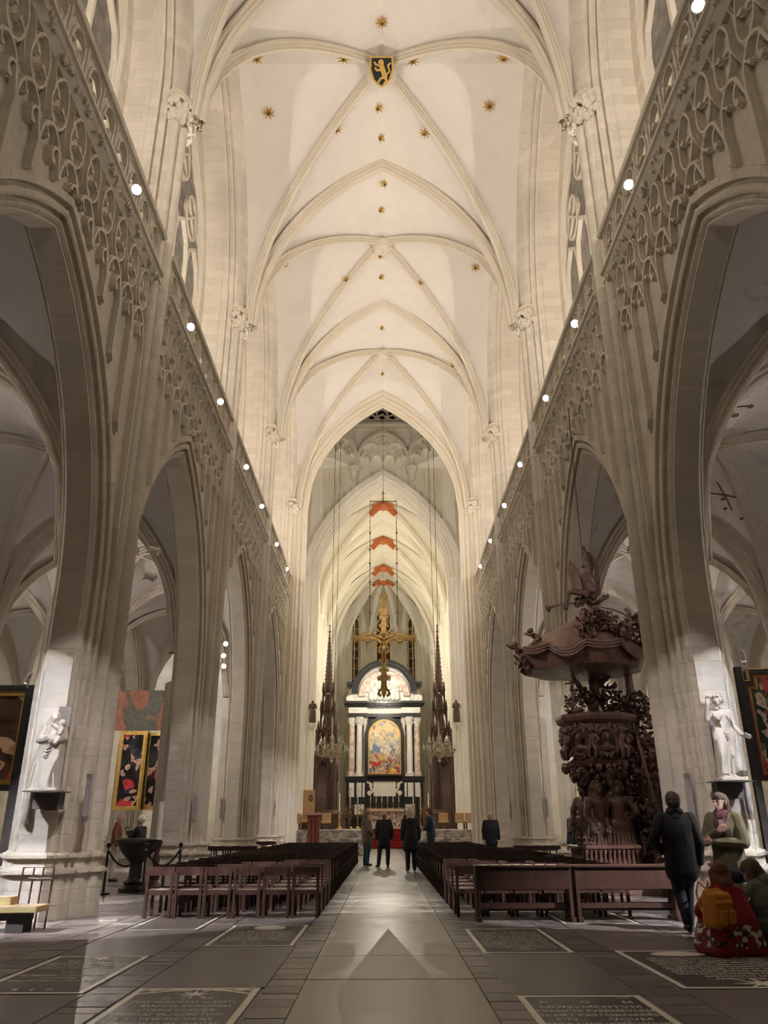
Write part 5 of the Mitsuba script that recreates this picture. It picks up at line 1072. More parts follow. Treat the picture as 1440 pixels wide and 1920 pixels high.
nm = ['beside the near boss', 'left, near the edge of the first bay', 'left of the shield boss', 'right of the shield boss', 'right, near the edge of the first bay', 'far left in the second half of the first bay', 'on the left cell behind the shield', 'just behind the shield boss', 'in front of the second arch', 'on the right cell behind the shield', 'far right in the second half of the first bay', 'behind the second arch', 'before the second boss', 'behind the second boss', 'far left in the second bay', 'far right in the second bay', 'left cell behind the second boss', 'before the third arch', 'right cell behind the second boss', 'before the third boss', 'behind the third boss', 'at right in the third bay', 'at left in the third bay']
for (x, y, z, a, b, c_), n in zip(STARS, nm):
    t = thing('star', f'gilded star on the white vault, {n}', 'star', 'gilded stars on the vault')
    nn = V3(a * .3, b * .3, -1); Rm = trimesh.geometry.align_vectors([0, 0, 1], nn / np.linalg.norm(nn)); Rm[:3, 3] = V3(x, y, z) + V3(a, b, c_) * (.04 if abs(a) + abs(b) < .1 else .15)
    put('rays', ply_star, None, t, tw=T(Rm)); put('centre', ply_eye, None, t, tw=T(Rm))
# ------------------------------------------------------------------ bosses
for i, yc in enumerate((19.975, 29.125, 38.275)):
    if i == 0:
        t = thing('vault_boss', 'vault boss with a dark shield, a gold lion and a red and gold border', 'boss')
        sh = sg.Polygon([(-.40, .42), (.40, .42), (.42, .0), (.30, -.34), (0, -.56), (-.30, -.34), (-.42, .0)])
        f_ = lambda m, h: onplane(m, (0, yc - .42, 26.15), (1, 0, 0), (0, -.75, .66), (0, -.66, -.75))
        put('stone', xf(lathe([(.05, -.55), (.4, -.5), (.55, -.3), (.5, 0), (.3, .2)], 16), (0, yc, 26.75)), 'rib_stone', t, 40)
        cput('shield', f_(ext(sh, .12), 0), (.025, .025, .03), t); put('border', f_(ext(sh.difference(sh.buffer(-.06)), .16), 0), 'gilding', t)
        lion = unary_union([sg.Point(-.02, .22).buffer(.10, 6), sg.LineString([(-.02, .16), (.06, -.04), (.12, -.22)]).buffer(.085), sg.LineString([(-.02, .10), (-.20, .16), (-.24, .22)]).buffer(.035), sg.LineString([(.02, .0), (-.16, -.02), (-.22, .05)]).buffer(.035), sg.LineString([(.10, -.2), (-.04, -.28), (-.10, -.36)]).buffer(.04), sg.LineString([(.12, -.22), (.18, -.34), (.10, -.42)]).buffer(.04), sg.LineString([(.16, -.16), (.28, -.05), (.22, .12), (.30, .2)]).buffer(.028)])
        put('lion', f_(ext(lion.intersection(sh), .17), 0), 'gilding', t, label='gold lion standing upright')
    else:
        t = thing('vault_boss', f'carved stone vault boss of the {["", "second", "third"][i]} bay', 'boss'); put('stone', xf(lathe([(.02, -.62), (.28, -.58), (.42, -.4), (.45, -.2), (.3, 0)], 14), (0, yc, 26.95)), 'rib_stone', t, 40)
        r_ = random.Random(i); lf = []
        for j in range(26):
            a, q_ = r_.uniform(0, 6.28), r_.uniform(.1, .42); b = trimesh.creation.icosphere(1, .09); b.apply_scale((1, 1, .7)); b.apply_translation((q_ * math.cos(a), yc + q_ * math.sin(a), 26.32 + q_ * .45)); lf.append(b)
        put('carved_leaves', cat(*lf), 'rib_stone', t, True, kind='stuff')
# ------------------------------------------------------------------ the carved pulpit between the first two right piers
pul = thing('pulpit', 'tall dark carved wooden pulpit with draped canopy and trees, before the second right pier', 'pulpit')
PO = V3(5.30, 20.0, 0)
def wput(n, m, parent=pul, sm=False, **k): return put(n, m, 'carved_wood', parent, sm, **k)
def octo(r, a0=math.pi / 8): return sg.Polygon([(r * math.cos(a0 + i * math.pi / 4), r * math.sin(a0 + i * math.pi / 4)) for i in range(8)])
def at0(m, dx=0, dy=0, dz=0): return xf(m, PO + V3(dx, dy, dz))
wput('base', at0(cat(ext(sg.box(-1.05, -1.0, 1.15, 1.1), .14), ext(octo(.9), .16, .14)), 0, 0, 0))
# railing with turned balusters
bal_l = lathe([(.02, 0), (.055, .02), (.03, .06), (.065, .22), (.04, .36), (.028, .44), (.05, .50), (.05, .54), (.02, .55)], 10)
rail_w = thing('pulpit_railing', 'low dark turned-baluster railing in front of the carved pulpit', 'railing')
rx0, rx1, ry = 4.40, 5.72, 19.05
put('rail', cat(box(rx0 - .06, rx1 + .06, ry - .08, ry + .08, .95, 1.03, .015), box(rx0 - .06, rx0 + .08, ry, ry + .9, .95, 1.03, .015)), 'carved_wood', rail_w); put('kerb', cat(box(rx0 - .06, rx1 + .06, ry - .08, ry + .08, .14, .40, .015), box(rx0 - .06, rx0 + .08, ry, ry + .9, .14, .40, .015)), 'carved_wood', rail_w)
for i in range(13): put('baluster', xf(bal_l, (rx0 + .04 + .104 * i, ry, .40)), 'carved_wood', rail_w, 40)
for i in range(6): put('baluster', xf(bal_l, (rx0 + .02, ry + .14 + .13 * i, .40)), 'carved_wood', rail_w, 40)
fin = lathe([(.03, 0), (.06, .03), (.03, .07), (.07, .14), (.02, .2), (.03, .24), (.005, .27)], 8)
for i in range(3): put('finial', xf(fin, (rx0 + .02 + .13 * i, ry + .03 * i, 1.03)), 'carved_wood', rail_w, 40)
# four standing figures that carry the tub
def carved_figure(dx, dy, rz, arm, seed):
    c = V3(0, .02, 1.52); hb, at_ = head_bones(c, V3(.2, 1, -.1))
    B = hb + [[(V3(0, 0, .9), .12), (V3(0, .02, 1.22), .12)], [(V3(0, .02, 1.2), .11), (c + V3(0, 0, -.07), .05)], [(V3(-.17, 0, 1.34), .06), (V3(.17, 0, 1.34), .06), (V3(0, .03, 1.25), .11)]]
    B += chain([V3(-.18, 0, 1.34), V3(-.30, .08, 1.12 if not arm else 1.5), V3(-.14, .24, 1.05 if not arm else 1.72)], [.055, .045, .035]) + chain([V3(.18, 0, 1.34), V3(.27, .02, 1.08), V3(.24, .18, .90)], [.055, .045, .035])
    B += hand_bones(V3(.24, .18, .9), V3(0, .6, -1), V3(-1, 0, 0), V3(0, 1, 0), .5) + hand_bones(V3(-.14, .24, 1.05 if not arm else 1.72), V3(.3, .4, .9 if arm else .1), V3(0, .3, 1), V3(0, 1, 0), .5)
    B += [[(V3(-.08, 0, .92), .13), (V3(.08, 0, .92), .13), (V3(-.12, .02, .46), .14), (V3(.14, .0, .46), .14)]] + chain([V3(-.09, .02, .5), V3(-.09, .02, .08)], [.075, .045]) + chain([V3(.10, .05, .5), V3(.12, -.03, .08)], [.075, .045]) + [[(V3(-.09, .02, .06), .045), (V3(-.10, .16, .04), .03)], [(V3(.12, -.03, .06), .045), (V3(.15, .12, .04), .03)]]
    tw = TW(PO + V3(dx, dy, .28), rz, 1.28)
    f = wput('carved_figure', blob(B, .03, 4, .022, (12, 12, 1.8), seed), pul, True, tw=tw)
    wput('hair', curly(c, V3(.2, 1, -.1), 1.05, False, 30, seed), f, True, tw=tw)
    fo = [tube([(-.16 + .06 * i, .13 - .02 * abs(i - 3), .95), (-.17 + .065 * i, .16, .70), (-.2 + .075 * i, .15 - .02 * abs(i - 3), .42)], [.012, .022, .026], 6) for i in range(7)]
    wput('draped_skirt', cat(*fo), f, True, tw=tw)
carved_figure(-.30, -.62, math.pi + .25, True, 3); carved_figure(.17, -.66, math.pi - .2, False, 8); carved_figure(-.42, .1, math.pi / 2 + .9, True, 5); carved_figure(.62, .2, math.pi - .9, False, 6)
wput('core', at0(ext(octo(.42), 2.4, .3)))
# the tub
rim_pr = [(.70, 2.72), (.80, 2.76), (.86, 2.86), (.78, 2.92), (.74, 3.0), (.80, 3.30), (.86, 3.62), (.88, 3.68), (.84, 3.72), (.96, 3.82), (1.0, 3.90), (1.0, 3.97), (.86, 4.0), (.1, 4.0)]
def octlathe(pr_):
    a = math.pi / 8 + np.arange(8) * math.pi / 4; P = np.array([[(r * math.cos(t), r * math.sin(t), z) for t in a] for r, z in [(.02, pr_[0][1])] + pr_]); m = grid(P, True); m.invert(); return m
wput('tub', at0(octlathe(rim_pr)), pul, 15)
for i, a in enumerate(np.arange(8) * math.pi / 4):
    if math.sin(a) > .3: continue
    d = V3(math.cos(a), math.sin(a), 0); r = V3(-math.sin(a), math.cos(a), 0); o = PO + d * .78 + V3(0, 0, 3.32)
    md = wput('medallion', cat(*[onplane(ext(ringp(oval(0, 0, .25, .30), .07), .05), o, r, (0, 0, 1), d)]), pul)
    hb, at_ = head_bones(V3(0, .06, .08), V3(0, 1, 0), 1.0)
    bust = blob(hb + [[(V3(0, .03, -.08), .05), (V3(0, .05, .03), .05)], [(V3(-.14, .0, -.18), .07), (V3(.14, .0, -.18), .07), (V3(0, .05, -.14), .08)]], .02, 3, .008, (16, 16, 4)); wput('bust', onplane(bust, o, -r, d, (0, 0, 1)), md, True)
    r_ = random.Random(i); gl = []
    for k in range(46):
        t_ = r_.uniform(0, 6.28); q_ = r_.uniform(.9, 1.2); b = trimesh.creation.icosphere(1, r_.uniform(.028, .05)); b.apply_transform(np.diag([1, .7, 1.3, 1])); b.apply_translation(o + r * .30 * q_ * math.cos(t_) + V3(0, 0, .34 * q_ * math.sin(t_)) + d * r_.uniform(.0, .08)); gl.append(b)
    wput('garland', cat(*gl), pul, True, kind='stuff')
for i, a in enumerate(np.arange(8) * math.pi / 4 + math.pi / 8):      # seated children on the corners
    if math.sin(a) > .3: continue
    tw = TW(PO + V3(.90 * math.cos(a), .90 * math.sin(a), 2.95), a - math.pi / 2, .62)
    hb, at_ = head_bones(V3(0, .05, .98), V3(.3, 1, 0), 1.25)
    B = hb + [[(V3(0, 0, .45), .14), (V3(0, .02, .72), .12)], [(V3(0, .02, .72), .1), (V3(0, .04, .9), .06)], [(V3(-.15, 0, .78), .06), (V3(.15, 0, .78), .06)]] + chain([V3(-.15, 0, .78), V3(-.26, .1, .62), V3(-.12, .2, .5)], [.06, .055, .04]) + chain([V3(.15, 0, .78), V3(.26, .1, .9), V3(.3, .1, 1.1)], [.06, .055, .04]) + chain([V3(-.08, .05, .42), V3(-.12, .22, .28), V3(-.1, .16, .0)], [.09, .08, .045]) + chain([V3(.08, .05, .42), V3(.14, .2, .25), V3(.12, .12, -.05)], [.09, .08, .045])
    wput('child_figure', blob(B, .035, 4, .006), pul, True, tw=tw)
# swags, brackets and heads under the tub
r_ = random.Random(9); lf = []
for k in range(150):
    a = r_.uniform(math.pi * .9, math.pi * 2.1); z = r_.uniform(2.35, 2.78); q_ = .42 + (z - 2.3) * .9 + r_.uniform(-.05, .08); b = trimesh.creation.icosphere(1, r_.uniform(.04, .08)); b.apply_transform(np.diag([1, 1, r_.uniform(.6, 1.7), 1])); b.apply_translation(PO + V3(q_ * math.cos(a), q_ * math.sin(a), z)); lf.append(b)
wput('carved_leaves', cat(*lf), pul, True, kind='stuff')
# trees: trunks, branches, leaves
def trunk(pts, rs, n='trunk', seed=0):
    p = np.array(pts, float); from_ = np.linspace(0, 1, len(p)); tt = np.linspace(0, 1, 26)
    q_ = np.column_stack([np.interp(tt, from_, p[:, i]) for i in range(3)]); rr = np.interp(tt, from_, rs); q_ = q_ + (meshkit.fbm(np.column_stack([tt * 9, tt * 0 + seed, tt * 0]), 2, seed) - .5)[:, None] * .12 * np.array([1, 1, 0])
    m = tube(q_, rr, 14); m.vertices = m.vertices + m.vertex_normals * (.03 * (meshkit.fbm(np.array(m.vertices) * np.array([11, 11, 3]), 3, seed) - .4))[:, None]
    return wput(n, m, pul, True)
tr1 = trunk([PO + V3(*q_) for q_ in ((.95, .3, .3), (.98, .3, 2.0), (1.05, .25, 3.4), (1.0, .2, 5.4))], (.17, .15, .12, .10), seed=2)
tr2 = trunk([PO + V3(*q_) for q_ in ((.10, .55, 3.6), (.15, .5, 4.6), (.30, .45, 5.4), (.4, .4, 6.0))], (.16, .15, .14, .1), seed=4)
trunk([PO + V3(*q_) for q_ in ((.12, .5, 4.2), (-.25, .3, 4.75), (-.55, .1, 5.2))], (.09, .07, .05), 'branch', 5); trunk([PO + V3(*q_) for q_ in ((1.05, .25, 3.6), (.85, .0, 4.3), (.95, -.1, 4.9))], (.07, .06, .03), 'branch', 6); trunk([PO + V3(*q_) for q_ in ((.28, .45, 4.8), (.6, .3, 5.1), (.9, .2, 5.5))], (.08, .06, .04), 'branch', 7)
trunk([PO + V3(*q_) for q_ in ((-.62, -.35, 4.0), (-.60, -.35, 4.5), (-.52, -.30, 5.0))], (.05, .04, .03), 'branch', 9)
leaf_v = np.array([(0, 0, 0), (.035, .05, .012), (.05, .10, 0), (.03, .15, -.012), (0, .19, -.03), (-.03, .15, -.012), (-.05, .10, 0), (-.035, .05, .012), (0, .10, .03)]); leaf_f = np.array([(i, (i + 1) % 8, 8) for i in range(8)])
def foliage(center, rad, n, seed, s=1.0, parent=pul, name='foliage'):
    r_ = random.Random(seed); V_, F_ = [], []
    for k in range(n):
        d = V3(r_.gauss(0, 1), r_.gauss(0, 1), r_.gauss(0, 1)); d /= np.linalg.norm(d); p = np.array(center) + d * np.array(rad) * r_.uniform(.55, 1) ** .5
        M = trimesh.transformations.euler_matrix(*[r_.uniform(0, 6.28) for _ in '123'])[:3, :3]; V_.append((leaf_v * s * r_.uniform(.7, 1.2)) @ M.T + p); F_.append(leaf_f + 9 * k)
    return put(name, trimesh.Trimesh(np.vstack(V_), np.vstack(F_), process=False), 'carved_wood', parent, True, kind='stuff')
foliage(PO + V3(1.12, .15, 4.25), (.30, .30, .35), 130, 3); foliage(PO + V3(1.25, .0, 3.6), (.25, .25, .5), 120, 4); foliage(PO + V3(.55, .35, 4.45), (.35, .25, .35), 120, 5); foliage(PO + V3(-.60, -.3, 4.25), (.16, .16, .35), 90, 6, .8); foliage(PO + V3(-.15, .3, 4.5), (.25, .2, .25), 70, 16, .8)
foliage(PO + V3(1.0, -.4, 1.9), (.35, .35, .9), 320, 7); foliage(PO + V3(1.1, -.3, 3.0), (.3, .3, .5), 160, 8); foliage(PO + V3(.62, -.55, 2.2), (.2, .2, .35), 120, 9)
cr = wput('crucifix', cat(tube([PO + V3(-.62, -.45, 4.15), PO + V3(-.58, -.45, 5.0)], .022, 6), tube([PO + V3(-.78, -.45, 4.72), PO + V3(-.40, -.45, 4.74)], .02, 6)), pul)
# stair with a leafy rail towards the pier
stp = []
for i in range(14): stp.append(box(6.05 + .02 * i, 6.85, 19.2 + .0 * i, 20.0, .0 + .22 * i, .22 * (i + 1)) if False else box(6.15, 6.75, 18.35 + .10 * i, 18.45 + .10 * i, 0, .22 * (i + 1), 0))
wput('stair', cat(*stp), pul)
st_side = ext(sg.Polygon([(18.25, 0), (18.25, .9), (18.4, 1.25), (19.75, 3.95), (19.75, 0)]), .07); wput('stair_side', onplane(st_side, (6.10, 0, 0), (0, 1, 0), (0, 0, 1), (1, 0, 0)), pul)
for k, (y, z) in enumerate(((18.5, 1.0), (18.85, 1.6), (19.2, 2.3), (19.5, 2.9), (18.6, .45), (19.1, 1.1), (19.4, 1.9))): foliage((6.06, y, z), (.06, .22, .38), 70, 30 + k, .9)
# canopy: a hanging cloth drawn up to a knot
na = 64; th = np.linspace(0, 2 * np.pi, na, endpoint=False); rows = []
CC = PO + V3(-.20, .0, 0)
for t_ in np.linspace(0, 1, 22):
    lob = .10 * np.cos(5 * th + .6) * t_; rr = .06 + 1.52 * t_ ** .80 * (1 + .04 * np.cos(9 * th) * t_) + .022 * np.sin(34 * th) * (.3 + .7 * t_)
    z = 6.75 - 1.10 * t_ ** .62 - .12 * t_ ** 6 + lob * .9
    rows.append(np.column_stack([CC[0] + .2 * (1 - t_) + rr * np.cos(th) * 1.0, CC[1] + rr * np.sin(th) * .92, z]))
rows.append(rows[-1] * 1 + np.column_stack([-.05 * np.cos(th), -.05 * np.sin(th), -.20 + .08 * np.sin(5 * th)])); low = rows[-1]
for k_, dz in ((.93, -.10), (.7, -.14), (.3, -.16), (.02, -.16)): rows.append(np.column_stack([CC[0] + (low[:, 0] - CC[0]) * k_, CC[1] + (low[:, 1] - CC[1]) * k_, np.full(na, 5.18 + dz)]))
cano = wput('canopy', grid(np.array(rows), True), pul, 50)
for k in range(11):                              # swags of cloth along the hem
    a0 = k * 2 * math.pi / 11; pts = [(CC[0] + 1.60 * math.cos(a), CC[1] + 1.47 * math.sin(a), 5.62 - .16 * math.sin((a - a0) / (2 * math.pi / 11) * math.pi) + .09 * math.cos(5 * a + .6)) for a in np.linspace(a0, a0 + 2 * math.pi / 11, 9)]
    for j in range(3): wput('fold', tube([np.array(q_) + V3(0, 0, -.07 * j) for q_ in pts], [.02, .035, .045, .05, .055, .05, .045, .035, .02], 7), cano, True)
foliage(CC + V3(.25, -1.05, 6.12), (.42, .22, .32), 200, 51); foliage(CC + V3(.62, -.95, 5.85), (.35, .22, .3), 130, 52); foliage(CC + V3(1.35, -.5, 6.0), (.35, .3, .55), 260, 53); foliage(CC + V3(-.1, -1.2, 5.85), (.2, .2, .2), 80, 54)
def putto(pos, rz, s, seed=0):
    hb, at_ = head_bones(V3(0, .22, .62), V3(.2, 1, .1), 1.25)
    B = hb + [[(V3(0, -.1, .30), .13), (V3(0, .08, .45), .12)], [(V3(0, .08, .46), .1), (V3(0, .18, .56), .06)]] + chain([V3(-.14, .08, .5), V3(-.3, .2, .42), V3(-.28, .38, .5)], [.06, .055, .04]) + chain([V3(.14, .08, .5), V3(.28, .2, .6), V3(.3, .36, .7)], [.06, .055, .04]) + chain([V3(-.08, -.12, .28), V3(-.16, .08, .12), V3(-.14, -.1, -.06)], [.09, .08, .045]) + chain([V3(.08, -.12, .28), V3(.14, -.3, .2), V3(.16, -.5, .26)], [.09, .08, .045])
    wput('child_figure', blob(B, .035, 4, .006), pul, True, tw=TW(pos, rz, s))
putto(CC + V3(-1.25, -.62, 5.62), 1.2, .62); putto(CC + V3(-1.62, -.25, 5.30), 1.9, .66); putto(CC + V3(-1.52, -.45, 5.0), 2.3, .60); putto(CC + V3(-.15, -1.28, 5.85), 2.6, .5); putto(CC + V3(-1.45, .35, 5.1), 1.3, .55)
# flying angel, head down, blowing a trumpet
ang = thing('angel', 'dark carved angel diving head down above the pulpit canopy with a long trumpet', 'sculpture')
c = V3(5.16, 19.9, 6.88); hb, at_ = head_bones(c, V3(-1, -.25, .12), 1.15)
up_ = V3(5.46, 19.95, 7.35)
B = hb + [[(V3(5.52, 19.95, 7.55), .17), (V3(5.40, 19.95, 7.15), .16)], [(V3(5.40, 19.95, 7.12), .13), (c + V3(.08, 0, .03), .06)], [(V3(5.30, 19.72, 7.05), .075), (V3(5.36, 20.18, 7.05), .075), (V3(5.4, 19.95, 7.15), .13)]]
B += chain([V3(5.28, 19.72, 7.08), V3(4.86, 19.66, 7.12), V3(4.80, 19.74, 6.82)], [.065, .055, .042]) + hand_bones(V3(4.80, 19.74, 6.82), V3(-.3, .1, -1), V3(-1, 0, 0), V3(0, 1, 0), .9, 1.2) + chain([V3(5.36, 20.18, 7.05), V3(5.60, 20.1, 6.86), V3(5.78, 19.9, 6.98)], [.065, .055, .042]) + hand_bones(V3(5.78, 19.9, 6.98), V3(1, 0, .5), V3(0, 0, 1), V3(0, -1, 0), .4, 1.2)
B += chain([V3(5.47, 19.88, 7.58), V3(5.50, 19.85, 7.95), V3(5.44, 19.85, 8.30)], [.12, .085, .055]) + chain([V3(5.60, 20.02, 7.58), V3(5.70, 20.0, 7.90), V3(5.64, 20.0, 8.18)], [.12, .085, .055]) + [[(V3(5.44, 19.85, 8.3), .045), (V3(5.40, 19.8, 8.42), .035)], [(V3(5.64, 20, 8.18), .045), (V3(5.58, 19.95, 8.3), .035)]]
put('figure', blob(B, .03, 4, .012, (7, 7, 3)), 'carved_wood', ang, True)
put('drapery', blob([[(V3(5.46, 19.86, 7.5), .17), (V3(5.66, 19.98, 7.3), .13), (V3(5.55, 19.9, 7.05), .1)], [(V3(5.35, 19.8, 7.6), .10), (V3(5.5, 19.75, 7.2), .09)], [(V3(5.62, 19.9, 7.45), .13), (V3(5.66, 19.9, 7.8), .07)]], .03, 4, .03, (6, 6, 3), 4), 'carved_wood', ang, True)
put('hair', curly(c, V3(-1, -.25, .12), 1.2, False, 30, 4), 'carved_wood', ang, True)
for k, (dx, dy) in enumerate(((0, 0), (.05, .30))):
    fe = []
    for i in range(9):
        x0 = 5.24 + dx - .022 * i; fe.append(xf(blob([[(V3(0, 0, 0), .05), (V3(-.02, 0, .42 + .03 * i), .035), (V3(.0, 0, .55 + .03 * i), .012)]], .05, 2), (x0, 19.8 + dy + .012 * i, 7.20 + .01 * i), 0, 0, -.05))
    put('wing', cat(*fe), 'carved_wood', ang, True)
put('trumpet', tube([(5.06, 19.85, 6.86), (4.7, 19.75, 6.82), (4.36, 19.7, 6.72), (4.28, 19.68, 6.68)], [.014, .018, .03, .10], 10), 'carved_wood', ang, True)
t = thing('rope', 'thin dark rope holding the angel, running up to the right balustrade', 'rope'); cput('line', tube([(5.38, 19.9, 7.9), (5.30, 19.6, 10), (5.26, 19.3, 12.4)], .012, 6), (.05, .04, .035), t); cput('knot', xf(trimesh.creation.icosphere(1, .05), (5.38, 19.9, 7.9)), (.04, .03, .03), t, 'paint', True)
# ------------------------------------------------------------------ high altar
pr('black_marble', (.018, .018, .019), .22, .5); pr('white_marble', mikit.proc(lambda p, n, uv: MIX((.70, .68, .64), (.82, .80, .76), FB(p.x * 4, p.y * 4, p.z * 4, 3))), .3, .5)
alt = thing('high_altar', 'tall black and white marble altarpiece with columns and a round pediment at the far end', 'altar')
AY = 77.0; AXC = .06
def ap_(n, m, mat, parent=alt, sm=False, **k): return put(n, xf(m, (AXC, AY, 0)), mat, parent, sm, **k)
def bx(x0, x1, z0, z1, d0=0.0, d1=1.2, b=.02): return box(x0, x1, -d0, d1, z0, z1, b)
ap_('pedestal', cat(bx(-3.6, 3.6, 1.25, 5.5), bx(-3.75, -1.6, 5.35, 5.75, .35), bx(1.6, 3.75, 5.35, 5.75, .35), bx(-3.6, -1.75, 2.2, 5.35, .25), bx(1.75, 3.6, 2.2, 5.35, .25), bx(-3.7, 3.7, 2.0, 2.25, .4)), 'black_marble')
for sx in (-1, 1):
    for a, b in ((1.86, 2.06), (2.16, 2.62), (2.84, 3.32)): ap_('white_panel', bx(min(sx * a, sx * b), max(sx * a, sx * b), 3.95, 5.2, .29, .1, .01), 'white_marble', label='white marble panel')
    ap_('white_panel', bx(min(sx * 1.9, sx * 2.8), max(sx * 1.9, sx * 2.8), 2.4, 3.3, .29, .1, .01), 'white_marble', label='white marble panel')
    ap_('scroll_bracket', onplane(ext(unary_union([sg.LineString([(sx * 1.60, 5.25), (sx * 1.22, 5.1), (sx * 1.30, 4.75), (sx * 1.05, 4.5), (sx * 1.45, 4.15)]).buffer(.09), sg.Point(sx * 1.28, 4.95).buffer(.17, 8), sg.Point(sx * 1.42, 4.3).buffer(.2, 8)]), .2), (0, -.02, 0), (1, 0, 0), (0, 0, 1), (0, -1, 0)), 'white_marble')
col_pr = [(.02, 0), (.40, 0), (.40, .16), (.34, .2), (.38, .28), (.31, .36), (.29, .5), (.295, 2.0), (.26, 4.55), (.29, 4.6), (.27, 4.64)]
cap_pr = [(.26, 0), (.28, .1), (.26, .15), (.36, .4), (.32, .42), (.42, .68), (.42, .78), (.02, .78)]
for sx in (-1, 1):
    for a, d, mat, nm in ((3.10, .02, 'pink_marble', 'pink'), (2.38, .30, 'white_marble', 'white'), (1.86, .06, 'pink_marble', 'pink')):
        k_ = 1.0 if a != 1.86 else .62
        cc = ap_('column', xf(lathe(col_pr, 20), (sx * a, -d, 5.75), s=(k_, k_, 1)), mat, alt, 40, label=f'{nm} marble column')
        cp = ap_('capital', xf(lathe(cap_pr, 14), (sx * a, -d, 10.38), s=(k_, k_, 1)), 'white_marble', cc, 40)
        r_ = random.Random(int(a * 10)); lf = []
        for k in range(26):
            t_, z = r_.uniform(0, 6.28), r_.uniform(.08, .66); q_ = (.29 + .16 * z) * k_; b = trimesh.creation.icosphere(0, .07); b.apply_transform(np.diag([1, 1, 1.5, 1])); b.apply_translation((sx * a + q_ * math.cos(t_), -d + q_ * math.sin(t_), 10.38 + z)); lf.append(b)
        ap_('carved_leaves', cat(*lf), 'white_marble', cp, kind='stuff')
ap_('back_wall', bx(-3.4, 3.4, 5.5, 11.2, -.35), 'black_marble')
ap_('architrave', cat(bx(-3.45, 3.45, 11.16, 11.5, .15), bx(-3.5, -1.6, 11.16, 11.5, .6), bx(1.6, 3.5, 11.16, 11.5, .6)), 'black_marble')
ap_('frieze', cat(bx(-3.4, 3.4, 11.5, 12.05, .12), bx(-3.45, -1.65, 11.5, 12.05, .55), bx(1.65, 3.45, 11.5, 12.05, .55)), 'white_marble', label='white marble frieze')
ap_('cornice', cat(bx(-3.55, 3.55, 12.05, 12.2, .3), bx(-3.8, 3.8, 12.35, 12.55, .8), bx(-3.7, 3.7, 12.2, 12.36, .5), bx(-3.9, -1.6, 12.35, 12.6, 1.0), bx(1.6, 3.9, 12.35, 12.6, 1.0)), 'black_marble')
for i in range(24): ap_('modillion', bx(-3.45 + .3 * i - .07, -3.45 + .3 * i + .07, 12.2, 12.35, .72, 0, .01), 'black_marble')
fz = lambda poly, h, y=0.0: onplane(ext(poly, h), (0, -y, 0), (1, 0, 0), (0, 0, 1), (0, -1, 0))
def halfring(r0, r1, zc_): return sg.Point(0, zc_).buffer(r1, 32).difference(sg.Point(0, zc_).buffer(r0, 32)).intersection(sg.box(-9, zc_, 9, 99))
ap_('attic', cat(bx(-3.3, 3.3, 12.55, 13.1, .1)), 'black_marble')
ap_('pediment_arch', cat(fz(halfring(2.55, 3.02, 13.35), 1.2, .0), fz(halfring(2.85, 3.12, 13.35), 1.5, 0), bx(-3.62, -2.55, 14.05, 14.38, 1.3, 0), bx(2.55, 3.62, 14.05, 14.38, 1.3, 0), bx(-3.5, -2.6, 13.85, 14.05, 1.1, 0), bx(2.6, 3.5, 13.85, 14.05, 1.1, 0)), 'black_marble')
ap_('pediment_field', fz(sg.Point(0, 13.35).buffer(2.6, 32).intersection(sg.box(-9, 12.6, 9, 99)), .5, -.1), 'white_marble')
ap_('marble_arch_band', fz(halfring(1.85, 2.45, 13.1), .5, .3), 'pink_marble', label='mottled pink marble arch band')
ap_('pilaster', cat(bx(-3.3, -2.45, 12.6, 13.9, .5), bx(2.45, 3.3, 12.6, 13.9, .5)), 'white_marble')
for sx in (-1, 1): ap_('volute', cat(xf(lathe([(.02, -.3), (.34, -.3), (.34, .3), (.02, .3)], 16), (sx * 3.35, -.25, 12.92), 0, math.pi / 2), bx(min(sx * 3.0, sx * 3.4), max(sx * 3.0, sx * 3.4), 12.9, 13.7, .5)), 'white_marble')
r_ = random.Random(21); fg = []
for k in range(7):
    x = -1.3 + .43 * k; h_ = 1.0 * math.sqrt(max(.15, 1 - (x / 1.8) ** 2)) + .35; hb, at_ = head_bones(V3(x, -.55, 12.95 + h_), V3(r_.uniform(-.6, .6), -1, -.1), 1.3)
    fg += hb + [[(V3(x, -.5, 12.9), .22), (V3(x, -.5, 12.9 + h_ - .2), .15)]] + chain([V3(x - .14, -.5, 12.7 + h_), V3(x - .3, -.6, 12.5 + h_), V3(x + r_.uniform(-.3, .3), -.75, 12.6 + h_)], [.08, .07, .05]) + chain([V3(x + .14, -.5, 12.7 + h_), V3(x + .3, -.6, 12.55 + h_), V3(x + r_.uniform(.1, .4), -.7, 12.75 + h_)], [.08, .07, .05])
ap_('relief_figures', blob(fg, .06, 4, .05, (5, 5, 2)), 'white_marble', alt, True, label='white relief of gathered figures')
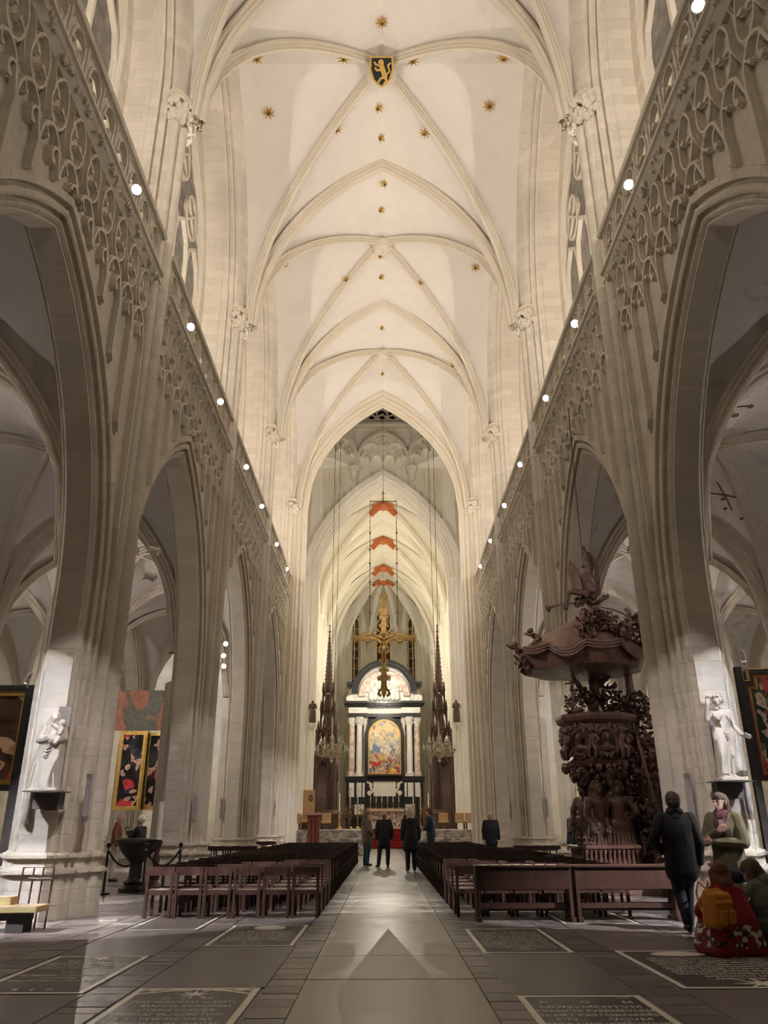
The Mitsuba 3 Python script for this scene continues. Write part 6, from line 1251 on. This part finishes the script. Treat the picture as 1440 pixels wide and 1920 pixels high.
# arched painting: a generic stand-in in the photograph's colours
def paint_fn(p, n, uv):
    u_, v_ = (p.x - .06) / 1.5, (p.z - 6.0) / 4.8
    wx, wz = FB(p.x * 1.6, p.z * 1.6, 3, 3) - .5, FB(p.x * 1.6 + 7, p.z * 1.6, 9, 3) - .5
    a, b, c = mikit.voronoi(p.x * 2.6 + wx * 2.2, p.z * 2.2 + wz * 2.2); a2, b2, c2 = mikit.voronoi(p.x * 5 + wx * 4, p.z * 4.6 + wz * 4 + 5)
    top = MIX((.62, .46, .24), (.80, .70, .50), c); top = MIX(top, (.30, .33, .42), SS(.75, .8, c2) * .8); top = MIX(top, (.45, .12, .10), SS(.88, .9, c) * .8)
    mid = MIX((.34, .33, .34), (.72, .62, .50), c2); mid = MIX(mid, (.12, .18, .34), SS(.8, .82, c) * .9)
    low = MIX((.10, .06, .05), (.60, .45, .36), c2); low = MIX(low, (.46, .05, .05), SS(.70, .72, c)); low = MIX(low, (.62, .40, .06), SS(.86, .88, c)); low = MIX(low, (.08, .14, .30), SS(.93, .95, c2))
    col = MIX(low, mid, SS(.26, .42, v_ + wx * .2)); col = MIX(col, top, SS(.5, .72, v_ + wz * .2))
    return col * (.62 + .5 * SS(.0, .35, a2))
dif('altar_painting', mikit.proc(paint_fn))
arch_pic = sg.box(-1.46, 6.0, 1.46, 9.35).union(sg.Point(0, 9.35).buffer(1.46, 32).intersection(sg.box(-9, 9.3, 9, 99)))
pt = thing('painting', 'tall arched painting of swirling pale clouds and red and gold figures over the high altar', 'painting')
put('canvas', xf(fz(arch_pic, .03, .36 - .7), (AXC, AY - .9, 0)), 'altar_painting', pt)
put('gilt_frame', xf(fz(ringp(arch_pic.buffer(.03), .12), .10, -.36), (AXC, AY - .9, 0)), 'gilding', pt); put('black_frame', xf(fz(arch_pic.buffer(.42, join_style=2).difference(arch_pic.buffer(.06)).intersection(sg.box(-1.9, 5.75, 1.9, 11.16)), .12, -.42), (AXC, AY - .9, 0)), 'black_marble', pt)
ap_('white_relief', cat(bx(-1.05, 1.05, 4.0, 5.3, .2)), 'white_marble', label='white relief panel under the painting')
ap_('tabernacle', cat(bx(-1.5, 1.5, 2.2, 4.0, .3)), 'black_marble')
for i in range(6):
    t = thing('altar_candlestick', f'slim pale candlestick on the high altar, {["first", "second", "third", "fourth", "fifth", "sixth"][i]} from the left', 'candlestick', 'candlesticks on the high altar')
    x = AXC - 1.28 + .51 * i; put('stick', xf(lathe([(.1, 0), (.1, .04), (.03, .1), (.025, .5), (.05, .55), (.02, .6)], 8), (x, AY - 2.2, 2.9)), 'gilding', t, 40); cput('candle', tube([(x, AY - 2.2, 3.5), (x, AY - 2.2, 4.5)], .03, 8), (.8, .77, .68), t)
t = thing('altar_shelf', 'altar shelf with green and gold bands behind the front altar', 'altar')
cput('shelf', box(-1.55, 1.75, 74.5, 75.4, 1.25, 2.9), (.05, .05, .045), t); cput('band', box(-1.6, 1.8, 74.4, 74.5, 2.35, 2.85), (.16, .20, .10), t, label='green band'); put('rim', cat(box(-1.65, 1.85, 74.35, 75.4, 2.82, 2.92), box(-1.65, 1.85, 74.36, 75.4, 2.28, 2.36)), 'gilding', t)
# front altar table with a patterned white front
t = thing('altar_table', 'white altar table with a lacy carved front at the top of the red carpet', 'altar')
def lace_fn(p, n, uv):
    f_ = FB(p.x * 9, p.z * 9, 1, 3); return MIX((.30, .20, .17), (.74, .66, .60), SS(.42, .56, f_))
dif('lace_front', mikit.proc(lace_fn))
put('front', box(-1.02, 1.30, 65.86, 65.92, 1.36, 2.5), 'lace_front', t); put('slab', cat(box(-1.35, 1.62, 65.7, 66.9, 2.52, 2.66, .02), box(-1.25, 1.52, 65.85, 66.8, 1.25, 1.36)), 'white_marble', t)
for x in (-1.22, 1.32): put('end_post', box(x, x + .18, 65.8, 66.7, 1.3, 2.52, .01), 'grey_marble', t)
put('gilt_bars', cat(*[box(x, x + .05, 65.82, 65.87, 1.36, 2.52) for x in (-1.04, 1.26)], box(-1.04, 1.3, 65.82, 65.87, 2.46, 2.52)), 'gilding', t)
for i, (x, y, z0, h_, where) in enumerate(((-2.55, 62.5, 1.25, 2.9, 'left of the front altar'), (2.75, 62.5, 1.25, 2.9, 'right of the front altar'), (-2.05, 64.5, 1.25, 3.4, 'left, close behind the front altar'), (2.28, 64.5, 1.25, 3.4, 'right, close behind the front altar'), (-3.05, 57.0, 1.25, 2.3, 'far left by the stalls'), (3.05, 57.0, 1.25, 2.3, 'far right by the stalls'))):
    t = thing('candle_stand', f'tall white candle on a gilded stand, {where}', 'candle')
    put('stand', xf(lathe([(.02, 0), (.22, 0), (.2, .08), (.06, .2), (.08, .4), (.04, .5), (.09, .8), (.04, .95), (.12, 1.05), (.02, 1.07)], 12), (x, y, z0)), 'gilding', t, 40); cput('candle', tube([(x, y, z0 + 1.07), (x, y, z0 + h_)], .05, 10), (.82, .79, .70), t)
for i, (x, y, where) in enumerate(((-2.6, 60.8, 'left'), (-1.5, 61.0, 'left, nearer the stairs'), (1.9, 61.0, 'right, nearer the stairs'), (3.0, 60.8, 'right'))):
    t = thing('flower_vase', f'dark vase of dry branches on the platform, {where} of the red stairs', 'vase')
    cput('vase', xf(lathe([(.02, 0), (.12, 0), (.2, .3), (.16, .55), (.1, .65), (.14, .72)], 12), (x, y, PZ)), (.07, .06, .055), t, 'paint_gloss', 40)
    r_ = random.Random(i); cput('branches', cat(*[tube([(x, y, PZ + .6), (x + r_.uniform(-.3, .3), y + r_.uniform(-.2, .2), PZ + 1.0), (x + r_.uniform(-.5, .5), y + r_.uniform(-.3, .3), PZ + r_.uniform(1.2, 1.7))], .012, 5) for _ in range(14)] + [xf(trimesh.creation.icosphere(0, .06), (x + r_.uniform(-.45, .45), y + r_.uniform(-.25, .25), PZ + r_.uniform(.9, 1.6))) for _ in range(24)]), (.30, .16, .09), t)
# ------------------------------------------------------------------ hanging gilded cross
XY = 50.0; cz = 12.78; cxx = .02
cr = thing('hanging_cross', 'large gilded ornamental cross hanging in the crossing before the altar', 'cross')
cf = lambda m, y=0.0: onplane(m, (cxx, XY + y, 0), (1, 0, 0), (0, 0, 1), (0, -1, 0))
def gput(n, m, sm=False, parent=cr, **k): return put(n, m, 'old_gold', parent, sm, **k)
gput('upright', cf(cat(ext(sg.box(-.17, 9.6, .17, 15.3), .16), ext(sg.box(-.11, 9.7, .11, 15.2), .05, .16)))); gput('crossbeam', cf(cat(ext(sg.box(-1.75, cz - .16, 1.75, cz + .16), .16), ext(sg.box(-1.65, cz - .10, 1.65, cz + .10), .05, .16))))
def fleur(x, y, a, s): return sa.translate(sa.rotate(sa.scale(unary_union([sg.Polygon([(0, -.1), (.16, .25), (0, .62), (-.16, .25)]), sg.LineString([(.04, .0), (.26, .12), (.34, .34), (.22, .42)]).buffer(.07), sg.LineString([(-.04, .0), (-.26, .12), (-.34, .34), (-.22, .42)]).buffer(.07), sg.box(-.2, -.12, .2, -.02), sg.Point(.22, .42).buffer(.08, 6), sg.Point(-.22, .42).buffer(.08, 6)]), s, s, origin=(0, 0)), a, origin=(0, 0)), x, y)
for x, y, a, s in ((-1.72, cz, 90, .75), (1.72, cz, -90, .75), (0, 15.35, 0, .8), (0, 9.55, 180, 1.05)): gput('fleuron', cf(chamfered(fleur(x, y, a, s), .18, .05)))
gput('sun_rays', cf(ext(unary_union([sa.rotate(sg.Polygon([(-.05, .15), (.05, .15), (.03, .5), (.06, .66), (0, .98), (-.05, .66), (.0, .5)]), a + 12, origin=(0, 0)) for a in range(0, 360, 24)]), .06, .03)).apply_translation((0, 0, cz)))
gput('roundel', cf(cat(ext(ringp(sg.Point(0, cz).buffer(.36), .12), .24), *[ext(ringp(sg.Point(x, y).buffer(.22, 8), .10), .24) for x, y in ((-1.05, cz), (1.05, cz), (0, 14.5), (0, 10.2))])))
orn = []
for x in (-1.05, 1.05):
    for a in (0, 180): orn.append(fleur(x, cz + (.2 if a == 0 else -.2), a, .48))
for z in (11.9, 11.3, 10.7, 13.6, 14.2): orn += [fleur(-.17, z, 80, .30), fleur(.17, z, -80, .30)]
for z in (10.2, 14.5): orn += [fleur(-.22, z, 90, .42), fleur(.22, z, -90, .42)]
for o_ in orn: gput('leaf_ornament', cf(chamfered(o_, .12, .04)))
hb, at_ = head_bones(V3(0, 0, 1.58), V3(.3, 1, -.5)); corp = blob(hb + [[(V3(0, 0, .92), .10), (V3(0, 0, 1.22), .11)], [(V3(0, 0, 1.2), .1), (V3(0, 0, 1.5), .05)], [(V3(-.15, 0, 1.42), .06), (V3(.15, 0, 1.42), .06)]] + chain([V3(-.16, 0, 1.42), V3(-.45, -.03, 1.52), V3(-.72, -.03, 1.66)], [.05, .042, .03]) + chain([V3(.16, 0, 1.42), V3(.45, -.03, 1.52), V3(.72, -.03, 1.66)], [.05, .042, .03]) + chain([V3(-.06, 0, .9), V3(-.07, .1, .5), V3(-.02, .0, .1)], [.08, .06, .04]) + chain([V3(.06, 0, .9), V3(.07, .1, .5), V3(.02, .03, .1)], [.08, .06, .04]) + [[(V3(-.1, 0, .95), .11), (V3(.1, 0, .95), .11), (V3(0, .02, .75), .12)]], .04, 4)
gput('figure', xf(corp, (cxx, XY - .24, cz - 1.72), math.pi, s=1.15), True)
for sx, xx in ((-1, -.90), (1, .92)):
    t = thing('cross_cable', f'thin dark beaded cable hanging on the {"left" if sx < 0 else "right"} of the gilded cross', 'cable')
    cput('line', tube([(xx, XY, 22.6), (xx + sx * .0, XY, 18.0), (xx, XY, 13.6)], .022, 6), (.04, .03, .02), t)
    for z in (20.1, 18.9, 17.9, 16.6, 15.6, 14.5): cput('bead', xf(trimesh.creation.icosphere(1, .075), (xx, XY, z)), (.05, .03, .02), t, 'paint_gloss', True)
t = thing('cable_bar', 'dark iron bar with a small cross at the top of the cables', 'bar'); cput('bar', cat(tube([(-.92, XY, 22.45), (.94, XY, 22.45)], .03, 6), tube([(.01, XY, 22.3), (.01, XY, 23.3)], .03, 6), tube([(-.12, XY, 23.05), (.14, XY, 23.05)], .025, 6), tube([(.01, XY, 23.3), (.01, XY, 37.9)], .012, 5)), (.05, .035, .025), t)
# ------------------------------------------------------------------ chandeliers
pr('brass', (.40, .34, .24), .35, .5, .6)
for s in (-1, 1):
    cx_ = s * 3.32 + .1; t = thing('chandelier', f'many-armed brass chandelier hanging at the {side_name[s]} of the crossing', 'chandelier')
    prof = [(.01, 5.05), (.10, 5.12), (.04, 5.25), (.22, 5.45), (.30, 5.65), (.18, 5.85), (.07, 6.0), (.14, 6.15), (.06, 6.35), (.11, 6.6), (.05, 6.8), (.03, 7.5), (.01, 7.55)]
    put('stem', xf(lathe(prof, 16), (cx_, XY, 0)), 'brass', t, 40)
    for n_, R_, z0, z1 in ((12, .98, 5.55, 5.92), (8, .66, 5.95, 6.40)):
        for k in range(n_):
            a = 2 * math.pi * k / n_ + .13; d = V3(math.cos(a), math.sin(a), 0); o = V3(cx_, XY, 0)
            am = put('arm', cat(tube([o + d * .10 + V3(0, 0, z0 + .05), o + d * R_ * .35 + V3(0, 0, z0 + .18), o + d * R_ * .6 + V3(0, 0, z0 - .14), o + d * R_ * .9 + V3(0, 0, z0 - .05), o + d * R_ + V3(0, 0, z1 - .18)], .026, 6), xf(lathe([(.02, 0), (.10, .03), (.11, .06), (.04, .1), (.04, .16)], 8), o + d * R_ + V3(0, 0, z1 - .2)), xf(trimesh.creation.icosphere(0, .06), o + d * R_ * .5 + V3(0, 0, z0 + .08)), tube([o + d * R_ * .6 + V3(0, 0, z0 - .14), o + d * R_ * .72 + V3(0, 0, z0 + .10), o + d * R_ * .5 + V3(0, 0, z0 + .22)], .016, 5)), 'brass', t)
            cput('candle', tube([o + d * R_ + V3(0, 0, z1 - .06), o + d * R_ + V3(0, 0, z1 + .20)], .022, 6), (.78, .75, .66), am)
    for dx in (-.2, .2):
        c_ = thing('chandelier_cable', f'thin dark cable of the {side_name[s]} chandelier, its {"left" if dx < 0 else "right"} line', 'cable')
        cput('line', tube([(cx_ + dx * .2, XY, 7.5), (cx_ + dx * .8, XY, 16), (cx_ + dx, XY, 30)], .016, 5), (.05, .04, .03), c_)
# ------------------------------------------------------------------ choir stalls with tall spires
def stall(s):
    t = thing('choir_stall', f'dark carved choir stall with a tall pinnacled spire on the {side_name[s]} of the choir', 'choir stall'); M_ = lambda x: s * x
    def sp_box(n, x0, x1, y0, y1, z0, z1, p=t): return put(n, box(min(s * x0, s * x1), max(s * x0, s * x1), y0, y1, z0, z1, .02), 'carved_wood', p)
    sp_box('back', 4.75, 4.95, 58.2, 71, PZ, 7.0); sp_box('seat', 4.0, 4.8, 58.5, 71, PZ, 2.2); sp_box('desk', 3.3, 3.6, 59.5, 70.5, PZ, 2.5); sp_box('canopy', 3.9, 4.95, 58.2, 71, 6.2, 6.9)
    for i, y in enumerate(np.arange(58.4, 71, 1.55)):
        sp_box('post', 4.0, 4.12, y, y + .12, 2.2, 6.3); put('pinnacle', xf(lathe([(.16, 0), (.16, .6), (.2, .66), (.12, .8), (.02, 2.2)], 6), (s * 4.2, y, 6.9)), 'carved_wood', t)
    for i, y in enumerate(np.arange(58.5, 70, 1.55)): put('arch', onplane(ext(sg.box(0, 0, 1.45, 1.1).difference(sa.translate(arch_poly(.6, .9, .25, -1), .72, 0)), .08), (s * 4.02, y, 5.1), (0, 1, 0), (0, 0, 1), (s, 0, 0) if False else (1, 0, 0)), 'carved_wood', t)
    # end bay facing the nave: openwork panel and spire
    ox, oy = s * 4.15, 59.2
    sp_box('end_panel', 3.45, 3.6, 58.3, 59.3, PZ, 6.0); sp_box('end_panel', 4.78, 4.95, 58.3, 59.3, PZ, 8.0); sp_box('end_panel', 3.5, 4.9, 58.25, 58.4, PZ, 2.4)
    put('end_arch', onplane(ext(sg.box(-.72, 0, .72, 2.6).difference(arch_poly(.48, .9, 1.0, -1)), .12), (s * 4.2, 58.35, 4.2), (1, 0, 0), (0, 0, 1), (0, 1, 0)), 'carved_wood', t)
    z0 = 6.4
    for k, (w_, h_) in enumerate(((.72, 1.5), (.55, 1.5), (.42, 1.4))):
        for a in range(8):
            an = a * math.pi / 4 + .39; px_, py_ = ox + w_ * math.cos(an), oy + w_ * math.sin(an)
            put('spire_post', cat(tube([(px_, py_, z0), (px_, py_, z0 + h_)], .06, 6), xf(lathe([(.09, 0), (.1, .1), (.02, .75)], 6), (px_, py_, z0 + h_))), 'carved_wood', t)
            an2 = an + math.pi / 4; qx, qy = ox + w_ * math.cos(an2), oy + w_ * math.sin(an2); put('spire_arch', tube([(px_, py_, z0 + h_ * .6), ((px_ + qx) / 2, (py_ + qy) / 2, z0 + h_ * 1.02), (qx, qy, z0 + h_ * .6)], .045, 5), 'carved_wood', t)
        put('spire_floor', xf(lathe([(.02, 0), (w_ + .1, 0), (w_ + .12, .08), (w_ + .02, .14), (.02, .14)], 8), (ox, oy, z0)), 'carved_wood', t); z0 += h_
    put('spire_core', xf(lathe([(.18, 0), (.16, 4.2)], 8), (ox, oy, 6.4)), 'carved_wood', t)
    sp = put('spire', xf(lathe([(.40, 0), (.36, .1), (.30, .4), (.07, 4.3), (.05, 4.5), (.13, 4.58), (.05, 4.68), (.03, 5.0), (.09, 5.06), (.01, 5.15)], 8), (ox, oy, z0)), 'carved_wood', t)
    put('crockets', cat(*[xf(trimesh.creation.icosphere(0, .055), (ox + (.32 - .065 * j * .9) * math.cos(a * math.pi / 4), oy + (.32 - .065 * j * .9) * math.sin(a * math.pi / 4), z0 + .3 + .95 * j)) for j in np.arange(0, 4.2, .33) for a in range(8)]), 'carved_wood', sp, kind='stuff')
    r_ = random.Random(3 + s); put('carved_ornament', cat(*[xf(trimesh.creation.icosphere(0, r_.uniform(.04, .09)), (s * r_.uniform(3.55, 4.85), r_.uniform(58.2, 58.4), r_.uniform(5.6, 8.2))) for _ in range(170)]), 'carved_wood', t, kind='stuff')
    put('book_desk', xf(box(-.5, .5, -.3, .3, 0, .08, .02), (s * 3.7, 57.6, 2.3), 0, .5), 'carved_wood', t); sp_box('desk_front', 3.3, 4.6, 57.5, 57.7, PZ, 2.35)
for s in (-1, 1): stall(s)
# small dark figures on the crossing piers
for s in (-1, 1):
    t = thing('pier_figure', f'small dark wooden figure on a stone bracket, {side_name[s]} crossing pier', 'statue'); x = s * 4.78 + .05
    hb, at_ = head_bones(V3(0, .02, 1.52), V3(-.3, 1, 0)); B = hb + [[(V3(0, 0, .9), .15), (V3(0, .02, 1.25), .13)], [(V3(0, 0, 1.2), .12), (V3(0, 0, 1.46), .06)], [(V3(-.17, 0, 1.36), .07), (V3(.17, 0, 1.36), .07)], [(V3(-.1, 0, .9), .14), (V3(.1, 0, .9), .14), (V3(-.16, 0, .05), .09), (V3(.16, 0, .05), .09)]] + chain([V3(-.18, 0, 1.36), V3(-.26, .1, 1.1), V3(-.08, .22, 1.15)], [.07, .06, .05]) + chain([V3(.18, 0, 1.36), V3(.26, .1, 1.1), V3(.1, .22, 1.1)], [.07, .06, .05])
    put('figure', blob(B, .05, 4, .02, (8, 8, 2)), 'carved_wood', t, True, tw=TW((x, 52.85, 7.75), math.pi, .9)); put('bracket', xf(lathe([(.02, -.45), (.08, -.42), (.2, -.2), (.28, -.02), (.28, .05), (.02, .05)], 12), (x, 52.9, 7.72)), 'rib_stone', t, 40)
# ------------------------------------------------------------------ chairs, throne and lectern on the platform
TAN = (.42, .27, .14)
t = thing('throne', 'tall-backed tan throne with a dark crest on the platform at the left', 'chair'); x, y = -4.55, 49.9
cput('back', box(x - .36, x + .36, y + .25, y + .40, PZ, 3.5, .03), TAN, t); cput('seat', box(x - .34, x + .34, y - .35, y + .26, PZ + .40, PZ + .58, .03), TAN, t); cput('base', box(x - .34, x + .34, y - .32, y + .3, PZ, PZ + .4, .01), (.05, .03, .02), t)
for sx in (-1, 1): cput('armrest', box(x + sx * .36 - .05, x + sx * .36 + .05, y - .3, y + .3, PZ, PZ + .85, .02), (.30, .18, .09), t)
cput('crest', onplane(ext(unary_union([sg.Polygon([(-.12, .14), (.12, .14), (.12, -.06), (0, -.18), (-.12, -.06)]), sg.box(-.03, .14, .03, .24)]).difference(sg.box(-.05, -.04, .05, .08)), .02), (x + .12, y + .25, 3.0), (1, 0, 0), (0, 0, 1), (0, -1, 0)), (.06, .05, .045), t)
for i, (x, y, lb) in enumerate(((-5.25, 49.6, 'left of the throne'), (-3.45, 49.8, 'right of the throne'), (3.55, 49.8, 'right of the standing people, alone'), (4.55, 50.0, 'left of the pair at the right'), (5.15, 50.0, 'right of the pair at the right'))):
    t = thing('armchair', f'low tan upholstered chair on the platform, {lb}', 'chair')
    cput('backrest', box(x - .27, x + .27, y + .22, y + .32, PZ + .42, PZ + .92, .03), TAN, t); cput('seat', box(x - .28, x + .28, y - .28, y + .24, PZ + .36, PZ + .50, .03), TAN, t)
    for sx in (-1, 1):
        for sy in (-1, 1): cput('leg', box(x + sx * .23 - .025, x + sx * .23 + .025, y + sy * .22 - .025, y + sy * .22 + .025, PZ, PZ + .37), (.05, .03, .02), t)
t = thing('lectern', 'dark red wooden lectern standing before the marble steps at the left', 'lectern'); x, y = -3.78, 44.9
put('body', box(x - .32, x + .32, y - .2, y + .2, .0, 1.95, .02), 'red_wood', t); put('top', xf(box(-.40, .40, -.28, .28, 0, .06, .015), (x, y, 2.02), 0, .25), 'red_wood', t); put('strip', cat(*[box(x - .03 + dx, x + .03 + dx, y - .215, y - .2, .2, 1.8) for dx in (-.1, .1)]), 'chair_wood', t); cput('microphone', tube([(x + .1, y - .1, 2.05), (x + .1, y - .22, 2.35), (x + .08, y - .3, 2.42)], .014, 6), (.03, .03, .03), t)
pr('red_wood', mikit.proc(lambda p, n, uv: MIX((.07, .014, .010), (.14, .030, .020), FB(p.x * 12, p.y * 12, p.z * 2, 3))), .35, .5)
# ------------------------------------------------------------------ font, paschal candle, rope barrier
t = thing('font', 'wide black stone font on a column foot beside the left chairs', 'font'); x, y = -6.05, 20.8
cput('bowl', xf(lathe([(.02, .66), (.16, .66), (.26, .74), (.42, .92), (.50, 1.08), (.54, 1.10), (.56, 1.16), (.53, 1.19), (.48, 1.17), (.3, 1.05), (.02, 1.0)], 28), (x, y, 0)), (.030, .033, .033), t, 'paint_gloss', 40); cput('column', xf(lathe([(.02, 0), (.36, 0), (.36, .08), (.30, .12), (.24, .16), (.27, .22), (.19, .27), (.16, .32), (.15, .62), (.2, .68), (.02, .68)], 20), (x, y, 0)), (.028, .032, .032), t, 'paint_gloss', 40)
t = thing('paschal_candle', 'thick white candle on a dark stand behind the black font', 'candle'); x, y = -5.60, 20.9
cput('candle', tube([(x, y, 1.15), (x, y, 2.05)], .062, 14), (.80, .76, .68), t); cput('wick_cap', xf(lathe([(.07, 0), (.07, .05), (.02, .06)], 12), (x, y, 2.04)), (.5, .45, .35), t, 'metal_paint'); put('stand', xf(lathe([(.02, 0), (.26, 0), (.26, .12), (.1, .25), (.14, .42), (.06, .5), (.09, .75), (.05, .85), (.1, 1.05), (.13, 1.12), (.02, 1.15)], 16), (x, y, 0)), 'carved_wood', t, 40)
posts = [(-5.62, 20.0), (-4.93, 20.5), (-6.55, 20.1)]
for i, (x, y) in enumerate(posts):
    t = thing('barrier_post', f'black rope barrier post, {["between the font and the chairs", "nearest the second pier", "left of the font"][i]}', 'post')
    cput('post', xf(lathe([(.02, 0), (.16, 0), (.16, .025), (.03, .05), (.028, 1.0), (.05, 1.02), (.05, 1.08), (.02, 1.1)], 12), (x, y, 0)), (.015, .014, .014), t, 'paint_gloss', 40); cput('band', xf(lathe([(.036, 0), (.036, .04)], 12), (x, y, .93)), (.5, .5, .5), t, 'metal_paint')
for a, b, lb in ((0, 1, 'sagging black barrier rope right of the font'), (0, 2, 'sagging black barrier rope in front of the font')):
    t = thing('barrier_rope', lb, 'rope'); u_ = np.linspace(0, 1, 14); A_p, B_p = np.array(posts[a]), np.array(posts[b])
    cput('rope', tube(np.column_stack([A_p[0] + (B_p[0] - A_p[0]) * u_, A_p[1] + (B_p[1] - A_p[1]) * u_, .95 - .36 * 4 * u_ * (1 - u_)]), .022, 8), (.014, .012, .012), t, 'paint', True)
# ------------------------------------------------------------------ paintings in the aisles (generic stand-ins)
def pic_fn(pal, k, seed):
    def f_(p, n, uv):
        wx, wz = FB(p.x * 1.3 + seed, p.z * 1.3, seed, 3) - .5, FB(p.x * 1.3, p.z * 1.3 + 5, seed + 3, 3) - .5
        a, b, c = mikit.voronoi(p.x * k + wx * 2 + seed, p.z * k + wz * 2); a2, b2, c2 = mikit.voronoi(p.x * k * 2.2 + wx * 3, p.z * k * 2.2 + wz * 3 + seed)
        col = MIX(pal[0], pal[1], SS(.5, .9, c)); col = MIX(col, pal[2], SS(.72, .76, c2)); col = MIX(col, pal[3], SS(.86, .9, c)); return col * (.55 + .6 * SS(0, .4, a2))
    return f_
dif('picture_left', mikit.proc(pic_fn([(.055, .034, .024), (.16, .075, .04), (.52, .34, .22), (.30, .05, .04)], 1.7, 3.0))); dif('picture_right', mikit.proc(pic_fn([(.022, .025, .022), (.06, .065, .05), (.36, .27, .20), (.22, .05, .04)], 3.4, 8.0))); dif('picture_triptych', mikit.proc(pic_fn([(.020, .018, .018), (.05, .05, .06), (.46, .30, .22), (.42, .05, .06)], 2.6, 15.0)))
def picture(label, x0, x1, z0, z1, y, mat, fr, frame_mat, arched=False, name='painting'):
    t = thing(name, label, 'painting'); P_ = sg.box(x0, z0, x1, z1)
    if arched: P_ = sg.box(x0, z0, x1, z1 - .25).union(sg.box(x0 + .28, z0, x1 - .28, z1).buffer(.12, 8).intersection(sg.box(x0, z0, x1, z1)))
    g = lambda m, d=0.0: onplane(m, (0, y - d, 0), (1, 0, 0), (0, 0, 1), (0, -1, 0))
    put('canvas', g(ext(P_, .03)), mat, t); 
    for n_, q0, q1, h_, m_ in fr: (cput if not isinstance(m_, str) else put)(n_, g(ext(P_.buffer(q1, join_style=2).difference(P_.buffer(q0, join_style=2)), h_)), m_, t)
    cput('back_board', g(ext(P_.buffer(fr[-1][2] - .02, join_style=2), .14), -.15), (.012, .011, .011), t); return t
BLK = (.012, .011, .011)
picture('dark figure painting in a gilded frame at the left edge, beside the statue pier', -9.6, -7.68, 2.36, 4.05, 16.9, 'picture_left', [('gilt_frame', 0, .10, .08, 'gilding'), ('black_frame', .10, .22, .12, BLK)], None)
picture('dark painting with a stepped top in a black and red frame, right edge', 7.86, 9.9, 2.46, 4.38, 16.9, 'picture_right', [('inner_gilt', 0, .035, .05, 'gilding'), ('red_frame', .035, .08, .08, (.20, .05, .02)), ('black_frame', .08, .17, .10, BLK), ('gilt_edge', .17, .19, .11, 'gilding')], None, True)
picture('tall narrow painting in a wide gilded frame seen between the first two left piers', -10.95, -10.12, 2.24, 5.05, 34.0, 'picture_triptych', [('gilt_frame', 0, .10, .10, 'gilding'), ('gilt_edge', .10, .16, .06, 'gilding')], None)
picture('second gilded painting panel close behind the narrow one between the left piers', -9.92, -9.2, 2.24, 5.05, 34.4, 'picture_triptych', [('gilt_frame', 0, .14, .10, 'gilding')], None)
for i, (x0, x1, z0, z1, y) in enumerate(((-7.62, -7.42, 0, 4.2, 16.75), (7.55, 7.70, 0, 4.6, 16.75))):
    t = thing('display_panel', f'black upright display panel beside the painting at the {"left" if i == 0 else "right"} edge', 'panel'); cput('panel', box(x0, x1, y, y + .1, z0, z1, .005), BLK, t); cput('foot', box(x0 - .1, x1 + .1, y - .3, y + .4, 0, .04, .005), BLK, t)
    lamp('picture_lamp', f'white picture lamp on the display panel at the {"left" if i == 0 else "right"} edge', ((x0 + x1) / 2 + (.08 if i else -.05), y - .15, z1 + .1), (8 if i else -8.5, y + .5, 2.8), .06, None, 5, .01)
# stained hanging with green and red blotches over the triptych
def cloth_fn(p, n, uv): return MIX((.36, .17, .12), (.16, .16, .13), SS(.45, .55, FB(p.x * 2.1, p.z * 1.2, 3, 3))) * (.6 + .5 * FB(p.x * 9, p.z * 9, 1, 2))
dif('painted_wall', mikit.proc(cloth_fn))
put('wall_painting', box(-12.2, -8.6, 34.55, 34.6, 5.3, 7.0), 'painted_wall', aisle_wall[-1], label='faded red and green wall painting')
# painted ornament on the right aisle vault: crossed lines and dots
def zr(x, y):
    k_ = max(i for i in range(len(PY)) if PY[i] <= y); yc = PY[k_] + BAY / 2; xc, vx = (AX0 + AX1) / 2, (AX1 - AX0) / 2
    return float(za(min(abs(x - xc) / vx, abs(y - yc) / (BAY / 2)))) - .02
rp = random.Random(5)
def stroke(p0, p1, r=.03, n=12):
    u_ = np.linspace(0, 1, n); xs, ys = p0[0] + (p1[0] - p0[0]) * u_, p0[1] + (p1[1] - p0[1]) * u_
    return tube([(a, b, zr(a, b)) for a, b in zip(xs, ys)], r, 5)
pm_ = []
for cx0, cy0, a in ((9.0, 17.6, .3), (10.6, 17.2, 1.0), (9.2, 22.3, .2), (10.8, 22.6, .9), (8.3, 20.4, .5), (11.2, 19.6, .1), (9.1, 13.2, .4), (10.5, 12.6, .8)):
    for da in (0, 1.5):
        d = V3(math.cos(a + da), math.sin(a + da), 0) * .62; pm_.append(stroke((cx0 - d[0], cy0 - d[1]), (cx0 + d[0], cy0 + d[1]), .022))
    for _ in range(5):
        bx_, by_ = cx0 + rp.uniform(-.7, .7), cy0 + rp.uniform(-.7, .7); b = trimesh.creation.icosphere(1, .07); b.apply_transform(np.diag([1, 1.4, .35, 1])); b.apply_translation((bx_, by_, zr(bx_, by_))); pm_.append(b)
cput('painted_ornament', cat(*pm_), (.13, .075, .06), av[1], label='faded dark painted crosses and dots on the vault')
